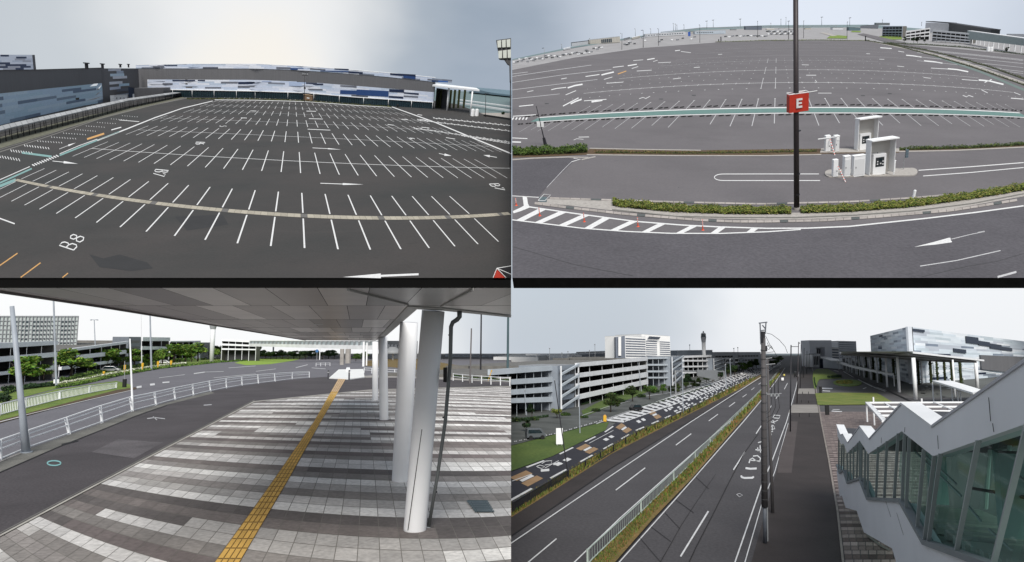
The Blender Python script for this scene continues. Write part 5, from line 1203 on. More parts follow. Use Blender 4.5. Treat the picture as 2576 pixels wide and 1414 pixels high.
for i, (x, y, s_) in enumerate([(8, 1012, 26), (20, 985, 22), (100, 975, 14)]):
    P = v.G(x, y); o = thing('bush', ['dark round bush at the left edge behind the picket fence', 'smaller dark bush behind the edge one', 'small bush between hedge block and tree'][i], 'bush', v, P, s=depth(P) / F)
    c = MB(); leafball(c, [(-s_ * .3, 0, s_ * .35, s_ * .45, s_ * .4, s_ * .35), (s_ * .3, 0, s_ * .4, s_ * .4, s_ * .4, s_ * .35)], 420, s_ * .07, DGREEN, seed=50 + i); c.build('leaves', leafm, o); MB().tube([(0, 0, 0), (0, 0, s_ * .4)], s_ * .05, 5).build('stem', barkm, o)
hedge('hedge', v, [(150, 962), (260, 937), (330, 927), (400, 915), (520, 905)], 4, 13, 'loose dark green shrubs filling the gaps between the street trees', n=2600, cols=[(.05, .10, .02), (.09, .16, .03), (.03, .055, .015), (.13, .2, .04)], lsize=1.6, seed=46, hend=8, ragged=.8)
hedge('hedge', v, [(0, 1000), (40, 985), (90, 975)], 5, 12, 'dark shrubs at the foot of the leftmost garage', n=700, cols=DGREEN + [(.06, .1, .02)], lsize=2, seed=47, ragged=.7)
TG = [(.10, .19, .025), (.16, .26, .04), (.05, .10, .02), (.20, .30, .05)]
for i, (x, y, h, w_, sd_) in enumerate([(55, 968, 80, 1.69, 1), (178, 950, 78, 1.62, 2), (268, 932, 63, 1.62, 3), (338, 925, 53, 1.69, 1), (408, 917, 43, 1.62, 2), (438, 912, 53, 1.50, 3), (466, 910, 48, 1.38, 1), (497, 909, 51, 1.50, 2), (522, 903, 31, 1.62, 1), (556, 901, 36, 1.62, 3), (590, 900, 41, 1.50, 2), (618, 899, 34, 1.62, 1), (641, 898, 32, 1.62, 3)]):
    tree(v, x, y, h, '%s bright green street tree from the left before the garages' % ordw(i + 1), 'street trees along the station road', sd_, TG, 'b', w_)
for i, (x, y, h, w_) in enumerate([(110, 958, 46, 1.5), (222, 942, 44, 1.5), (303, 930, 38, 1.4), (374, 921, 34, 1.4), (392, 919, 38, 1.3), (452, 911, 40, 1.3), (482, 910, 38, 1.3), (538, 905, 30, 1.5), (572, 903, 30, 1.5), (604, 902, 30, 1.5)]):
    tree(v, x, y, h, '%s green tree from the left in the row nearest the open garages' % ordw(i + 1), 'second row of street trees', 1 + i % 3, TG, 'b', w_)
for i in range(14):
    x = 652 + i * 14.5; tree(v, x, 903 + (i % 3) * .6, 25 - (i % 4), '%s small dark tree from the left under the covered footbridge' % ordw(i + 1), 'small trees beyond the grass island', 1 + i % 3, DGREEN + [(.05, .09, .02)], 'd', 1.6)
for i, (x, y, h, w_) in enumerate([(895, 909, 22, 1.6), (920, 907, 24, 1.3), (1150, 930, 12, 1.6)]): tree(v, x, y, h, '%s scrubby tree from the left right of the bridge pier' % ordw(i + 1), 'scrubby trees by the bridge', 1 + i % 3, GREEN, 'g', w_)
for i, (x, y, t) in enumerate([(261, 944, 934), (313, 941, 918), (358, 932, 913), (397, 927, 909), (430, 923, 907)]):
    P = v.G(x, y); k = depth(P) / F; h = v.top(P, t) / k; o = thing('marker_post', '%s yellow marker post from the left in the roadside grass' % ordw(i + 1), 'marker', v, P, s=k, group='yellow markers in the grass')
    MB().tube([(0, 0, 0), (0, 0, h * .5)], 1.5, 6).build('post', yelm, o); MB().cb(-2.6, 2.6, -1, 1, h * .5, h).build('head', yelm, o, bevel=.3)
P = v.G(220, 935); k = depth(P) / F; o = thing('marker_post', 'white marker post by the second tree', 'marker', v, P, s=k); MB().tube([(0, 0, 0), (0, 0, 12)], 2, 6).build('post', paint, o); MB().cb(-2.5, 2.5, -1, 1, 12, 17).build('head', paint, o)
# parked cars among the trees
def car(view, lab, x, y, L, H, m, rz=0, name='parked_car', group=None, van=False):
    P = view.G(x, y); k = depth(P) / F; o = thing(name, lab, 'van' if van else 'car', view, P, rz, k, group); W = L * .42
    prof = [(-L / 2, H * .2), (L / 2, H * .2), (L / 2, H * .5), (L * .36, H * .58), (L * .2, H * .96), (-L * .3, H), (-L * .46, H * .62), (-L / 2, H * .55)] if not van else [(-L / 2, H * .18), (L / 2, H * .18), (L / 2, H * .5), (L * .4, H * .58), (L * .27, H * .98), (-L * .47, H), (-L / 2, H * .6)]
    MB().prism([(a, 0, b) for a, b in prof], (0, W, 0)).build('body', m, o, bevel=H * .05)
    MB().prism([(a, -.02 * L, b) for a, b in ((L * .3, H * .6), (L * .17, H * .9), (-L * .27 if not van else -L * .42, H * .92), (-L * .38 if not van else -L * .44, H * .6))], (0, W + .04 * L, 0)).build('side_windows', glassd, o)
    MB().prism([(L * .375, W * .1, H * .585), (L * .375, W * .9, H * .585), (L * .235, W * .88, H * .92), (L * .235, W * .12, H * .92)], (.02 * L, 0, .02 * L)).build('windscreen', glassd, o)
    for sx in (-.3, .31):
        for yy in (-.02 * L, W - .06 * L): MB().tube([(sx * L, yy, H * .2), (sx * L, yy + .08 * L, H * .2)], H * .2, 12).build('wheel', black, o)
    MB().cb(L * .49, L * .505, W * .05, W * .25, H * .4, H * .5).build('headlight', paint, o); MB().cb(L * .49, L * .505, W * .75, W * .95, H * .4, H * .5).build('headlight', paint, o)
    return o
wcar = mat('white_car_paint', (.7, .7, .7), .25, .02, .5); scar = mat('silver_car_paint', (.38, .39, .4), .3, .02, .5, metal=.4); bcar = mat('black_car_paint', (.02, .02, .022), .2, .02, .5)
car(v, 'silver car parked beneath the third street tree', 276, 936, 42, 15, scar, .3); car(v, 'white car parked between the fifth tree and the yellow markers', 412, 915, 26, 9, wcar, .2); car(v, 'white car beneath the control tower beyond the trees', 528, 903, 22, 7, wcar, 0)
car(v, 'silver car inside the leftmost garage, ground deck', 108, 955, 34, 12, scar, .1)
# garages, hotel, tower
dkp = mat('garage_parapet', (.78, .80, .83), .6, .08, .3)
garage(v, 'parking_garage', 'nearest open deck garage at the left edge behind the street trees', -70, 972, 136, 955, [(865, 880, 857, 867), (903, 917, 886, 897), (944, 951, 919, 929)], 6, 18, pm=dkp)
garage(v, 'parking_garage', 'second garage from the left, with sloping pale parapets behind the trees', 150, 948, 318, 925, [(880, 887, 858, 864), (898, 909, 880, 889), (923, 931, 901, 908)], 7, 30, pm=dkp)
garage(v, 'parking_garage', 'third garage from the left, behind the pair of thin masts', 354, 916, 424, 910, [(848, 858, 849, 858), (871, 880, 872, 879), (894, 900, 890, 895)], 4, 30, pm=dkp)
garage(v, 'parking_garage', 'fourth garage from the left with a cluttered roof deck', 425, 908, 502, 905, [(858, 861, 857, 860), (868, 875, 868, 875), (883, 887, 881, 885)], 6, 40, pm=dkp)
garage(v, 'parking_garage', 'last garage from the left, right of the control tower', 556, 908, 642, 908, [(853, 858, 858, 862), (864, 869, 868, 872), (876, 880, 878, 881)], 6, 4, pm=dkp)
for i, (x0, y0, x1, y1, t) in enumerate([(320, 924, 352, 918, 848), (503, 906, 532, 902, 862)]):
    b_ = block(v, 'stair_tower', ['grey stair tower between the second and third garage', 'grey stair tower beside the control tower'][i], 'building', x0, y0, x1, y1, t, t, 3, mat('mesh_grey', (.16, .18, .21), .6) if 'mesh_grey' not in bpy.data.materials else bpy.data.materials['mesh_grey']); wins(*b_, 4, 1, dark, .15, .85, .1, .95, .9, .4, 'landing')
b_ = block(v, 'hotel_building', 'tall pale gridded hotel block behind the leftmost garage', 'hotel', -120, 934, 188, 930, 795, 795, 20, mat('hotel_wall', (.48, .53, .52), .7, .06, .1)); ho = b_[0]
for (u0, u1, n_) in ((.46, .58, 3), (.605, .80, 6), (.845, .98, 4)):
    wins(*b_, 7, n_, mat('hotel_glass', (.05, .07, .08), .3) if 'hotel_glass' not in bpy.data.materials else bpy.data.materials['hotel_glass'], u0, u1, .38, .93, .6, .36, each=True, name='window')
gl_ = MB(); o, A, B, TA, TB, nf = b_
for i in range(34):
    t = i / 33; gl_.tube([A.lerp(B, t) + nf * .1, TA.lerp(TB, t) + nf * .1], .09, 4)
for i in range(9): gl_.tube([A.lerp(TA, .35 + i * .08) + nf * .1, B.lerp(TB, .35 + i * .08) + nf * .1], .07, 4)
gl_.build('facade_grid', greym, o)
def tower(view, lab, x, yb, yt, w_, hw):
    P = view.G(x, yb); k = depth(P) / F; H = view.top(P, yt) / k; o = thing('control_tower', lab, 'tower', view, P, s=k)
    MB().tube([(0, 0, 0), (0, 0, H * .45), (0, 0, H * .74)], w_ * .5, 16, w_ * .62).build('shaft', whited, o, smooth=True)
    MB().tube([(0, 0, H * .74), (0, 0, H * .86)], w_ * .62, 16, hw * .5).build('neck', mat('tower_grey', (.3, .31, .33), .5) if 'tower_grey' not in bpy.data.materials else bpy.data.materials['tower_grey'], o)
    MB().tube([(0, 0, H * .86), (0, 0, H * .93)], hw * .5, 16, hw * .44).build('cab', glassd, o); MB().tube([(0, 0, H * .93), (0, 0, H * .96)], hw * .5, 16, hw * .3).build('roof', whited, o); MB().tube([(0, 0, H * .96), (0, 0, H)], hw * .12, 8).build('mast', greym, o)
tower(v, 'pale flared control tower rising behind the garages under the canopy edge', 532, 911, 800, 10, 19)
# covered footbridge
fb = thing('footbridge', 'long pale covered footbridge crossing the road beyond the grass island', 'bridge', v, v.G(860, 918))
A, B = v.G(625, 909), v.G(948, 914); 
MB().prism([v.up(A, 871), v.up(B, 880), v.up(B, 869), v.up(A, 864)], v.e2 * 4).build('deck', whited, fb); MB().prism([v.up(A, 864) + v.e2 * .3, v.up(B, 869) + v.e2 * .3, v.up(B, 858) + v.e2 * .3, v.up(A, 858) + v.e2 * .3], v.e2 * 3).build('glazing', mat('bridge_glass', (.35, .40, .42), .3, .3, .2), fb)
MB().prism([v.up(A, 858), v.up(B, 858.5), v.up(B, 856), v.up(A, 856)], v.e2 * 4).build('roof', white, fb)
wn2 = MB()
for i in range(30): t = i / 30 + .01; a, b = A.lerp(B, t), A.lerp(B, t + .012); wn2.prism([v.up(a, lerp(864, 869, t)), v.up(b, lerp(864, 869, t)), v.up(b, 858.5), v.up(a, 858.5)], v.e2 * -.1)
wn2.build('mullions', greym, fb)
for (x, y, w_, t) in [(860, 918, 5.5, 878), (875, 914, 7, 878), (687, 896, 2, 872), (914, 922, 3, 860), (922, 920, 2, 862), (804, 905, 1.2, 858)]:
    P = v.G(x, y); k = depth(P) / F; MB().tube([P, v.up(P, t)], w_ * k, 8).build('pier', concr if w_ > 4 else white, fb)
P = v.G(797, 907); k = depth(P) / F; o = thing('road_sign', 'small round blue road sign below the footbridge', 'sign', v, P, s=k); MB().tube([(0, 0, 0), (0, 0, 26)], .8, 6).build('post', greym, o); MB().tube([(0, -1, 24), (0, -.4, 24)], 4, 14).build('disc', mat('blue_sign', (.05, .15, .35), .5), o)
P = v.G(880, 908); o = thing('notice_board', 'white rectangular board mounted on the footbridge', 'sign', v, v.up(P, 870)); 
q = v.up(P, 872); k = depth(q) / F; MB().prism([q + v.e1 * a_ * k - v.e2 * 5 + v.u * b_ * k for a_, b_ in ((-9, 0), (9, 0), (9, 10), (-9, 10))], v.e2 * .3).build('board', paint, o)
for i, (pts6, n_) in enumerate([([(795, 922), (830, 921)], 4), ([(916, 938), (1012, 946)], 6), ([(1140, 958), (1200, 965), (XR - 3, 972)], 7)]):
    o = thing('guard_fence', ['short white guard rail at the road junction below the footbridge', 'white guard rail behind the middle columns', 'white guard rail on the right behind the drainpipe'][i], 'fence', v, v.G(*pts6[0]))
    for q in range(n_): t = q / (n_ - 1); x = lerp(pts6[0][0], pts6[-1][0], t); P = v.G(x, plerp(pts6, x)); MB().tube([P, P + v.u * .8], .05, 6).build('post', white, o)
    for z_ in (.75, .45): MB().tube([v.G(*p) + v.u * z_ for p in pts6], .035, 5).build('rail', white, o)
# right background
for i, (x, y, tx, ty, r, m) in enumerate([(1182, 965, 1186, 826, 2.0, mat('weathered_pole', (.13, .12, .12), .7)), (1209, 940, 1211, 760, 2.2, dark), (1277, 948, 1278.5, 770, 3.2, mat('teal_pole', (.06, .10, .11), .5))]):
    P = v.G(x, y); k = depth(P) / F; o = thing('utility_pole', ['short grey pole right of the drainpipe', 'tall dark pole right of the drainpipe', 'thick teal pole at the right edge of the plaza view'][i], 'pole', v, P); T = D(tx, ty, depth(v.up(P, ty))); MB().tube([P, T], r * k, 8, r * .8 * k).build('shaft', m, o)
    MB().tube([P, P + v.u * .5], r * 1.3 * k, 8).build('base', m, o)
b_ = block(v, 'shelter_building', 'pale building with dark windows behind the round canopy', 'building', 972, 902, 1012, 903, 858, 858, 8, build); wins(*b_, 2, 4, glassd)
P = v.G(988, 906); k = depth(P) / F; o = thing('round_canopy', 'round grey dish shaped canopy between the middle columns', 'canopy', v, P, s=k); MB().tube([(0, 0, 0), (0, 0, 16)], 2, 8).build('stem', whited, o); MB().tube([(0, 0, 16), (0, 0, 24), (0, 0, 33)], 28, 20, 8).build('dish', greym, o, smooth=True)
b_ = block(v, 'terminal_building', 'low far white harbour building on the right horizon', 'building', 1120, 897, XR - 1, 900, 890, 893, 20, mat('hazy_wall', (.55, .6, .66), .7)); wins(*b_, 1, 10, greym, .1, .9, .3, .7)
P = v.G(1228, 958); k = depth(P) / F; o = thing('marker_post', 'thin leaning yellow marker on the right verge', 'marker', v, P, s=k); MB().tube([(0, 0, 0), (9, 0, 26)], .9, 6).build('post', yelm, o); MB().tube([(8, 0, 23), (9.5, 0, 27)], 1.5, 6).build('head', yelm, o)
# canopy: flat soffit above the plaza
HC = .71
def Cp(px, py, dz=0): r = ray(px, py); return CAM + r * ((HC + dz) / r.z)
cn = thing('plaza_canopy', 'large flat canopy with grey and brown metal soffit panels above the tiled plaza', 'canopy', v, v.G(1043, 1338))
cm = MB(); R = random.Random(12)
rows_ = [724.5, 769, 804, 824, 836, 844, 850, 856]
regA = [(-37, 724.5), (XR, 724.5), (XR, 769), (255, 769)]; regB = [(255, 769), (1027, 769), (945, 856), (769, 855.5)]
SC_ = [(.38, .34, .33), (.55, .51, .50), (.26, .23, .23), (.70, .66, .64), (.46, .42, .405)]
for r in range(7):
    y0, y1 = rows_[r], rows_[r + 1]; reg = regA if r == 0 else regB
    for k_ in range(-14, 12):
        xa, xb = 729 + 96 * k_ + (48 if r % 2 else 0) * (.5 if r > 3 else 1), 729 + 96 * (k_ + 1) + (48 if r % 2 else 0) * (.5 if r > 3 else 1)
        f = lambda xx, yy: 897 + (xx - 897) * (890 - yy) / 121
        q = [(f(xa + .6, y0), y0), (f(xb - .6, y0), y0), (f(xb - .6, y1 - .35), y1 - .35), (f(xa + .6, y1 - .35), y1 - .35)]
        q = clip(q, reg)
        if len(q) < 3: continue
        c = R.choice(SC_); kq = R.uniform(.85, 1.15)
        if max(p[0] for p in q) > 930 and r == 0: c = (.48, .46, .45) if k_ % 2 else (.30, .28, .27)
        cm.poly([Cp(x, y) for x, y in q][::-1], tuple(a_ * kq for a_ in c))
cm.poly([Cp(x, y) for x, y in [(1028, 769.3), (XR, 769.3), (XR, 792), (1110, 772.5)]], (.62, .60, .58))
cm.build('soffit_panels', ceilv, cn)
sl_ = MB(); sl_.prism([Cp(x, y, .012) for x, y in [(-37, 724.5), (XR, 724.5), (XR, 793), (1110, 773), (1030, 770), (945, 857), (769, 856), (255, 769.5)]], V((0, 0, .09))).build('slab', edgem, cn)
fs = MB(); e_ = [Cp(x, y) for x, y in [(945, 856), (1027, 768.5), (1110, 772.5), (XR, 792.5)]]; e2 = [Cp(x, y, .01) for x, y in [(962, 853.5), (1049, 778.5), (1114, 782), (XR, 799)]]
for i in range(3): fs.prism([e_[i], e_[i + 1], e2[i + 1], e2[i]], V((0, 0, .06)))
fs.build('edge_beam', mat('edge_beam_grey', (.42, .42, .41), .5, .05), cn)
jn = MB(); jn.tube([p - V((0, 0, .01)) for p in e_], .014, 4); jn.tube([Cp(876, 728, -.01), Cp(1026, 766, -.01)], .02, 4); jn.tube([Cp(1190, 728, -.01), Cp(1110, 770, -.01)], .02, 4); jn.build('joint_trim', mat('joint_trim_grey', (.35, .34, .33), .5), cn)
fl_ = MB(); ed = [Cp(x, y) for x, y in [(-37, 724.5), (255, 769), (500, 810.2), (769, 855.5)]]
for i in range(3): fl_.prism([ed[i], ed[i + 1], ed[i + 1] - V((0, 0, .03)), ed[i] - V((0, 0, .03))], V((-.05, .05, 0)))
fl_.build('left_fascia', mat('fascia_brown', (.12, .11, .11), .5), cn)
for i in range(7):
    c = Cp(870 + i * 4, 842 + i * 1.5) if False else Cp([842, 858, 800, 905, 880, 925, 770][i], [830, 841, 815, 838, 848, 850, 835][i]); MB().tube([c, c - V((0, 0, .012))], .12, 12).build('ceiling_lamp', whited, cn)
colm = mat('column_white', (.76, .76, .765), .4, .05, .6)
for i, (x, y, tx, r, lb) in enumerate([(1043, 1338, 1090, 28.5, 'nearest thick white round column beside the drainpipe, leaning in the view'), (1008, 1213, 1029, 22.5, 'second thick white round column, just behind the nearest'), (966, 1058, 963, 11, 'third white column, narrower, at mid plaza'), (944, 1008, 944, 7.2, 'farthest thin white column at the back of the plaza')]):
    P = v.G(x, y); d0 = depth(P); k = d0 / F; yc = CY - F * 0; 
    # height of the soffit at this distance
    T = D(tx, 888 - F * (HC + .0) / d0 + .0, d0); T = CAM + ray(tx, proj(T)[1]) * d0
    o = thing('round_column', lb, 'column', v, P, group='white columns carrying the canopy'); MB().tube([P, P.lerp(T, .02), P.lerp(T, .5), T], r * k, 28).build('shaft', colm, o, smooth=True)
    MB().tube([P, P + v.u * .02], r * k * 1.04, 28).build('base_joint', dark, o)
    if i == 0:
        s0 = D(1026, 1334, d0 - r * k * .98); s1 = D(1061.5, 1080, d0 - r * k * .98); MB().tube([s0, s1], .008, 4).build('seam', dark, o)
        MB().prism([D(a_, b_, d0 - r * k * .4) for a_, b_ in ((1115, 925), (1124, 924), (1123, 962), (1115, 961))], V((0, .1, 0))).build('control_box', black, o)
P = v.G(1076, 1332); d0 = depth(P); k = d0 / F; dp = thing('drainpipe', 'grey steel drainpipe with an elbow running down beside the nearest column', 'pipe', v, P)
MB().tube([D(1156, 776, d0), D(1156, 797, d0), D(1150, 804, d0), D(1139, 811, d0), D(1134.5, 822, d0), D(1134, 850, d0), D(1133, 905, d0), D(1120, 1062, d0), D(1100, 1200, d0), D(1078, 1328, d0)], 6.5 * k, 12, 4 * k).build('pipe', mat('pipe_steel', (.17, .18, .18), .35, .1, 3, metal=.5), dp, smooth=True)
for (x, y) in [(1128, 843), (1113, 1050), (1092, 1238)]: MB().tube([D(x, y, d0), D(x + 8, y - .5, d0)], 2.2 * k, 6).build('bracket', dark, dp)
MB().tube([P, P + v.u * .05], 9 * k, 12, 6 * k).build('foot', greym, dp)
P = v.G(1286.5, 1330); o = None
# ======================= MAIN ROAD SIDE (lower right) =======================
def mat_or(n, c, r=.6):
    return bpy.data.materials[n] if n in bpy.data.materials else mat(n, c, r, .08, .5)
v = BR
def c1(*ps): return [(1288 + x / 4, 708 + y / 4) for x, y in ps]
def c2(*ps): return [(1932 + x / 4, 708 + y / 4) for x, y in ps]
def c3(*ps): return [(1288 + x / 4, 1060 + y / 4) for x, y in ps]
def c4(*ps): return [(1932 + x / 4, 1060 + y / 4) for x, y in ps]
def one(f, x, y): return f((x, y))[0]
gm = MB(); gm.poly([V((-7000, -400, -.06)), V((7000, -400, -.06)), V((7000, 9000, -.06)), V((-7000, 9000, -.06))]); struct(gm.build('ground', mat('far_ground', (.11, .115, .11), .95, .2, .01)))
X0 = 1287.0
rd = struct(sheet('road', v, [(1200, 1460), (1900, 1460), (1985, 1075), (2015, 940), (2020, 897), (1950, 897), (1890, 940), (1700, 1062), (1538, 1145), (1150, 1340)], asph5))
def sub_(name, pts, m, z, parent=rd): return sheet(name, v, pts, m, z=z, parent=parent)
struct(sheet('footpath', v, [(1200, 1352), (1288, 1300), (1538, 1142), (1698, 1060), (1850, 984), (1915, 950), (1925, 947), (1855, 990), (1733, 1060), (1538, 1176), (1288, 1346), (1200, 1400)], asph6, z=.01))
struct(sheet('verge', v, [(1200, 1312), (1288, 1266), (1428, 1186), (1600, 1088), (1720, 1036), (1850, 972), (1925, 938), (1930, 943), (1850, 984), (1698, 1060), (1538, 1142), (1288, 1300), (1200, 1350)], grassd, z=.02))
krd = struct(sheet('play_road', v, [(1100, 1300), (1200, 1226), (1288, 1186), (1388, 1149), (1523, 1083), (1560, 1055), (1700, 1000), (1860, 935), (1905, 921), (1925, 936), (1850, 970), (1720, 1034), (1600, 1086), (1428, 1184), (1288, 1264), (1200, 1312)], asphK, z=.03))
struct(sheet('lawn', v, [(1150, 1145), (1288, 1121), (1400, 1092), (1500, 1066), (1532, 1062), (1523, 1082), (1388, 1148), (1288, 1184), (1200, 1222), (1100, 1260)], lawnm, z=.02))
struct(sheet('garage_forecourt', v, [(1150, 1150), (1288, 1120), (1400, 1091), (1500, 1065), (1560, 1052), (1700, 997), (1860, 932), (1900, 915), (1900, 905), (1700, 960), (1288, 1035), (1100, 1050)], mat('dull_asphalt', (.085, .09, .085), .9, .35, .3), z=.01))
struct(sheet('lawn', v, c1((700, 1300), (1040, 1130), (1100, 1110), (1390, 1060), (1420, 1090), (1100, 1215), (720, 1360)), lawnm, z=.03))
def mline_px(mb, pts, w, w1=None, z=.02, col=None): stroke(mb, v, pts, w, w1, z, col)
mk = MB()
mline_px(mk, [(1200, 1425), (1288, 1365), (1538, 1196), (1740, 1060), (1915, 948), (1968, 908)], 3.2, .7, .03)
for p, w_ in [([(1316, 1425), (1400, 1355)], 3), ([(1549, 1233), (1623, 1177)], 2.6), ([(1700, 1120), (1739, 1091)], 2.2), ([(1783, 1059), (1806, 1042)], 1.8), ([(1834, 1023), (1849, 1012)], 1.6), ([(1868, 999), (1878, 992)], 1.3), ([(1890, 981), (1898, 975)], 1.1), ([(1908, 967), (1914, 963)], 1)]: mline_px(mk, p, w_)
mline_px(mk, [(1430, 1428), (1445, 1414), (1560, 1303), (1700, 1178), (1836, 1059)], 3.4, 1.8)
mline_px(mk, [(1550, 1422), (1558, 1414), (1720, 1232), (1870, 1061), (1916, 1006), (1950, 962), (1975, 925)], 3.2, .8)
for p, w_ in [([(1712, 1400), (1782, 1286)], 4.2), ([(1845, 1182), (1874, 1137)], 3), ([(1902, 1091), (1915, 1071)], 2.4), ([(1934, 1032), (1941, 1020)], 1.8), ([(1952, 1003), (1956, 996)], 1.5), ([(1973, 979), (1981, 964)], 1.4)]: mline_px(mk, p, w_)
mline_px(mk, [(1845, 1426), (1849, 1414), (1916, 1220), (1943, 1157), (1979, 1060), (2002, 978), (2010, 935)], 4.2, .8)
mline_px(mk, [(1871, 1424), (1874, 1414), (1918, 1262), (1949, 1187), (1983, 1064)], 3.4, 1.2)
# painted writing on the carriageway (seen upside down from here)
mline_px(mk, c3((2305, 545), (2312, 562), (2340, 570), (2420, 568), (2432, 555)), 5)
mline_px(mk, c3((2350, 470), (2400, 478), (2462, 474)), 5)
mline_px(mk, c3((2385, 420), (2395, 385), (2420, 370), (2450, 395), (2490, 405), (2500, 372), (2470, 345), (2425, 350)), 3); mline_px(mk, c3((2395, 392), (2500, 400)), 2.4)
mline_px(mk, c3((2450, 285), (2510, 290)), 3); mline_px(mk, c3((2472, 262), (2476, 300)), 2.4); mline_px(mk, c3((2496, 240), (2500, 315)), 2.4); mline_px(mk, c3((2475, 215), (2510, 205)), 2.4)
mline_px(mk, c4((10, 60), (55, 40), (70, 75), (20, 82)), 2); mline_px(mk, c4((40, 35), (45, 90)), 2); mline_px(mk, c4((20, 110), (50, 100)), 2); mline_px(mk, c4((28, 100), (35, 140)), 1.8); mline_px(mk, c4((0, 12), (60, 5)), 1.8); mline_px(mk, c4((12, -5), (70, 20)), 1.8)
mline_px(mk, c2((50, 1372), (62, 1345), (122, 1350), (110, 1378), (50, 1372)), 2); mline_px(mk, c2((45, 1398), (68, 1412)), 1.8); mline_px(mk, c2((68, 1412), (100, 1395)), 1.8)
mline_px(mk, c3((2260, 735), (2290, 725), (2320, 742), (2290, 760), (2260, 735)), .9)
mk.build('lane_lines', paint, rd)
ck = MB()
mline_px(ck, c3((1780, 1420), (1850, 1270), (2040, 900), (2190, 600), (2330, 330), (2480, 120)), 2.6, 1.6, .025)
mline_px(ck, c3((1490, 1420), (1600, 1230), (1700, 1050), (1850, 820), (2050, 530)), 1.8, .8, .025)
for p in [((1150, 1010), (1500, 1420)), ((1400, 1060), (1600, 1210)), ((1540, 920), (1690, 1080)), ((1650, 790), (1830, 920)), ((1850, 560), (1980, 680))]: mline_px(ck, c3(*p), 1, None, .025)
mline_px(ck, [(1200, 1402), (1288, 1347), (1538, 1177), (1733, 1061), (1855, 991)], 4, 1, .026)
mline_px(ck, [(1545, 1422), (1552, 1412), (1640, 1312), (1740, 1204), (1868, 1057)], 4, 2, .026)
ck.build('seams', mat('road_tar', (.014, .013, .014), .8), rd)
# right footpath
fp = struct(sheet('footpath', v, [(1883, 1450), (1890, 1414), (1925, 1290), (1953, 1187), (1987, 1063), (2003, 985), (2016, 935), (2022, 915), (2038, 915), (2044, 935), (2052, 985), (2064, 1060), (2083, 1155), (2106, 1287), (2119, 1414), (2122, 1450)], asph6, z=.012))
sub_('repaired_strip', c4((95, 518), (110, 350), (215, 0), (300, 0), (238, 518)), mat('worn_footpath', (.075, .062, .06), .85, .15, .3), .02, fp)
sub_('pale_paving', c2((300, 1130), (310, 1078), (470, 1076), (475, 1132)), mat('pale_paving', (.26, .24, .22), .85, .15, .5), .022, fp); sub_('pale_paving', c2((205, 1322), (245, 1240), (498, 1240), (510, 1322)), bpy.data.materials['pale_paving'], .022, fp)
kb = MB(); mline_px(kb, [(2040, 915), (2046, 935), (2054, 985), (2066, 1060), (2085, 1155), (2107, 1285), (2121, 1414), (2124, 1450)], 1.2, 7, .06); kb.build('kerb', mat('kerb_brown', (.24, .21, .19), .85, .2, 1), fp)
# forecourt, plaza stripes
fc = struct(sheet('forecourt', v, [(2042, 920), (2115, 928), (2302, 1000), (2460, 1000), (2700, 960), (2900, 1000), (2700, 1500), (2123, 1450), (2107, 1287), (2084, 1155), (2065, 1060), (2052, 985)], mat('forecourt_asphalt', (.085, .082, .084), .85, .15, .2), z=.005))
tm = MB(); R = random.Random(3); y = 1036.0; alt = 0
while y < 1450:
    hh = (y - 888) ** 2 / (1700 * 8) * .62 * (1 if y > 1270 else .8); xl = xat([(2058, 1036), (2066, 1060), (2085, 1155), (2107, 1285), (2121, 1414), (2126, 1450)], y) + 2 + (y - 1036) * .008
    n_ = max(3, int(30 - (y - 1036) / 18)); ww = (2330 - xl) / n_; cls = 'W' if alt % 2 == 0 else ('D' if alt % 4 == 1 else 'M'); alt += 1; gap = .05 if y > 1330 else .02
    for i in range(n_):
        pc = R.choice({'W': CLt, 'M': CM, 'D': CD}[cls]); k = R.uniform(.7, 1.05); pc = (pc[0] * .62, pc[1] * .53, pc[2] * .52)
        xa, xb = xl + ww * (i + gap), xl + ww * (i + 1 - gap)
        tm.quad(v.G(xa, y + hh * .05, .02), v.G(xb, y + hh * .05, .02), v.G(xb, y + hh * .95, .02), v.G(xa, y + hh * .95, .02), tuple(c * k for c in pc))
    y += hh
tm.build('paving_stripes', tilev, fc)
lm = MB()
for p, w_ in [(c2((640, 1305), (745, 1310)), 2), (c2((650, 1290), (720, 1288)), 1), (c2((655, 1325), (740, 1330)), 1.4), (c2((955, 1080), (990, 1068)), 1.6), (c2((905, 985), (1050, 1060)), 1.2), (c2((945, 1005), (1080, 1068)), .8), (c2((1065, 1065), (1180, 1105)), 1.6), (c2((1090, 1065), (1200, 1098)), 1), (c2((760, 905), (860, 965)), 1.2), (c2((545, 1075), (650, 1078)), 2.6), (c2((550, 1100), (625, 1104)), 1.6), (c2((660, 895), (710, 905)), 1)]: mline_px(lm, p, w_, None, .02)
lm.build('lane_marks', paint, fc)
kb = MB(); mline_px(kb, c2((740, 890), (880, 960), (1100, 1050), (1300, 1140), (1480, 1225)), 1.2, 2.6, .12); kb.build('kerb', black, fc)
lg = struct(sheet('lawn', v, c2((455, 905), (490, 880), (600, 880), (740, 955), (735, 975), (640, 978), (520, 985), (500, 1010), (485, 1078), (465, 1078), (450, 980)), grassm, z=.1))
struct(sheet('lawn', v, c2((475, 1125), (700, 1118), (1100, 1122), (1230, 1200), (1255, 1215), (1120, 1238), (500, 1243)), mat('mown_grass', (.08, .14, .02), .95, 0, .35, fine=.3, fscale=5, col2=(.2, .2, .05)), z=.1))
isl = MB(); isl.prism([v.G(2132 + 36 * math.cos(t / 16 * 6.283) + 3 * math.sin(t / 16 * 6.283), 964 + 8.5 * math.sin(t / 16 * 6.283)) for t in range(16)], V((0, 0, .15))); struct(isl.build('lawn_island', grassm))
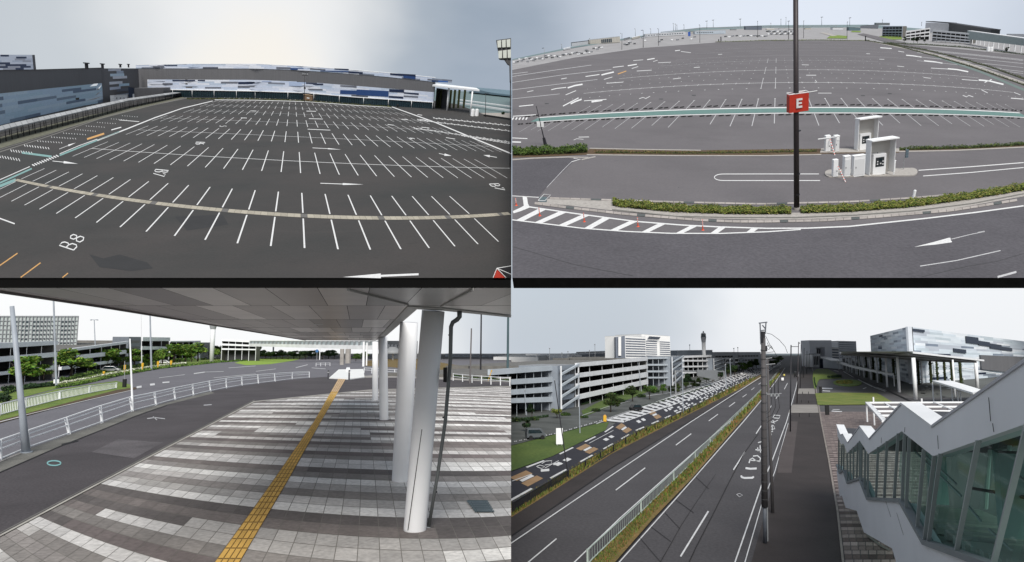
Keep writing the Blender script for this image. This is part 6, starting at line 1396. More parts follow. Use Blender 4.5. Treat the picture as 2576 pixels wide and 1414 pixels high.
hedge('shrub_bed', v, c2((600, 975), (670, 974), (740, 972)), 4, 6, 'clipped dark shrub bed at the end of the upper lawn', 'shrubs', 500, DGREEN, 1.2, 61)
hedge('shrub_bed', v, c2((690, 1035), (760, 1040), (850, 1035)), 8, 5, 'yellow flowering shrubs on the round lawn island', 'shrubs', 700, [(.25, .22, .04), (.12, .17, .03), (.35, .26, .06)], 1.2, 62)
hedge('shrub_bed', v, c2((465, 985), (470, 1030), (485, 1075)), 3, 4, 'narrow hedge along the left edge of the upper lawn', 'shrubs', 400, DGREEN, 1.2, 63)
# median with grass and fence
FBm = [(1478, 1428), (1490, 1414), (1600, 1306), (1730, 1178), (1845, 1060), (1903, 1000), (1935, 965), (1960, 933)]
struct(sheet('median', v, [(1474, 1430)] + FBm[1:] + [(1972, 925), (1945, 962), (1917, 1002), (1866, 1058), (1738, 1206), (1640, 1308), (1547, 1414), (1535, 1428)], grassd, z=.08))
tf = MB(); mp = FBm[:7] + [(1943, 962), (1915, 1002), (1863, 1058), (1733, 1206), (1633, 1308), (1540, 1414), (1530, 1426)]
DRY = [(.14, .16, .04), (.20, .15, .05), (.09, .13, .03), (.22, .14, .05), (.12, .17, .03), (.07, .10, .02)]
tufts(tf, v, mp, 4500, 9, 71, DRY); vp_ = [(1288, 1268), (1428, 1188), (1600, 1090), (1720, 1039), (1850, 974), (1900, 952), (1850, 983), (1698, 1058), (1538, 1140), (1288, 1298)]
stuff(tf.build('grass_tufts', leafm), 'dry grass tufts growing on the road median')
tf = MB(); tufts(tf, v, vp_, 4200, 8, 72, [(.12, .14, .03), (.16, .13, .04), (.08, .11, .02), (.2, .17, .05)]); stuff(tf.build('grass_tufts', leafm), 'uncut grass on the verge beside the play road')
mf = thing('median_fence', 'pale green metal bar fence running along the grassy road median', 'fence', v, v.G(1600, 1306))
top_ = [(1450, 1428), (1462, 1414), (1575, 1294), (1710, 1168), (1830, 1051), (1893, 991), (1928, 957), (1955, 929)]
Pb = [v.G(*p) for p in FBm]; Ht = 1.0
def along(P, t):
    L = [0]
    for a, b in zip(P, P[1:]): L.append(L[-1] + (b - a).length)
    d = t * L[-1]
    for i in range(len(P) - 1):
        if d <= L[i + 1] or i == len(P) - 2: return P[i].lerp(P[i + 1], (d - L[i]) / (L[i + 1] - L[i]))
hM = .62
Ltot = sum((b - a).length for a, b in zip(Pb, Pb[1:]))
np_ = 34
for i in range(np_):
    q = along(Pb, i / (np_ - 1)); MB().tube([q, q + V((0, 0, hM + .05))], .045, 6).build('post', greenp, mf)
for z_ in (hM, .12): MB().tube([p + V((0, 0, z_)) for p in Pb], .028, 6).build('rail', greenp, mf)
nb_ = MB(); n_ = 520
for i in range(n_):
    q = along(Pb, i / n_ * .62); m_ = MB() if i < 100 else nb_; m_.tube([q + V((0, 0, .1)), q + V((0, 0, hM))], .010, 3)
    if i < 100: m_.build('slat', greenp, mf)
nbo = nb_.build('slats', greenp, mf); nbo['kind'] = 'stuff'
hedge('shrub', v, c1((2400, 1290), (2440, 1240), (2480, 1180)), 6, 9, 'leafy green shrub growing at the far end of the median fence', 'shrub', 700, HEDGE, 1.4, 73)
hedge('shrub', v, [(1920, 985), (1940, 968), (1962, 943)], 3, 5, 'yellow green shrubs in the distant median by the main pole', 'shrub', 500, HEDGE, 1.0, 74)
# black rail fence beside the play road
rf = thing('rail_fence', 'thin black post and rail fence between the play road and the dry verge', 'fence', v, v.G(1428, 1206))
RT = [(1270, 1276), (1288, 1265), (1380, 1211), (1428, 1184), (1510, 1138), (1600, 1087), (1720, 1035), (1850, 971), (1920, 939)]
def rfb(x): return plerp(RT, x) + lerp(27, 4, min(1, (x - 1288) / 630))
for x in (1290, 1333, 1385, 1429, 1473, 1511, 1544, 1574, 1601, 1626, 1648, 1668, 1690, 1712, 1735, 1760, 1786, 1812, 1840, 1870):
    P = v.G(x, rfb(x)); MB().tube([P, v.up(P, plerp(RT, x) - 1)], .06, 5).build('post', black, rf)
for q in (1.0, .12): MB().tube([v.G(x, rfb(x)) + V((0, 0, v.top(v.G(x, rfb(x)), plerp(RT, x)) * q)) for x in range(1289, 1915, 25)], .035, 5).build('rail', dark, rf)
for i in range(90): x = 1289 + i * 1.6; P = v.G(x, rfb(x)); MB().tube([P, v.up(P, plerp(RT, x))], .02, 3).build('slat', dark, rf)
# play road markings
def yL(i, a=.09): return 888 + 374 / (1 + a * i)
KL = [(1288, 1262), (1428, 1183), (1523, 1130), (1600, 1086), (1720, 1034), (1850, 970), (1925, 936)]; KU = [(1130, 1260), (1200, 1226), (1288, 1186), (1388, 1149), (1450, 1119), (1523, 1084), (1560, 1056), (1700, 1001), (1860, 936), (1905, 922)]
def xy_on(l, t): return None
def invy(l, y):
    for i in range(len(l) - 1):
        if l[i][1] >= y >= l[i + 1][1]: t = (l[i][1] - y) / (l[i][1] - l[i + 1][1]); return lerp(l[i][0], l[i + 1][0], t)
    a, b = (l[0], l[1]) if y > l[0][1] else (l[-2], l[-1]); t = (a[1] - y) / (a[1] - b[1]); return lerp(a[0], b[0], t)
def KP(i, s_):
    y = yL(i); xl = invy(KL, y); sc = (y - 888) / 374; xu = xl - 77 * sc * 1.05; yu = plerp(KU, xu)
    return (lerp(xu, xl, s_), lerp(yu, y, s_))
def kq(mb, i0, i1, s0, s1, col=None):
    p = [KP(i0, s0), KP(i1, s0), KP(i1, s1), KP(i0, s1)]
    if min(a[0] for a in p) < 1287.5 and max(a[0] for a in p) < 1289: return
    mb.quad(*[v.G(x, y, .045) for x, y in p], col)
km = MB(); kbn = MB(); R = random.Random(8)
for i in range(-2, 130):
    if i % 2 == 0: kq(km, i, i + 1, .9, .97); kq(km, i, i + 1, .02, .09)
    if i < 16:
        if i % 4 == 1: kq(kbn, i, i + .8, .18, .42); kq(kbn, i, i + .8, .57, .80); kq(km, i + .1, i + .7, .44, .55)
        if i % 4 == 3: kq(km, i, i + .35, .42, .60); kq(km, i + .6, i + .95, .42, .60)
        if i % 8 == 6: kq(km, i, i + 2.6, .235, .26)
    else:
        for q in range(5):
            if R.random() < .62: s0 = .14 + q * .15; kq(km, i, i + R.uniform(.4, .7), s0, s0 + .1)
for gch, (gx, gy) in [('6', (1356, 1176)), ('E', (1364, 1169)), ('A', (1378, 1160))]: pass
mline_px(km, c3((245, 455), (280, 440), (330, 455), (300, 475), (255, 460)), 1.6, None, .05); mline_px(km, c3((300, 425), (340, 400), (400, 395), (395, 430), (330, 440)), 1.6, None, .05)
mline_px(km, c3((330, 470), (470, 395)), 1.4, None, .05); mline_px(km, c3((415, 430), (500, 425)), 5, None, .05); mline_px(km, c3((290, 495), (375, 488)), 6, None, .05); mline_px(km, c3((2, 600), (200, 530)), 1.6, None, .05)
# ladder crossing band
U1 = [(1530, 1056), (1663, 1008), (1813, 957), (1880, 932)]; U2 = [(1572, 1060), (1713, 1011), (1828, 968), (1890, 941)]
mline_px(km, U1, 2, .8, .05); mline_px(km, U2, 2, .8, .05)
for i in range(34):
    t = 1 - (1 - i / 34) ** 1.5; xa = lerp(1528, 1880, t); ya = plerp(U1, xa); xb = xa + 42 * (ya - 880) / 176; yb = plerp(U2, xb); w_ = 3.6 * (ya - 880) / 130
    mline_px(km, [(xa, ya), (xb, yb)], w_, None, .052)
mline_px(km, [(1500, 1066), (1620, 1022), (1760, 972), (1860, 936)], 1.4, .7, .05)
km.build('play_road_marks', paint, krd); kbn.build('play_road_brown_patches', mat('brown_road_paint', (.30, .19, .10), .7, .15, 1), krd)
km = MB()
for i in range(60):
    x = 1289 + i * 4.2; y = plerp([(1288, 1112), (1400, 1090), (1540, 1050)], x)
    if i % 3: mline_px(km, [(x, y), (x + 3, y - .8)], 2.4, None, .05)
for i in range(16): mline_px(km, [(1290 + i * 3.6, 1051), (1291.5 + i * 3.6, 1056)], 1.6, None, .05)
for p in [((700, 1350), (960, 1260), (1200, 1200)), ((930, 1390), (1180, 1300), (1500, 1230), (1700, 1140)), ((1300, 1160), (1590, 1120), (1900, 1010), (2150, 960)), ((1600, 1150), (2100, 960), (2400, 880))]: mline_px(km, c1(*p), 1.1, .6, .05)
km.build('yard_marks', paintw, krd)
# ---- multi storey garages ----
pm2 = mat('pale_parapet', (.70, .71, .73), .6, .1, .3); pm3 = mat('blue_grey_concrete', (.42, .46, .50), .6, .1, .3)
def gc(f, rows): return [tuple(708 + q / 4 for q in r) for r in rows]
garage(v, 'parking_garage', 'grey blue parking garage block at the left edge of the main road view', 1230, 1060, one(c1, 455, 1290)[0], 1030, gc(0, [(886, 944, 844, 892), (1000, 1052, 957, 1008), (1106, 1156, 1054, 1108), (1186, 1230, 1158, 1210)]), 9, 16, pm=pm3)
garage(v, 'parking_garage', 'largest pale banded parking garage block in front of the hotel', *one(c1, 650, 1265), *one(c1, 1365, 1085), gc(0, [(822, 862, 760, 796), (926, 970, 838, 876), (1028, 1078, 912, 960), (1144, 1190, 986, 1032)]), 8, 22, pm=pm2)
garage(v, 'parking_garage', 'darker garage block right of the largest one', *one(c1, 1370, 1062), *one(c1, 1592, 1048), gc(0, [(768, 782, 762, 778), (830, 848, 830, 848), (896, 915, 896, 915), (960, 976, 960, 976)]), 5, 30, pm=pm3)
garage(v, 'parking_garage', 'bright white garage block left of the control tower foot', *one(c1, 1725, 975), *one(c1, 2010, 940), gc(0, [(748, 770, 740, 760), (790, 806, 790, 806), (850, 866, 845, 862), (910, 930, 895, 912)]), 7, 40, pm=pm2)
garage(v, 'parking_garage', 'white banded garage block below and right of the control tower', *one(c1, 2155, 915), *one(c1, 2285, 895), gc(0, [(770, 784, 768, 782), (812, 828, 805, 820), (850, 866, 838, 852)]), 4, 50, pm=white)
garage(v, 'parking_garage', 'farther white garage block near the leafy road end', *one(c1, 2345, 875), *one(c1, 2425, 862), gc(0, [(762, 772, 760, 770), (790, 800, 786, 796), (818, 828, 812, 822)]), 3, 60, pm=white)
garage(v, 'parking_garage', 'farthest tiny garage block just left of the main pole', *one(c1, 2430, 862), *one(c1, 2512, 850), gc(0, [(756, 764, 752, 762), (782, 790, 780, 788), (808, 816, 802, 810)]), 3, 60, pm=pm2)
mg = mat('stair_grey', (.24, .27, .31), .6, .1, .3)
for i, (xa, ya, xb, yb, t0, t1, lb) in enumerate([(462, 1300, 640, 1262, 850, 836, 'grey blue open stair tower between the left edge garage and the largest one'), (1596, 1050, 1715, 985, 762, 750, 'open stair tower between the darker garage and the white one'), (2020, 945, 2140, 918, 775, 770, 'small stair tower right of the control tower'), (2290, 893, 2338, 878, 775, 768, 'tiny stair tower between the two farthest white garages')]):
    b_ = block(v, 'stair_tower', lb, 'building', *one(c1, xa, ya), *one(c1, xb, yb), 708 + t0 / 4, 708 + t1 / 4, 6, mg)
    o, A, B, TA, TB, nf = b_; sm = MB()
    for f_ in range(4):
        z0, z1 = f_ / 4, (f_ + 1) / 4; a, b = A.lerp(TA, z0 + .04), B.lerp(TB, z1 - .02); up_ = V((0, 0, (TA - A).length * .045)); sm.prism([a + nf * .4, b + nf * .4, b + nf * .4 + up_, a + nf * .4 + up_], nf * .3)
    sm.build('stair_flights', pm3, o)
    wins(*b_, 4, 3, dark, .08, .92, .05, .95, .8, .45, 'opening')
    for t in (0, 1): P, T = A.lerp(B, t), TA.lerp(TB, t); MB().tube([P + nf * .5, T + nf * .5], .12, 5).build('post', pm2, o)
hw = mat('hotel_cream', (.78, .78, .77), .7, .05, .1); hd = mat('hotel_dark', (.14, .16, .20), .6, .1, .2)
b_ = block(v, 'hotel_building', 'white banded hotel block with a dark end wall, left half of the pair', 'hotel', 1574, 957, 1626, 955, 845, 848, 8, hw); wins(*b_, 8, 1, hd, .02, .98, .52, .97, 1, .42)
oH, AH, BH = b_[0], b_[1], b_[2]
es_ = MB(); A0 = v.G(1550, 957); es_.prism([v.G(1550.5, 957), AH, v.up(AH, 845), v.up(v.G(1550.5, 957), 848)], v.e2 * 3); es_.build('end_wall', hd, oH)
MB().prism([v.up(v.G(1556, 957), 895) - v.e2 * .5, v.up(v.G(1563, 957), 895) - v.e2 * .5, v.up(v.G(1563, 957), 847) - v.e2, v.up(v.G(1556, 957), 848) - v.e2], v.e2 * .4).build('window_strip', hw, oH)
b_ = block(v, 'hotel_building', 'taller white banded hotel block with small lettering, right half of the pair', 'hotel', 1616, 955, 1688, 953, 841, 846, 12, hw); wins(*b_, 8, 1, hd, .14, .52, .5, .88, 1, .42); wins(*b_, 8, 1, hd, .62, .98, .5, .88, 1, .42)
lt = MB(); o, A, B, TA, TB, nf = b_
for i in range(7): a = A.lerp(B, .18 + i * .05); T_ = TA.lerp(TB, .18 + i * .05); lt.prism([a.lerp(T_, .9) + nf * .2, a.lerp(T_, .9) + nf * .2 + v.e1 * .7, a.lerp(T_, .945 if i % 2 else .96) + nf + v.e1 * .7, a.lerp(T_, .945 if i % 2 else .96) + nf], nf * .3)
lt.build('roof_letters', hd, o)
tower(v, 'tall flared white control tower on the skyline of the main road', 1772.5, 943, 833, 8, 13.5)
for (x0, y0, x1, y1, t0, t1, lb, m_, wn_) in [(1354, 936, 1414, 930, 898, 890, 'plain pale box building behind the left garage roofs', hw, None), (1433, 934, 1464, 930, 890, 893, 'small stepped white building behind the garage stairs', white, (3, 1)), (1464, 930, 1538, 926, 892, 889, 'long dark ribbed hall behind the largest garage', mg, None), (1538, 926, 1603, 922, 886, 883, 'pale low block at the foot of the hotel', hw, None), (1705, 941, 1794, 940, 883, 881, 'flat roofed building at the foot of the control tower', mg, (1, 1)), (1794, 936, 1850, 934, 887, 886, 'low distant building right of the control tower', build, (2, 6)), (1850, 930, 1915, 926, 886.5, 886, 'low distant building just left of the main pole', build, (2, 7))]:
    b_ = block(v, 'terminal_building', lb, 'building', x0, y0, x1, y1, t0, t1, 20, m_)
    if wn_: wins(*b_, wn_[0], wn_[1], dark if lb.startswith('flat') is False else whited, .1, .9, .4, .9, .8, .4)
sm_ = [(380, 842, 680, 'dark'), (248, 850, 735, ''), (838, 790, 640, ''), (782, 795, 700, ''), (503, 830, 725, ''), (1795, 740, 645, ''), (2240, 742, 680, ''), (2280, 742, 672, ''), (565, 800, 712, ''), (200, 850, 812, '')]
for i, (x, yb, yt, _) in enumerate(sorted(sm_)):
    P = v.G(*one(c1, x, 950 if x < 1500 else 900)); k = depth(P) / F; a, b = v.up(P, 708 + yb / 4), v.up(P, 708 + yt / 4); o = thing('roof_mast', 'thin mast sticking up behind the garages, %s from the left' % ordw(i + 1), 'mast', v, P, group='masts behind the garages')
    MB().tube([P, b], .7 * k, 5, .5 * k).build('mast', greym, o); MB().tube([b, b + V((0, 0, 2.5 * k))], 1.3 * k, 6).build('lamp', greym, o)
# street lamps of the play road
for i, (x, y, tx, ty, r) in enumerate([(1430, 1203, 1395, 957, 1.3), (1459, 1090, 1455, 940, 1.1), (1719, 1045, 1716, 900, .9), (1828, 981, 1824, 918, .8), (1325, 1045, 1319, 984, 1.0), (1614, 985, 1604, 905, .8), (1840, 968, 1836, 905, .7), (1688, 1000, 1683, 905, .8)]):
    P = v.G(x, y); k = depth(P) / F; T = D(tx, ty, depth(v.up(P, ty))); o = thing('street_lamp', '%s thin dark lamp pole by the garages' % ['nearest leaning', 'second nearest', 'tall mid distance', 'distant', 'leftmost short', 'pole beside the middle stair tower, a', 'farthest', 'pole between the garages, another'][i], 'lamp post', v, P, group='lamp poles by the garages')
    MB().tube([P, T], r * 1.2 * k, 7, r * .8 * k).build('shaft', lm_ if i != 0 else dark, o); MB().tube([T, T + V((2 * k, 0, 2 * k))], 1.6 * k, 6).build('lamp_head', greym, o)
P = v.G(1407, 1121); k = depth(P) / F; o = thing('notice_board', 'tall white blank board on the lawn beside the nearest lamp pole', 'sign', v, P, s=k); MB().cb(-8, 9, 0, 2, 3, 43).build('board', white, o, bevel=.4); 
for s_ in (-5, 6): MB().cb(s_ - 1, s_ + 1, .5, 1.5, 0, 4).build('leg', greym, o)
P = v.G(1522, 1061); k = depth(P) / F; o = thing('marker_post', 'bright yellow box post at the start of the ladder markings', 'marker', v, P, s=k); MB().cb(-4, 4, 0, 6, 0, 15).build('body', yelm, o, bevel=.8); MB().cb(-2.4, 2.4, 1, 5, 15, 17).build('lamp', painto, o)
GB = [(.035, .06, .015), (.06, .09, .02), (.02, .035, .01)]
for i, (x, y, h, w_, cs, ky) in enumerate([(1325, 1087, 40, 1.08, DGREEN, 'd'), (1338, 1054, 40, 0.96, DGREEN, 'd'), (1401, 1052, 27, 1.56, HEDGE, 'y'), (1536, 1037, 54, 1.20, GB, 'm'), (1591, 1010, 43, 1.20, GB, 'm'), (1634, 1005, 40, 1.20, GREEN, 'g'), (1667, 991, 27, 1.20, GREEN, 'g'), (1726, 977, 40, 0.96, DGREEN, 'd'), (1792, 961, 29, 1.08, DGREEN, 'd'), (1811, 956, 27, 0.96, DGREEN, 'd'), (1833, 946, 32, 0.84, DGREEN, 'd'), (1849, 944, 29, 0.96, DGREEN, 'd'), (1870, 938, 29, 1.20, GREEN, 'g'), (1882, 935, 27, 1.20, GREEN, 'g'), (1894, 931, 27, 1.20, GREEN, 'g'), (1903, 927, 27, 1.20, GREEN, 'g'), (1911, 922, 24, 1.20, GREEN, 'g'), (1944, 925, 21, 1.44, GREEN, 'g'), (1953, 918, 21, 1.44, GREEN, 'g'), (1965, 912, 18, 1.44, GREEN, 'g')]):
    tree(v, x, y, h, '%s tree from the left along the garages of the main road' % ordw(i + 1), 'trees along the garages', 1 + i % 3, cs, ky, w_)
for i in range(14):
    t = i / 13; x = lerp(1690, 1918, t); y = plerp([(1690, 992), (1800, 958), (1918, 916)], x)
    tree(v, x, y, lerp(24, 15, t), 'roadside tree along the distant garages, %s from the near end' % ordw(i + 1), 'distant roadside trees', 1 + i % 3, GB, 'm', 1.2)
hedge('hedge', v, c1((700, 1250), (900, 1195), (1100, 1130), (1180, 1110)), 3, 5, 'low dark hedge at the foot of the largest garage', n=700, cols=DGREEN, lsize=1.2, seed=81)
hedge('hedge', v, c1((2000, 975), (2250, 905), (2420, 862)), 1.5, 4, 'dark hedge beside the distant play road', n=500, cols=DGREEN, lsize=.9, seed=82)
hedge('hedge', v, c1((1180, 1300), (1500, 1210), (1800, 1120), (2000, 1050)), 1.5, 3, 'thin dark hedge between the yard and the ladder markings', n=600, cols=DGREEN, lsize=.9, seed=83)
hedge('hedge', v, [(1289, 1060), (1330, 1056), (1380, 1050)], 3, 6, 'dark planting at the foot of the left edge garage', n=500, cols=DGREEN, lsize=1.2, seed=84)
for i, (x, y, w_, h) in enumerate([(1300, 1062, 26, 14), (1345, 1058, 24, 10), (1424, 1046, 26, 9), (1500, 1036, 24, 9), (1560, 1012, 26, 10), (1615, 1000, 24, 9), (1650, 988, 20, 8), (1700, 985, 22, 8), (1752, 972, 20, 8), (1470, 1052, 22, 7)]):
    P = v.G(x, y); o = thing('bush', 'dark bush at the foot of the garages, %s from the left' % ordw(i + 1), 'bush', v, P, s=depth(P) / F, group='bushes below the garages')
    c = MB(); leafball(c, [(-w_ * .25, 0, h * .45, w_ * .3, w_ * .25, h * .5), (w_ * .2, 2, h * .4, w_ * .3, w_ * .25, h * .45), (0, 0, h * .5, w_ * .2, w_ * .2, h * .55)], 260, 1.5, GB + DGREEN, seed=200 + i); c.build('leaves', leafm, o); MB().tube([(0, 0, 0), (0, 0, h * .4)], .8, 5).build('stem', barkm, o)
# vehicles
car(v, 'grey minivan parked beside the lawn at the left edge', 1350, 1106, 50, 27, mat('dark_grey_car_paint', (.09, .10, .11), .3, .02, .5), .25, 'parked_van', None, True)
car(v, 'black car parked by the hedge in front of the largest garage', 1604, 1034, 34, 16, bcar, .35)
car(v, 'small white taxi on the play road far away', 1872, 944, 15, 6, wcar, .4); car(v, 'white car coming along the right carriageway by the median', 1972, 959, 14, 9, wcar, 1.2); car(v, 'small yellow white car behind the first one on the carriageway', 1975, 947, 9, 6, mat('yellow_car', (.5, .42, .1), .4), 1.2)
car(v, 'dark box truck standing on the road beside the thin pole', 2004, 949, 12, 14, bcar, 1.3, 'parked_truck', None, True)
car(v, 'black car in the yard left of the white garage block', 1737, 962, 16, 8, bcar, .2)
# sign gantry
gy = thing('sign_gantry', 'grey road sign gantry across the yard before the white garage', 'gantry', v, v.G(1724, 985)); A, B = v.G(1700, 990), v.G(1822, 962)
MB().prism([v.up(A, 936), v.up(B, 936), v.up(B, 933), v.up(A, 932)], v.e2).build('beam', greym, gy); MB().tube([A, v.up(A, 932)], .15, 6).build('post', greym, gy); MB().tube([B, v.up(B, 933)], .15, 6).build('post', greym, gy)
q = A.lerp(B, .35); MB().prism([v.up(q, 945) - v.e2, v.up(A.lerp(B, .8), 957) - v.e2, v.up(A.lerp(B, .8), 931) - v.e2, v.up(q, 930) - v.e2], v.e2 * .4).build('sign_panel', greym, gy)
# main utility pole
P = v.G(1925, 1367); d0 = depth(P); k = d0 / F; up_ = thing('utility_pole', 'main tall grey utility pole with transformer, cables and brackets beside the road', 'pole', v, P)
plm = mat('pole_concrete', (.075, .07, .072), .7, .15, 1.5)
Q = lambda x, y, dz=0: D(x, y, d0 + dz)
MB().tube([Q(1925, 1367), Q(1923.5, 1262)], 5 * k, 12, 4.2 * k).build('lower_sleeve', mat('sleeve_grey', (.10, .11, .13), .5), up_, smooth=True)
MB().tube([Q(1923.5, 1275), Q(1922, 1060), Q(1920, 850)], 8 * k, 14, 5.5 * k).build('shaft', plm, up_, smooth=True)
MB().tube([Q(1931, 1367, .3), Q(1929, 1200, .3), Q(1926, 900, .3)], 2.2 * k, 6, 1.6 * k).build('cable_duct', greym, up_)
bnd = MB()
for i in range(18): y = 880 + i * 22; bnd.tube([Q(lerp(1920, 1923.5, i / 17), y), Q(lerp(1920, 1923.5, i / 17), y + 2)], (6.5 + i * .12) * k, 12)
bnd.build('bands', mat('band_steel', (.05, .05, .052), .5), up_)
fr = MB()
for a, b in [((1912, 813), (1914, 866)), ((1927, 811), (1925, 840)), ((1909, 813), (1930, 810.5)), ((1913, 832), (1926, 830)), ((1912, 850), (1922, 850)), ((1914, 866), (1922, 868)), ((1918, 818), (1926, 828))]: fr.tube([Q(*a), Q(*b)], 1.5 * k, 6)
fr.build('top_bracket', mat('bracket_grey', (.12, .13, .15), .5), up_)
MB().tube([Q(1919, 834), Q(1919, 862)], 5.5 * k, 12).build('insulator_stack', dark, up_); MB().tube([Q(1926, 870), Q(1926, 884)], 4 * k, 10).build('transformer', dark, up_)
br = MB()
for a, b in [((1922, 872), (1938, 868)), ((1922, 888), (1946, 885)), ((1922, 903), (1942, 900)), ((1924, 918), (1950, 915)), ((1926, 992), (1966, 990))]: br.tube([Q(*a), Q(*b)], 1.0 * k, 5)
br.build('cross_arms', greym, up_)
for x in (1940, 1949, 1958):
    MB().tube([Q(x, 992), Q(x - .5, 968), Q(x, 950)], 1.3 * k, 6, .5 * k).build('bushing', dark, up_); MB().tube([Q(x, 990), Q(x, 997)], 2.6 * k, 8).build('clamp', greym, up_)
for i, ps in enumerate([[(1928, 838), (1941, 841), (1960, 855), (1975, 872), (1981, 888)], [(1926, 845), (1936, 866), (1948, 884), (1954, 896)], [(1926, 874), (1934, 880), (1940, 870), (1948, 885)], [(1930, 862), (1934, 872), (1944, 878)], [(1940, 998), (1942, 1020), (1936, 1036), (1926, 1042)], [(1949, 998), (1951, 1024), (1942, 1044), (1926, 1052)], [(1958, 998), (1961, 1026), (1950, 1048), (1928, 1064)], [(1928, 900), (1940, 908), (1950, 905)], [(1930, 925), (1945, 935), (1965, 925)]]):
    pts7 = []
    for j in range(len(ps) - 1):
        for t in (0, .33, .66): pts7.append(Q(lerp(ps[j][0], ps[j + 1][0], t), lerp(ps[j][1], ps[j + 1][1], t)))
    pts7.append(Q(*ps[-1])); MB().tube(pts7, .6 * k, 5).build('cable', black, up_)
for i, (x, y, tx, ty, r, m, lb) in enumerate([(1944, 1291, 1930, 900, 4.2, plm, 'second grey pole standing just behind the main utility pole'), (1988, 1086, 1990, 868, 1.9, dark, 'tall thin black pole at the kerb with a short cross arm'), (2005, 1015, 2009, 860, 1.2, poleb, 'thin brown pole with a small lamp, right of the black one'), (2013, 977, 2015, 866, .9, dark, 'third thin kerb pole, farther along the footpath'), (2021, 950, 2023, 875, .8, dark, 'fourth thin kerb pole along the footpath'), (2029, 941, 2030, 883, .7, dark, 'fifth thin kerb pole along the footpath'), (2035, 930, 2036, 889, .6, dark, 'farthest thin kerb pole along the footpath')]):
    P = v.G(x, y); k2 = depth(P) / F; T = D(tx, ty, depth(v.up(P, ty))); o = thing('utility_pole', lb, 'pole', v, P); MB().tube([P, T], r * k2, 8, r * .8 * k2).build('shaft', m, o, smooth=True)
    if i == 1: MB().tube([D(1990, 872, depth(P)), D(2009, 872, depth(P))], .8 * k2, 5).build('cross_arm', dark, o)
    if i == 2: MB().tube([T - V((0, 0, 3 * k2)), T + V((4 * k2, 0, -3 * k2))], 1.6 * k2, 6).build('lamp_head', greym, o)
for i, (x, y) in enumerate([(2011, 1049), (2036, 1049), (2019, 992), (2034, 992), (2016, 1013), (2034, 1014)]):
    P = v.G(x, y); o = thing('bollard', 'thin black bollard across the brown footpath, %s' % ['near left one', 'near right one', 'far left one', 'far right one', 'middle left one', 'middle right one'][i], 'bollard', v, P, s=depth(P) / F, group='footpath bollards'); MB().tube([(0, 0, 0), (0, 0, 9 - (i > 1) * 3)], .7, 6).build('post', black, o); MB().tube([(0, 0, 9 - (i > 1) * 3), (0, 0, 9.6 - (i > 1) * 3)], .9, 6).build('cap', dark, o)
for i, (x0, x1, y0, y1) in enumerate([(2062, 2068, 973, 989), (2077, 2087, 1020, 1044)]):
    P = v.G(x0, y1); o = thing('sign_pillar', ['small black pillar at the corner of the upper lawn', 'larger black pillar below the long lawn'][i], 'pillar', v, P, s=depth(P) / F); MB().cb(0, x1 - x0, 0, 3, 0, y1 - y0).build('body', black, o, bevel=.4); MB().cb(-.5, x1 - x0 + .5, -.5, 3.5, y1 - y0, y1 - y0 + .8).build('cap', dark, o)
# far arch office and neighbours
ag = mat('arch_grey', (.78, .80, .84), .6, .05, .05); YA = 922; A = v.G(2039, YA); B = v.G(2095, YA); bk = v.e2 * 12
ar = thing('arch_building', 'grey office building with a tall rectangular arch at the end of the footpath', 'building', v, A)
for (xa, xb, ya, yb) in [(2039, 2055, 922, 856), (2077, 2095, 922, 856), (2055, 2077, 874, 856)]:
    a, b = v.G(xa, YA), v.G(xb, YA); MB().prism([v.up(a, ya), v.up(b, ya), v.up(b, yb), v.up(a, yb)], bk).build('wall', ag, ar)
a, b = v.G(2055, YA), v.G(2077, YA); MB().prism([a + bk * .5, b + bk * .5, v.up(b, 874) + bk * .5, v.up(a, 874) + bk * .5], v.e2).build('inner_wall', white, ar)
for x in (2058, 2063, 2068, 2073): a, b = v.G(x, YA), v.G(x + 2, YA); MB().prism([a + bk * .48, b + bk * .48, v.up(b, 878) + bk * .48, v.up(a, 878) + bk * .48], v.e2 * .5).build('window', dark, ar)
b_ = block(v, 'office_building', 'white striped mid rise office right of the arch building', 'building', 2092, 921, 2112, 921, 874, 875, 20, hw); wins(*b_, 6, 1, hd, .05, .95, .1, .95, 1, .45)
b_ = block(v, 'office_building', 'grey boxy office block behind the canopy tip', 'building', 2111, 920, 2157, 920, 858, 859, 12, ag); wins(*b_, 8, 1, mg, .05, .95, .3, .98, 1, .4)
b_ = block(v, 'office_building', 'white low building with tall dark windows at the end of the footpath', 'building', 2045, 924, 2065, 924, 893, 890, 10, white); wins(*b_, 1, 4, dark, .1, .95, .15, .9, .5, .9)
struct(sheet('sea', v, [(1925, 894), (2040, 894), (2040, 890), (1925, 890)], seam, z=.05))
# low walkway bridge beside the arch
lw = thing('walkway_roof', 'low white walkway roof sloping from the arch building to the canopy', 'walkway', v, v.G(2080, 925)); A, B = v.G(2064, 918), v.G(2118, 932)
MB().prism([v.up(A, 895), v.up(B, 909), v.up(B, 906.5), v.up(A, 892)], v.e2 * 10).build('roof', white, lw)
for i in range(5): P = A.lerp(B, .1 + i * .2); MB().tube([P, v.up(P, lerp(895, 909, .1 + i * .2))], .15, 6).build('post', white, lw)
A, B = v.G(2070, 925), v.G(2120, 929); MB().prism([A, B, v.up(B, 908), v.up(A, 904)], v.e2).build('wall', mat('pale_blue_panel', (.40, .44, .48), .6), lw)
MB().prism([v.G(2063, 926), v.G(2071, 926), v.up(v.G(2071, 926), 903), v.up(v.G(2063, 926), 903)], v.e2).build('dark_panel', mat('navy_sign', (.02, .03, .05), .5), lw)
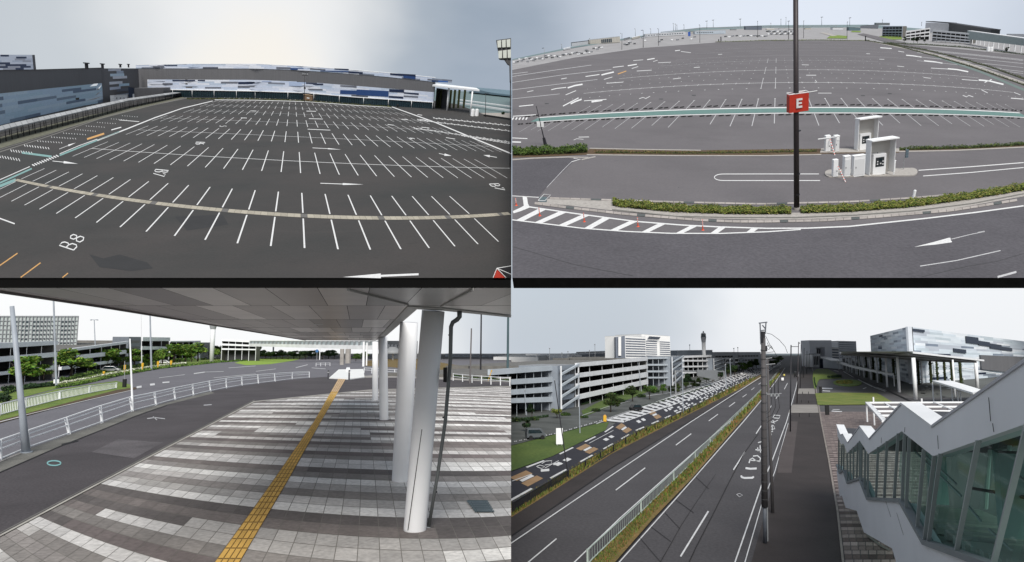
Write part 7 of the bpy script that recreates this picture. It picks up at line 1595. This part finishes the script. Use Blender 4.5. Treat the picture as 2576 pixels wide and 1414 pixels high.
# exhibition hall with striped cladding
hb = [(2194, 936), (2294, 966), (2600, 941)]; ht = [(2194, 845), (2294, 822), (2600, 861)]
hh = thing('exhibition_hall', 'large boxy exhibition hall with grey, white and navy striped cladding at the right', 'building', v, v.G(2294, 966))
def pal2(R):
    q = R.random()
    if q < .10: return R.choice([(.20, .24, .30), (.26, .30, .35)])
    if q < .125: return R.choice([(.012, .02, .05), (.02, .05, .12)])
    return R.choice([(0.57, 0.63, 0.69), (0.66, 0.72, 0.77), (0.50, 0.57, 0.62), (0.61, 0.68, 0.74), (0.73, 0.77, 0.81), (0.47, 0.51, 0.57)])
pts8 = [v.G(2194, 936), v.G(2294, 966), v.G(2600, 941)]; tops8 = [v.up(p, y) for p, (x, y) in zip(pts8, ht)]
wl = MB(); far_ = v.e2 * 8
inw = V((1.2, .2, 0)); wl.quad(pts8[0] + inw, pts8[1] + inw, tops8[1] + inw, tops8[0] + inw); wl.quad(pts8[1] + far_ * .1, pts8[2] + far_ * .1, tops8[2] + far_ * .1, tops8[1] + far_ * .1)
bkL = pts8[0] + (pts8[2] - pts8[1]); wl.quad(pts8[0], bkL, bkL + (tops8[0] - pts8[0]), tops8[0]); wl.poly([tops8[0] - V((0, 0, .1)), tops8[1] - V((0, 0, .1)), tops8[2] - V((0, 0, .1)), bkL + (tops8[0] - pts8[0])]); wl.build('wall', greyw, hh)
cp_ = MB(); cp_.tube([pts8[1] - v.e2 * .1, tops8[1] - v.e2 * .1], .75, 8); cp_.build('corner_trim', mat_or('corner_grey', (.55, .58, .62)), hh)
facade(v, hh, 'left_cladding', hb[:2], hb[:2], ht[:2], 24, 12, pal2, 41, x1=2294); facade(v, hh, 'right_cladding', hb[1:], hb[1:], ht[1:], 22, 32, pal2, 43, x0=2294)
for (xa, xb, ya, yb) in [(2435, 2466, 862, 845.5), (2466, 2494, 868, 857), (2494, 2523, 876, 864), (2523, 2549, 880, 872), (2296, 2332, 832, 826), (2402, 2433, 885, 876), (2203, 2232, 865, 852), (2198, 2216, 870, 858)]:
    yv = lambda x, y: y + 0
    f_ = lambda x, y: v.up(v.G(x, plerp(hb, x)), y) - v.e2 * .5
    sl = 4 if xa > 2294 else -4
    MB().prism([f_(xa, ya), f_(xb, ya + sl), f_(xb, yb + sl), f_(xa, yb)], v.e2 * .3).build('navy_panel', bpy.data.materials['navy_sign'], hh)
curtain(v, hh, 'grey_wall', hb[1:], [(2467, 929), (2532, 936), (2600, 940)], [(2467, 893), (2600, 899)], greyw, 1, 6, x0=2467, x1=2600, off=-.9)
a, b = [v.up(v.G(x, plerp(hb, x)), y) - v.e2 * 1.2 for x, y in ((2400, 922), (2535, 945))]; MB().tube([a, b], .14, 6).build('pipe_rail', white, hh)
# entrance canopy on tall columns
ec = thing('entrance_canopy', 'wide thin white canopy on tall white columns in front of the exhibition hall', 'canopy', v, v.G(2304, 1005))
cb_ = [v.G(2112, 934), v.G(2304, 1005), v.G(2464, 980)]
zt = [v.top(cb_[0], 886.5), v.top(cb_[1], 884), v.top(cb_[2], 905)]
c0, c1_, c2_ = [p + V((0, 0, z)) for p, z in zip(cb_, zt)]
c2_ = D(2476, 905, depth(c2_)); rb = [c0 + v.e1 * 6 + v.e2 * 4, c1_ + v.e2 * 26, c2_ + v.e2 * 16]
MB().prism([c0, c1_, c2_, rb[2], rb[1], rb[0]], V((0, 0, -.35))).build('roof', white, ec)
sf = MB(); sf.prism([c0 + V((1, .5, -.36)), c1_ + V((0, 1.2, -.36)), c2_ + V((-1, 1, -.36)), rb[2] + V((0, 0, -.36)), rb[1] + V((0, 0, -.36)), rb[0] + V((0, 0, -.36))], V((0, 0, -.35))); sf.build('soffit', mat('soffit_grey', (.22, .22, .22), .6), ec)
for i, (x, yb, yt, r) in enumerate([(2304, 1005, 900, 4.6), (2262.5, 987, 898, 3.4), (2232, 974, 896, 2.4), (2208, 963, 895, 1.9), (2191, 956, 894, 1.7), (2174, 950, 893, 1.5), (2163, 945, 893, 1.3), (2153, 941, 892.5, 1.2), (2144, 938, 892, 1.1), (2137, 936, 892, 1), (2459, 976, 907, 4), (2403, 1000, 905, 2), (2320, 966, 899, 2), (2129, 934, 892, 1)]):
    P = v.G(x, yb); k = depth(P) / F; MB().tube([P, v.up(P, yt)], r * k, 12).build('column', white, ec, smooth=True)
vine = [(.03, .06, .02), (.05, .085, .03), (.015, .03, .01)]
for i, (x, yb, yt, r) in enumerate([(2162, 944, 897, 4), (2181, 950, 897, 3), (2199, 956, 898, 3.6), (2217, 962, 898, 4.2), (2250, 966, 899, 5), (2258, 960, 899, 3), (2300, 955, 900, 3), (2312, 968, 901, 4.5), (2330, 962, 902, 3.5), (2343, 964, 902, 5.2), (2359, 962, 903, 4), (2378, 964, 904, 4.5), (2396, 966, 904, 5), (2418, 966, 905, 5.5)]):
    P = v.G(x, yb); k = depth(P) / F; h = v.top(P, yt) / k; o = thing('planted_column', '%s climber covered green column from the left under the entrance canopy' % ordw(i + 1), 'planter', v, P, s=k, group='planted columns of the exhibition entrance')
    MB().tube([(0, 0, 0), (0, 0, h)], r * .6, 8).build('core', mat_core, o); m_ = MB(); m_.local = True
    leafball(m_, [(math.sin(j * 1.7) * r * .2, 0, h * (j + .5) / 7, r * (.8 + .25 * math.sin(j * 2.3 + i)), r, h / 9) for j in range(7)], 260, 1.3, vine, seed=90 + i); m_.build('leaves', leafm, o)
# back wall glimpsed between the columns
bw = thing('entrance_facade', 'grey and white entrance wall behind the planted columns', 'wall', v, v.G(2160, 932))
facade(v, bw, 'panels', [(2120, 926), (2194, 937)], [(2120, 926), (2194, 937)], [(2120, 895), (2194, 898)], 8, 10, lambda R: R.choice([(.05, .05, .055), (.3, .31, .33), (.16, .17, .19), (.4, .41, .43), (.22, .23, .25)]), 51)
dk = MB(); R = random.Random(9)
for i in range(26): x = R.uniform(2300, 2440); y = R.uniform(972, 1000); stroke(dk, v, [(x, y), (x + R.uniform(5, 12), y + 1)], 1.6, None, .03)
dk.build('dark_marks', mat('smooth_dark_asphalt', (.02, .02, .022), .3), fc)  # short dark smooth strokes scattered over the forecourt
# long low covered way
cwy = thing('covered_walkway', 'long low white roofed walkway running in front of the canopy columns', 'walkway', v, v.G(2240, 975)); lb_ = [v.G(2112, 928), v.G(2160, 944), v.G(2250, 972)]; ly = [(909, 914), (921, 927), (939, 944.5)]
for i in range(2):
    q = [v.up(lb_[i], ly[i][1]), v.up(lb_[i + 1], ly[i + 1][1]), v.up(lb_[i + 1], ly[i + 1][0]), v.up(lb_[i], ly[i][0])]; MB().prism(q, v.e2 * 3).build('roof', whited, cwy)
for i in range(9): t = i / 8; P = lb_[0].lerp(lb_[2], t); MB().tube([P, v.up(P, lerp(914, 944, t))], .12, 6).build('post', white, cwy)
P = v.G(2255, 948); 
# white pergola roof
pg = thing('white_shelter', 'slanted white flat roofed shelter on six slim posts, right of the main canopy', 'shelter', v, v.G(2370, 1015))
tp = {}
for nm, (x, yb, yt) in {'a': (2349, 1012, 961), 'b': (2399, 1010, 962), 'c': (2475, 1000, 985), 'd': (2450, 1030, 992)}.items():
    P = v.G(x, yb); tp[nm] = v.up(P, yt)
MB().prism([tp['a'], tp['d'], tp['c'], tp['b']], V((0, 0, .25))).build('roof', white, pg)
for x, yb, yt in [(2349, 1011, 962), (2369, 1015, 967), (2397, 1010, 975), (2411, 1016, 979), (2418, 1011, 980), (2443, 1008, 990)]: P = v.G(x, yb); MB().tube([P, v.up(P, yt)], 1.5 * depth(P) / F, 8).build('post', white, pg)
# slatted canopy near the stair building
sc2 = thing('slatted_canopy', 'low white slatted canopy roof joining the glass stair building', 'canopy', v, v.G(2182, 1062)); d2 = depth(v.G(2182, 1062)); zc = v.top(v.G(2182, 1062), 1015)
def Zp(x, y): r = ray(x, y); return CAM + r * ((zc - CAMZ) / r.z)
nn_ = [(2182, 1015), (2430, 1013), (2400, 1034), (2345, 1078), (2225, 1064)]
fr = MB()
def bar(a, b, w_, mbx): 
    A, B = Zp(*a), Zp(*b); d = (B - A).normalized(); n_ = V((-d.y, d.x, 0)) * w_; mbx.prism([A - n_, B - n_, B + n_, A + n_], V((0, 0, .18)))
for a, b, w_ in [((2182, 1015), (2430, 1014), .16), ((2182, 1015), (2226, 1063), .22), ((2268, 1017), (2345, 1078), .28), ((2226, 1017), (2300, 1062), .1), ((2310, 1016), (2370, 1055), .14), ((2350, 1015), (2400, 1036), .12)]: bar(a, b, w_, fr)
fr.build('frame', white, sc2)
for i in range(9):
    y = 1020 + i * 5.6; xa = lerp(2186, 2224, (y - 1015) / 48); xb = lerp(2432, 2330, (y - 1015) / 55)
    m_ = MB(); bar((xa, y), (xb, y - .5), .09 + .03 * (i % 2), m_); m_.build('slat', white if i % 2 else mat_or('slat_grey', (.16, .15, .16)), sc2)  # slats alternate white and dark grey
for x, y in [(2182, 1062), (2200, 1070), (2199, 1040), (2321, 1045)]: P = v.G(x, y); MB().tube([P, V((P.x, P.y, zc))], 2 * depth(P) / F, 8).build('post', white, sc2)
# ---------------- glass stair building ----------------
A = v.G(2103, 1240); Bq = v.G(2216, 1572); W = lambda x, y: v.wall(x, y, A, Bq)
dn = (Bq - A).normalized(); nr = V((dn.y, -dn.x, 0));
if nr.x < 0: nr = -nr
sb = thing('stair_building', 'zigzag roofed glass stair building with pale metal panels in the right foreground', 'building', v, A)
panm = mat('pale_metal_panel', (.80, .81, .84), .45, .06, .25)
ttop = [(2105, 1070), (2115, 1095), (2121, 1093), (2133, 1115), (2163, 1074), (2187, 1106), (2268, 1018), (2345, 1076), (2576, 916), (2650, 862)]
tbot = [(2107, 1098), (2116, 1118), (2122, 1116), (2131, 1140), (2163, 1109), (2184, 1142), (2268, 1085), (2347, 1148), (2576, 1068), (2650, 1040)]
TP = [W(*p) for p in ttop]; BP = [W(*p) for p in tbot]
for i in range(len(TP) - 1):
    MB().prism([BP[i], BP[i + 1], TP[i + 1], TP[i]], nr * .25).build('roof_fascia', panm, sb)
roof = MB(); off = nr * 3.2
fl = []
for i in range(len(TP) - 1):
    a, b = TP[i], TP[i + 1]; rp_ = [a + nr * .3 - V((0, 0, .12)), b + nr * .3 - V((0, 0, .12)), b + off - V((0, 0, .12)), a + off - V((0, 0, .12))]
    up_slope = (b - a).z > 0
    MB().prism(rp_, V((0, 0, -.12))).build('roof_slope', mat_or('dark_roof_sheet', (.05, .052, .06)) if True else dark, sb)
for i in (0, 2, 4, 6): 
    a, b = TP[i], TP[i + 1]; MB().prism([a - nr * .02, b - nr * .02, b + nr * .35, a + nr * .35], V((0, 0, .05))).build('valley_flashing', white, sb)
for i in (1, 3, 5, 7, 8):
    a, b = TP[i], TP[i + 1]; MB().prism([a - nr * .02, b - nr * .02, b + nr * .3, a + nr * .3], V((0, 0, .04))).build('roof_trim', mat_or('trim_pale', (.5, .5, .53)), sb)
wt = [(2106, 1172), (2113, 1192), (2123, 1186), (2133, 1217), (2164, 1207), (2184, 1258), (2267, 1264), (2328, 1371), (2405, 1399), (2500, 1436), (2600, 1470)]
wb_ = [(2105, 1188), (2112, 1250), (2118, 1246), (2127, 1277), (2155, 1285), (2173, 1339), (2244, 1380), (2262, 1440), (2330, 1500), (2420, 1560), (2520, 1640)]
WT = [W(*p) for p in wt]; WB = [W(*p) for p in wb_]
lwm = MB(); lwm.prism([WT[i] for i in range(len(WT))] + WB[::-1], nr * .3); lwm.build('lower_wall', panm, sb)
sill = MB()
for i in range(len(WT) - 1): sill.prism([WT[i] - nr * .06, WT[i + 1] - nr * .06, WT[i + 1] + V((0, 0, .09)) - nr * .06, WT[i] + V((0, 0, .09)) - nr * .06], nr * .2)
sill.build('window_sill', mat_or('sill_grey', (.22, .24, .25)), sb)
sm_l = MB()
for a, b in [((2258, 1290), (2275, 1346)), ((2230, 1260), (2243, 1300))]: sm_l.tube([W(*a) - nr * .02, W(*b) - nr * .02], .004, 3)
for a, b in [((2219, 1101), (2219, 1115)), ((2279, 1075), (2278, 1087)), ((2502, 1065), (2505, 1087)), ((2492, 1000), (2497, 1060)), ((2362, 1096), (2364, 1130))]: sm_l.tube([W(*a) - nr * .02, W(*b) - nr * .02], .005, 3)
sm_l.build('panel_seams', dark, sb)
gl = bpy.data.materials.new('stair_glass'); gl.use_nodes = True; t_ = gl.node_tree; t_.nodes.clear()
o_ = t_.nodes.new('ShaderNodeOutputMaterial'); mx = t_.nodes.new('ShaderNodeMixShader'); tr = t_.nodes.new('ShaderNodeBsdfTransparent'); gs_ = t_.nodes.new('ShaderNodeBsdfGlossy')
tr.inputs[0].default_value = (.66, .82, .78, 1); gs_.inputs['Roughness'].default_value = .03; gs_.inputs[0].default_value = (.8, .9, .9, 1)
mx.inputs[0].default_value = .11; t_.links.new(tr.outputs[0], mx.inputs[1]); t_.links.new(gs_.outputs[0], mx.inputs[2]); t_.links.new(mx.outputs[0], o_.inputs[0])
mull = [(1030 / 4, 1018 / 4), (1115, 1075), (1205, 1145), (1310, 1240), (1365, 1325), (1425, 1365), (1585, 1475), (1700, 1560), (1770, 1600), (2140, 1890), (2590, 2290)]
mull = [(2184, 2183)] + [(1932 + a / 4, 1932 + b / 4) for a, b in [(1115, 1070), (1205, 1145), (1310, 1240), (1380, 1325), (1425, 1370), (1585, 1475), (1700, 1560), (1770, 1600), (2140, 1890), (2590, 2290)]] + [(2700, 2640)]
def lineI(xt, xb, curve):
    """meet of the mullion's picture line with a zigzag edge"""
    for i in range(len(curve) - 1):
        (x0, y0), (x1, y1) = curve[i], curve[i + 1]
        for s_ in range(60):
            t = s_ / 60; x = lerp(x0, x1, t); y = lerp(y0, y1, t); u_ = (y - 1100) / 300; xm = lerp(xt, xb, max(-.2, min(1.2, u_)))
            if abs(x - xm) < abs(x1 - x0) / 60 + .3: return (x, y)
    return None
mm = []
for xt, xb in mull:
    a, b = lineI(xt, xb, tbot), lineI(xt, xb, wt)
    if a and b: mm.append((a, b))
for a, b in [((2110, 1103), (2110, 1182)), ((2118, 1120), (2116, 1190)), ((2123, 1120), (2122, 1188)), ((2131, 1140), (2132, 1215)), ((2139, 1132), (2139, 1214)), ((2147, 1124), (2147, 1212)), ((2158, 1114), (2155, 1210)), ((2163, 1109), (2163, 1207)), ((2168, 1116), (2167, 1214)), ((2177, 1130), (2175, 1235))] + mm:
    P, T = W(*b), W(*a); MB().prism([P - nr * .03 - dn * .024, P - nr * .03 + dn * .024, T - nr * .03 + dn * .024, T - nr * .03 - dn * .024], nr * .06).build('mullion', mat_or('mullion_grey', (.34, .37, .37)), sb)
gpl = MB(); gpl.poly([p + nr * .1 for p in BP] + [p + nr * .1 for p in WT[::-1]]); gpl.build('front_glass', gl, sb)
def far_glass():
    m = bpy.data.materials.new('far_green_glass'); m.use_nodes = True; t = m.node_tree; t.nodes.clear(); n_ = t.nodes.new; l = t.links.new
    o = n_('ShaderNodeOutputMaterial'); x = n_('ShaderNodeMixShader'); a = n_('ShaderNodeBsdfTransparent'); d = n_('ShaderNodeBsdfPrincipled')
    a.inputs[0].default_value = (.55, .75, .68, 1); z = n_('ShaderNodeTexNoise'); z.inputs['Scale'].default_value = .35
    c = n_('ShaderNodeMix'); c.data_type = 'RGBA'; c.inputs[6].default_value = (.25, .36, .33, 1); c.inputs[7].default_value = (.75, .85, .78, 1)
    q = n_('ShaderNodeTexCoord'); l(q.outputs['Object'], z.inputs['Vector']); l(z.outputs[0], c.inputs[0]); l(c.outputs[2], d.inputs['Base Color']); d.inputs['Roughness'].default_value = .2
    x.inputs[0].default_value = .5; l(a.outputs[0], x.inputs[1]); l(d.outputs[0], x.inputs[2]); l(x.outputs[0], o.inputs[0]); return m
# inside: far glazed wall, stair flights, handrails, columns, floor
bo = nr * 3.0
ibw = MB(); ibw.poly([p + bo - V((0, 0, .1)) for p in TP] + [p + bo for p in WB[::-1]]); ibw.build('far_glazing', far_glass(), sb)
for i in range(14):
    t = (i + .5) / 14; x = lerp(2190, 2640, t ** 1.3); P_, T_ = W(x, plerp(wt, x)), W(x, plerp(ttop, x) + 12)
    MB().tube([P_ + bo * .97, T_ + bo * .97], .05, 5).build('far_mullion', mat_or('inner_frame', (.5, .58, .56)), sb)
for i, (x, y0, y1) in enumerate([(2465, 1090, 1380), (2400, 1120, 1300), (2325, 1140, 1330), (2215, 1130, 1255)]):
    P = W(x, y1) + nr * 1.2; T = W(x, y0) + nr * 1.2; T = V((P.x, P.y, W(x, plerp(tbot, x) + 6).z)); MB().cb if False else None
    MB().prism([P - dn * .2, P + dn * .2, T + dn * .2, T - dn * .2], nr * .4).build('inner_column', mat_or('teal_column', (.36, .5, .48)), sb)
for i in range(3):
    pa = [(2190, 1262), (2330, 1385), (2480, 1470), (2600, 1560)]
    a, b = W(*pa[i]) + nr * .5, W(*pa[i + 1]) + nr * .5; MB().prism([a, b, b + nr * 2.4, a + nr * 2.4], V((0, 0, -.2))).build('stair_flight', mat_or('stair_dark', (.30, .32, .30)), sb)
for i in range(20):
    t = (i + .5) / 20; a = W(lerp(2250, 2600, t), plerp([(2190, 1262), (2330, 1385), (2480, 1470), (2600, 1560)], lerp(2250, 2600, t)) - 6) + nr * .6
    MB().prism([a - dn * .14, a + dn * .14, a + dn * .14 + nr * 2.2, a - dn * .14 + nr * 2.2], V((0, 0, .15))).build('stair_tread', mat_or('tread_grey', (.42, .44, .42)), sb)
for (pts9, o9) in [([(2372, 1248), (2440, 1245), (2545, 1240), (2640, 1236)], 1.2), ([(2375, 1262), (2440, 1260), (2545, 1268)], 1.2), ([(2250, 1215), (2372, 1246)], 1.5), ([(2380, 1290), (2470, 1300), (2550, 1296)], 2.2), ([(2530, 1345), (2600, 1360)], .8), ([(2540, 1365), (2600, 1385)], .8)]:
    MB().tube([W(*p) + nr * o9 for p in pts9], .035, 6).build('handrail', black, sb)
for x in (2375, 2405, 2440, 2500, 2545): a, b = W(x, 1246) + nr * 1.2, W(x, 1290) + nr * 1.2; MB().tube([a, b], .03, 5).build('rail_post', black, sb)
for i, (x0, y0, x1, y1) in enumerate([(2400, 1160, 2422, 1215), (2425, 1165, 2440, 1230), (2497, 1220, 2512, 1240)]): MB().prism([W(a_, b__) + bo * .9 for a_, b__ in ((x0, y1), (x1, y1), (x1, y0), (x0, y0))], nr * .1).build('bright_spot_panel', mat_or('bright_spot_paint', (.55, .62, .5)), sb)  # pale panels paint in the bright spots seen behind the glass
fl9 = MB()
for a, b in [((2395, 1185), (2500, 1290)), ((2445, 1120), (2576, 1225)), ((2460, 1290), (2530, 1370)), ((2215, 1130), (2300, 1240)), ((2230, 1135), (2290, 1210)), ((2350, 1320), (2390, 1370)), ((2310, 1260), (2335, 1300))]: fl9.tube([W(*a) + nr * .8, W(*b) + nr * .8], .025, 4)
fl9.build('brace_rods', mat_or('rod_pale', (.4, .45, .45)), sb)
# ground by the stairs
ribbon('plinth', v, [(2180, 1345), (2215, 1372), (2240, 1385)], 5, concd, .05, parent=fc)
bpy.context.view_layer.update()
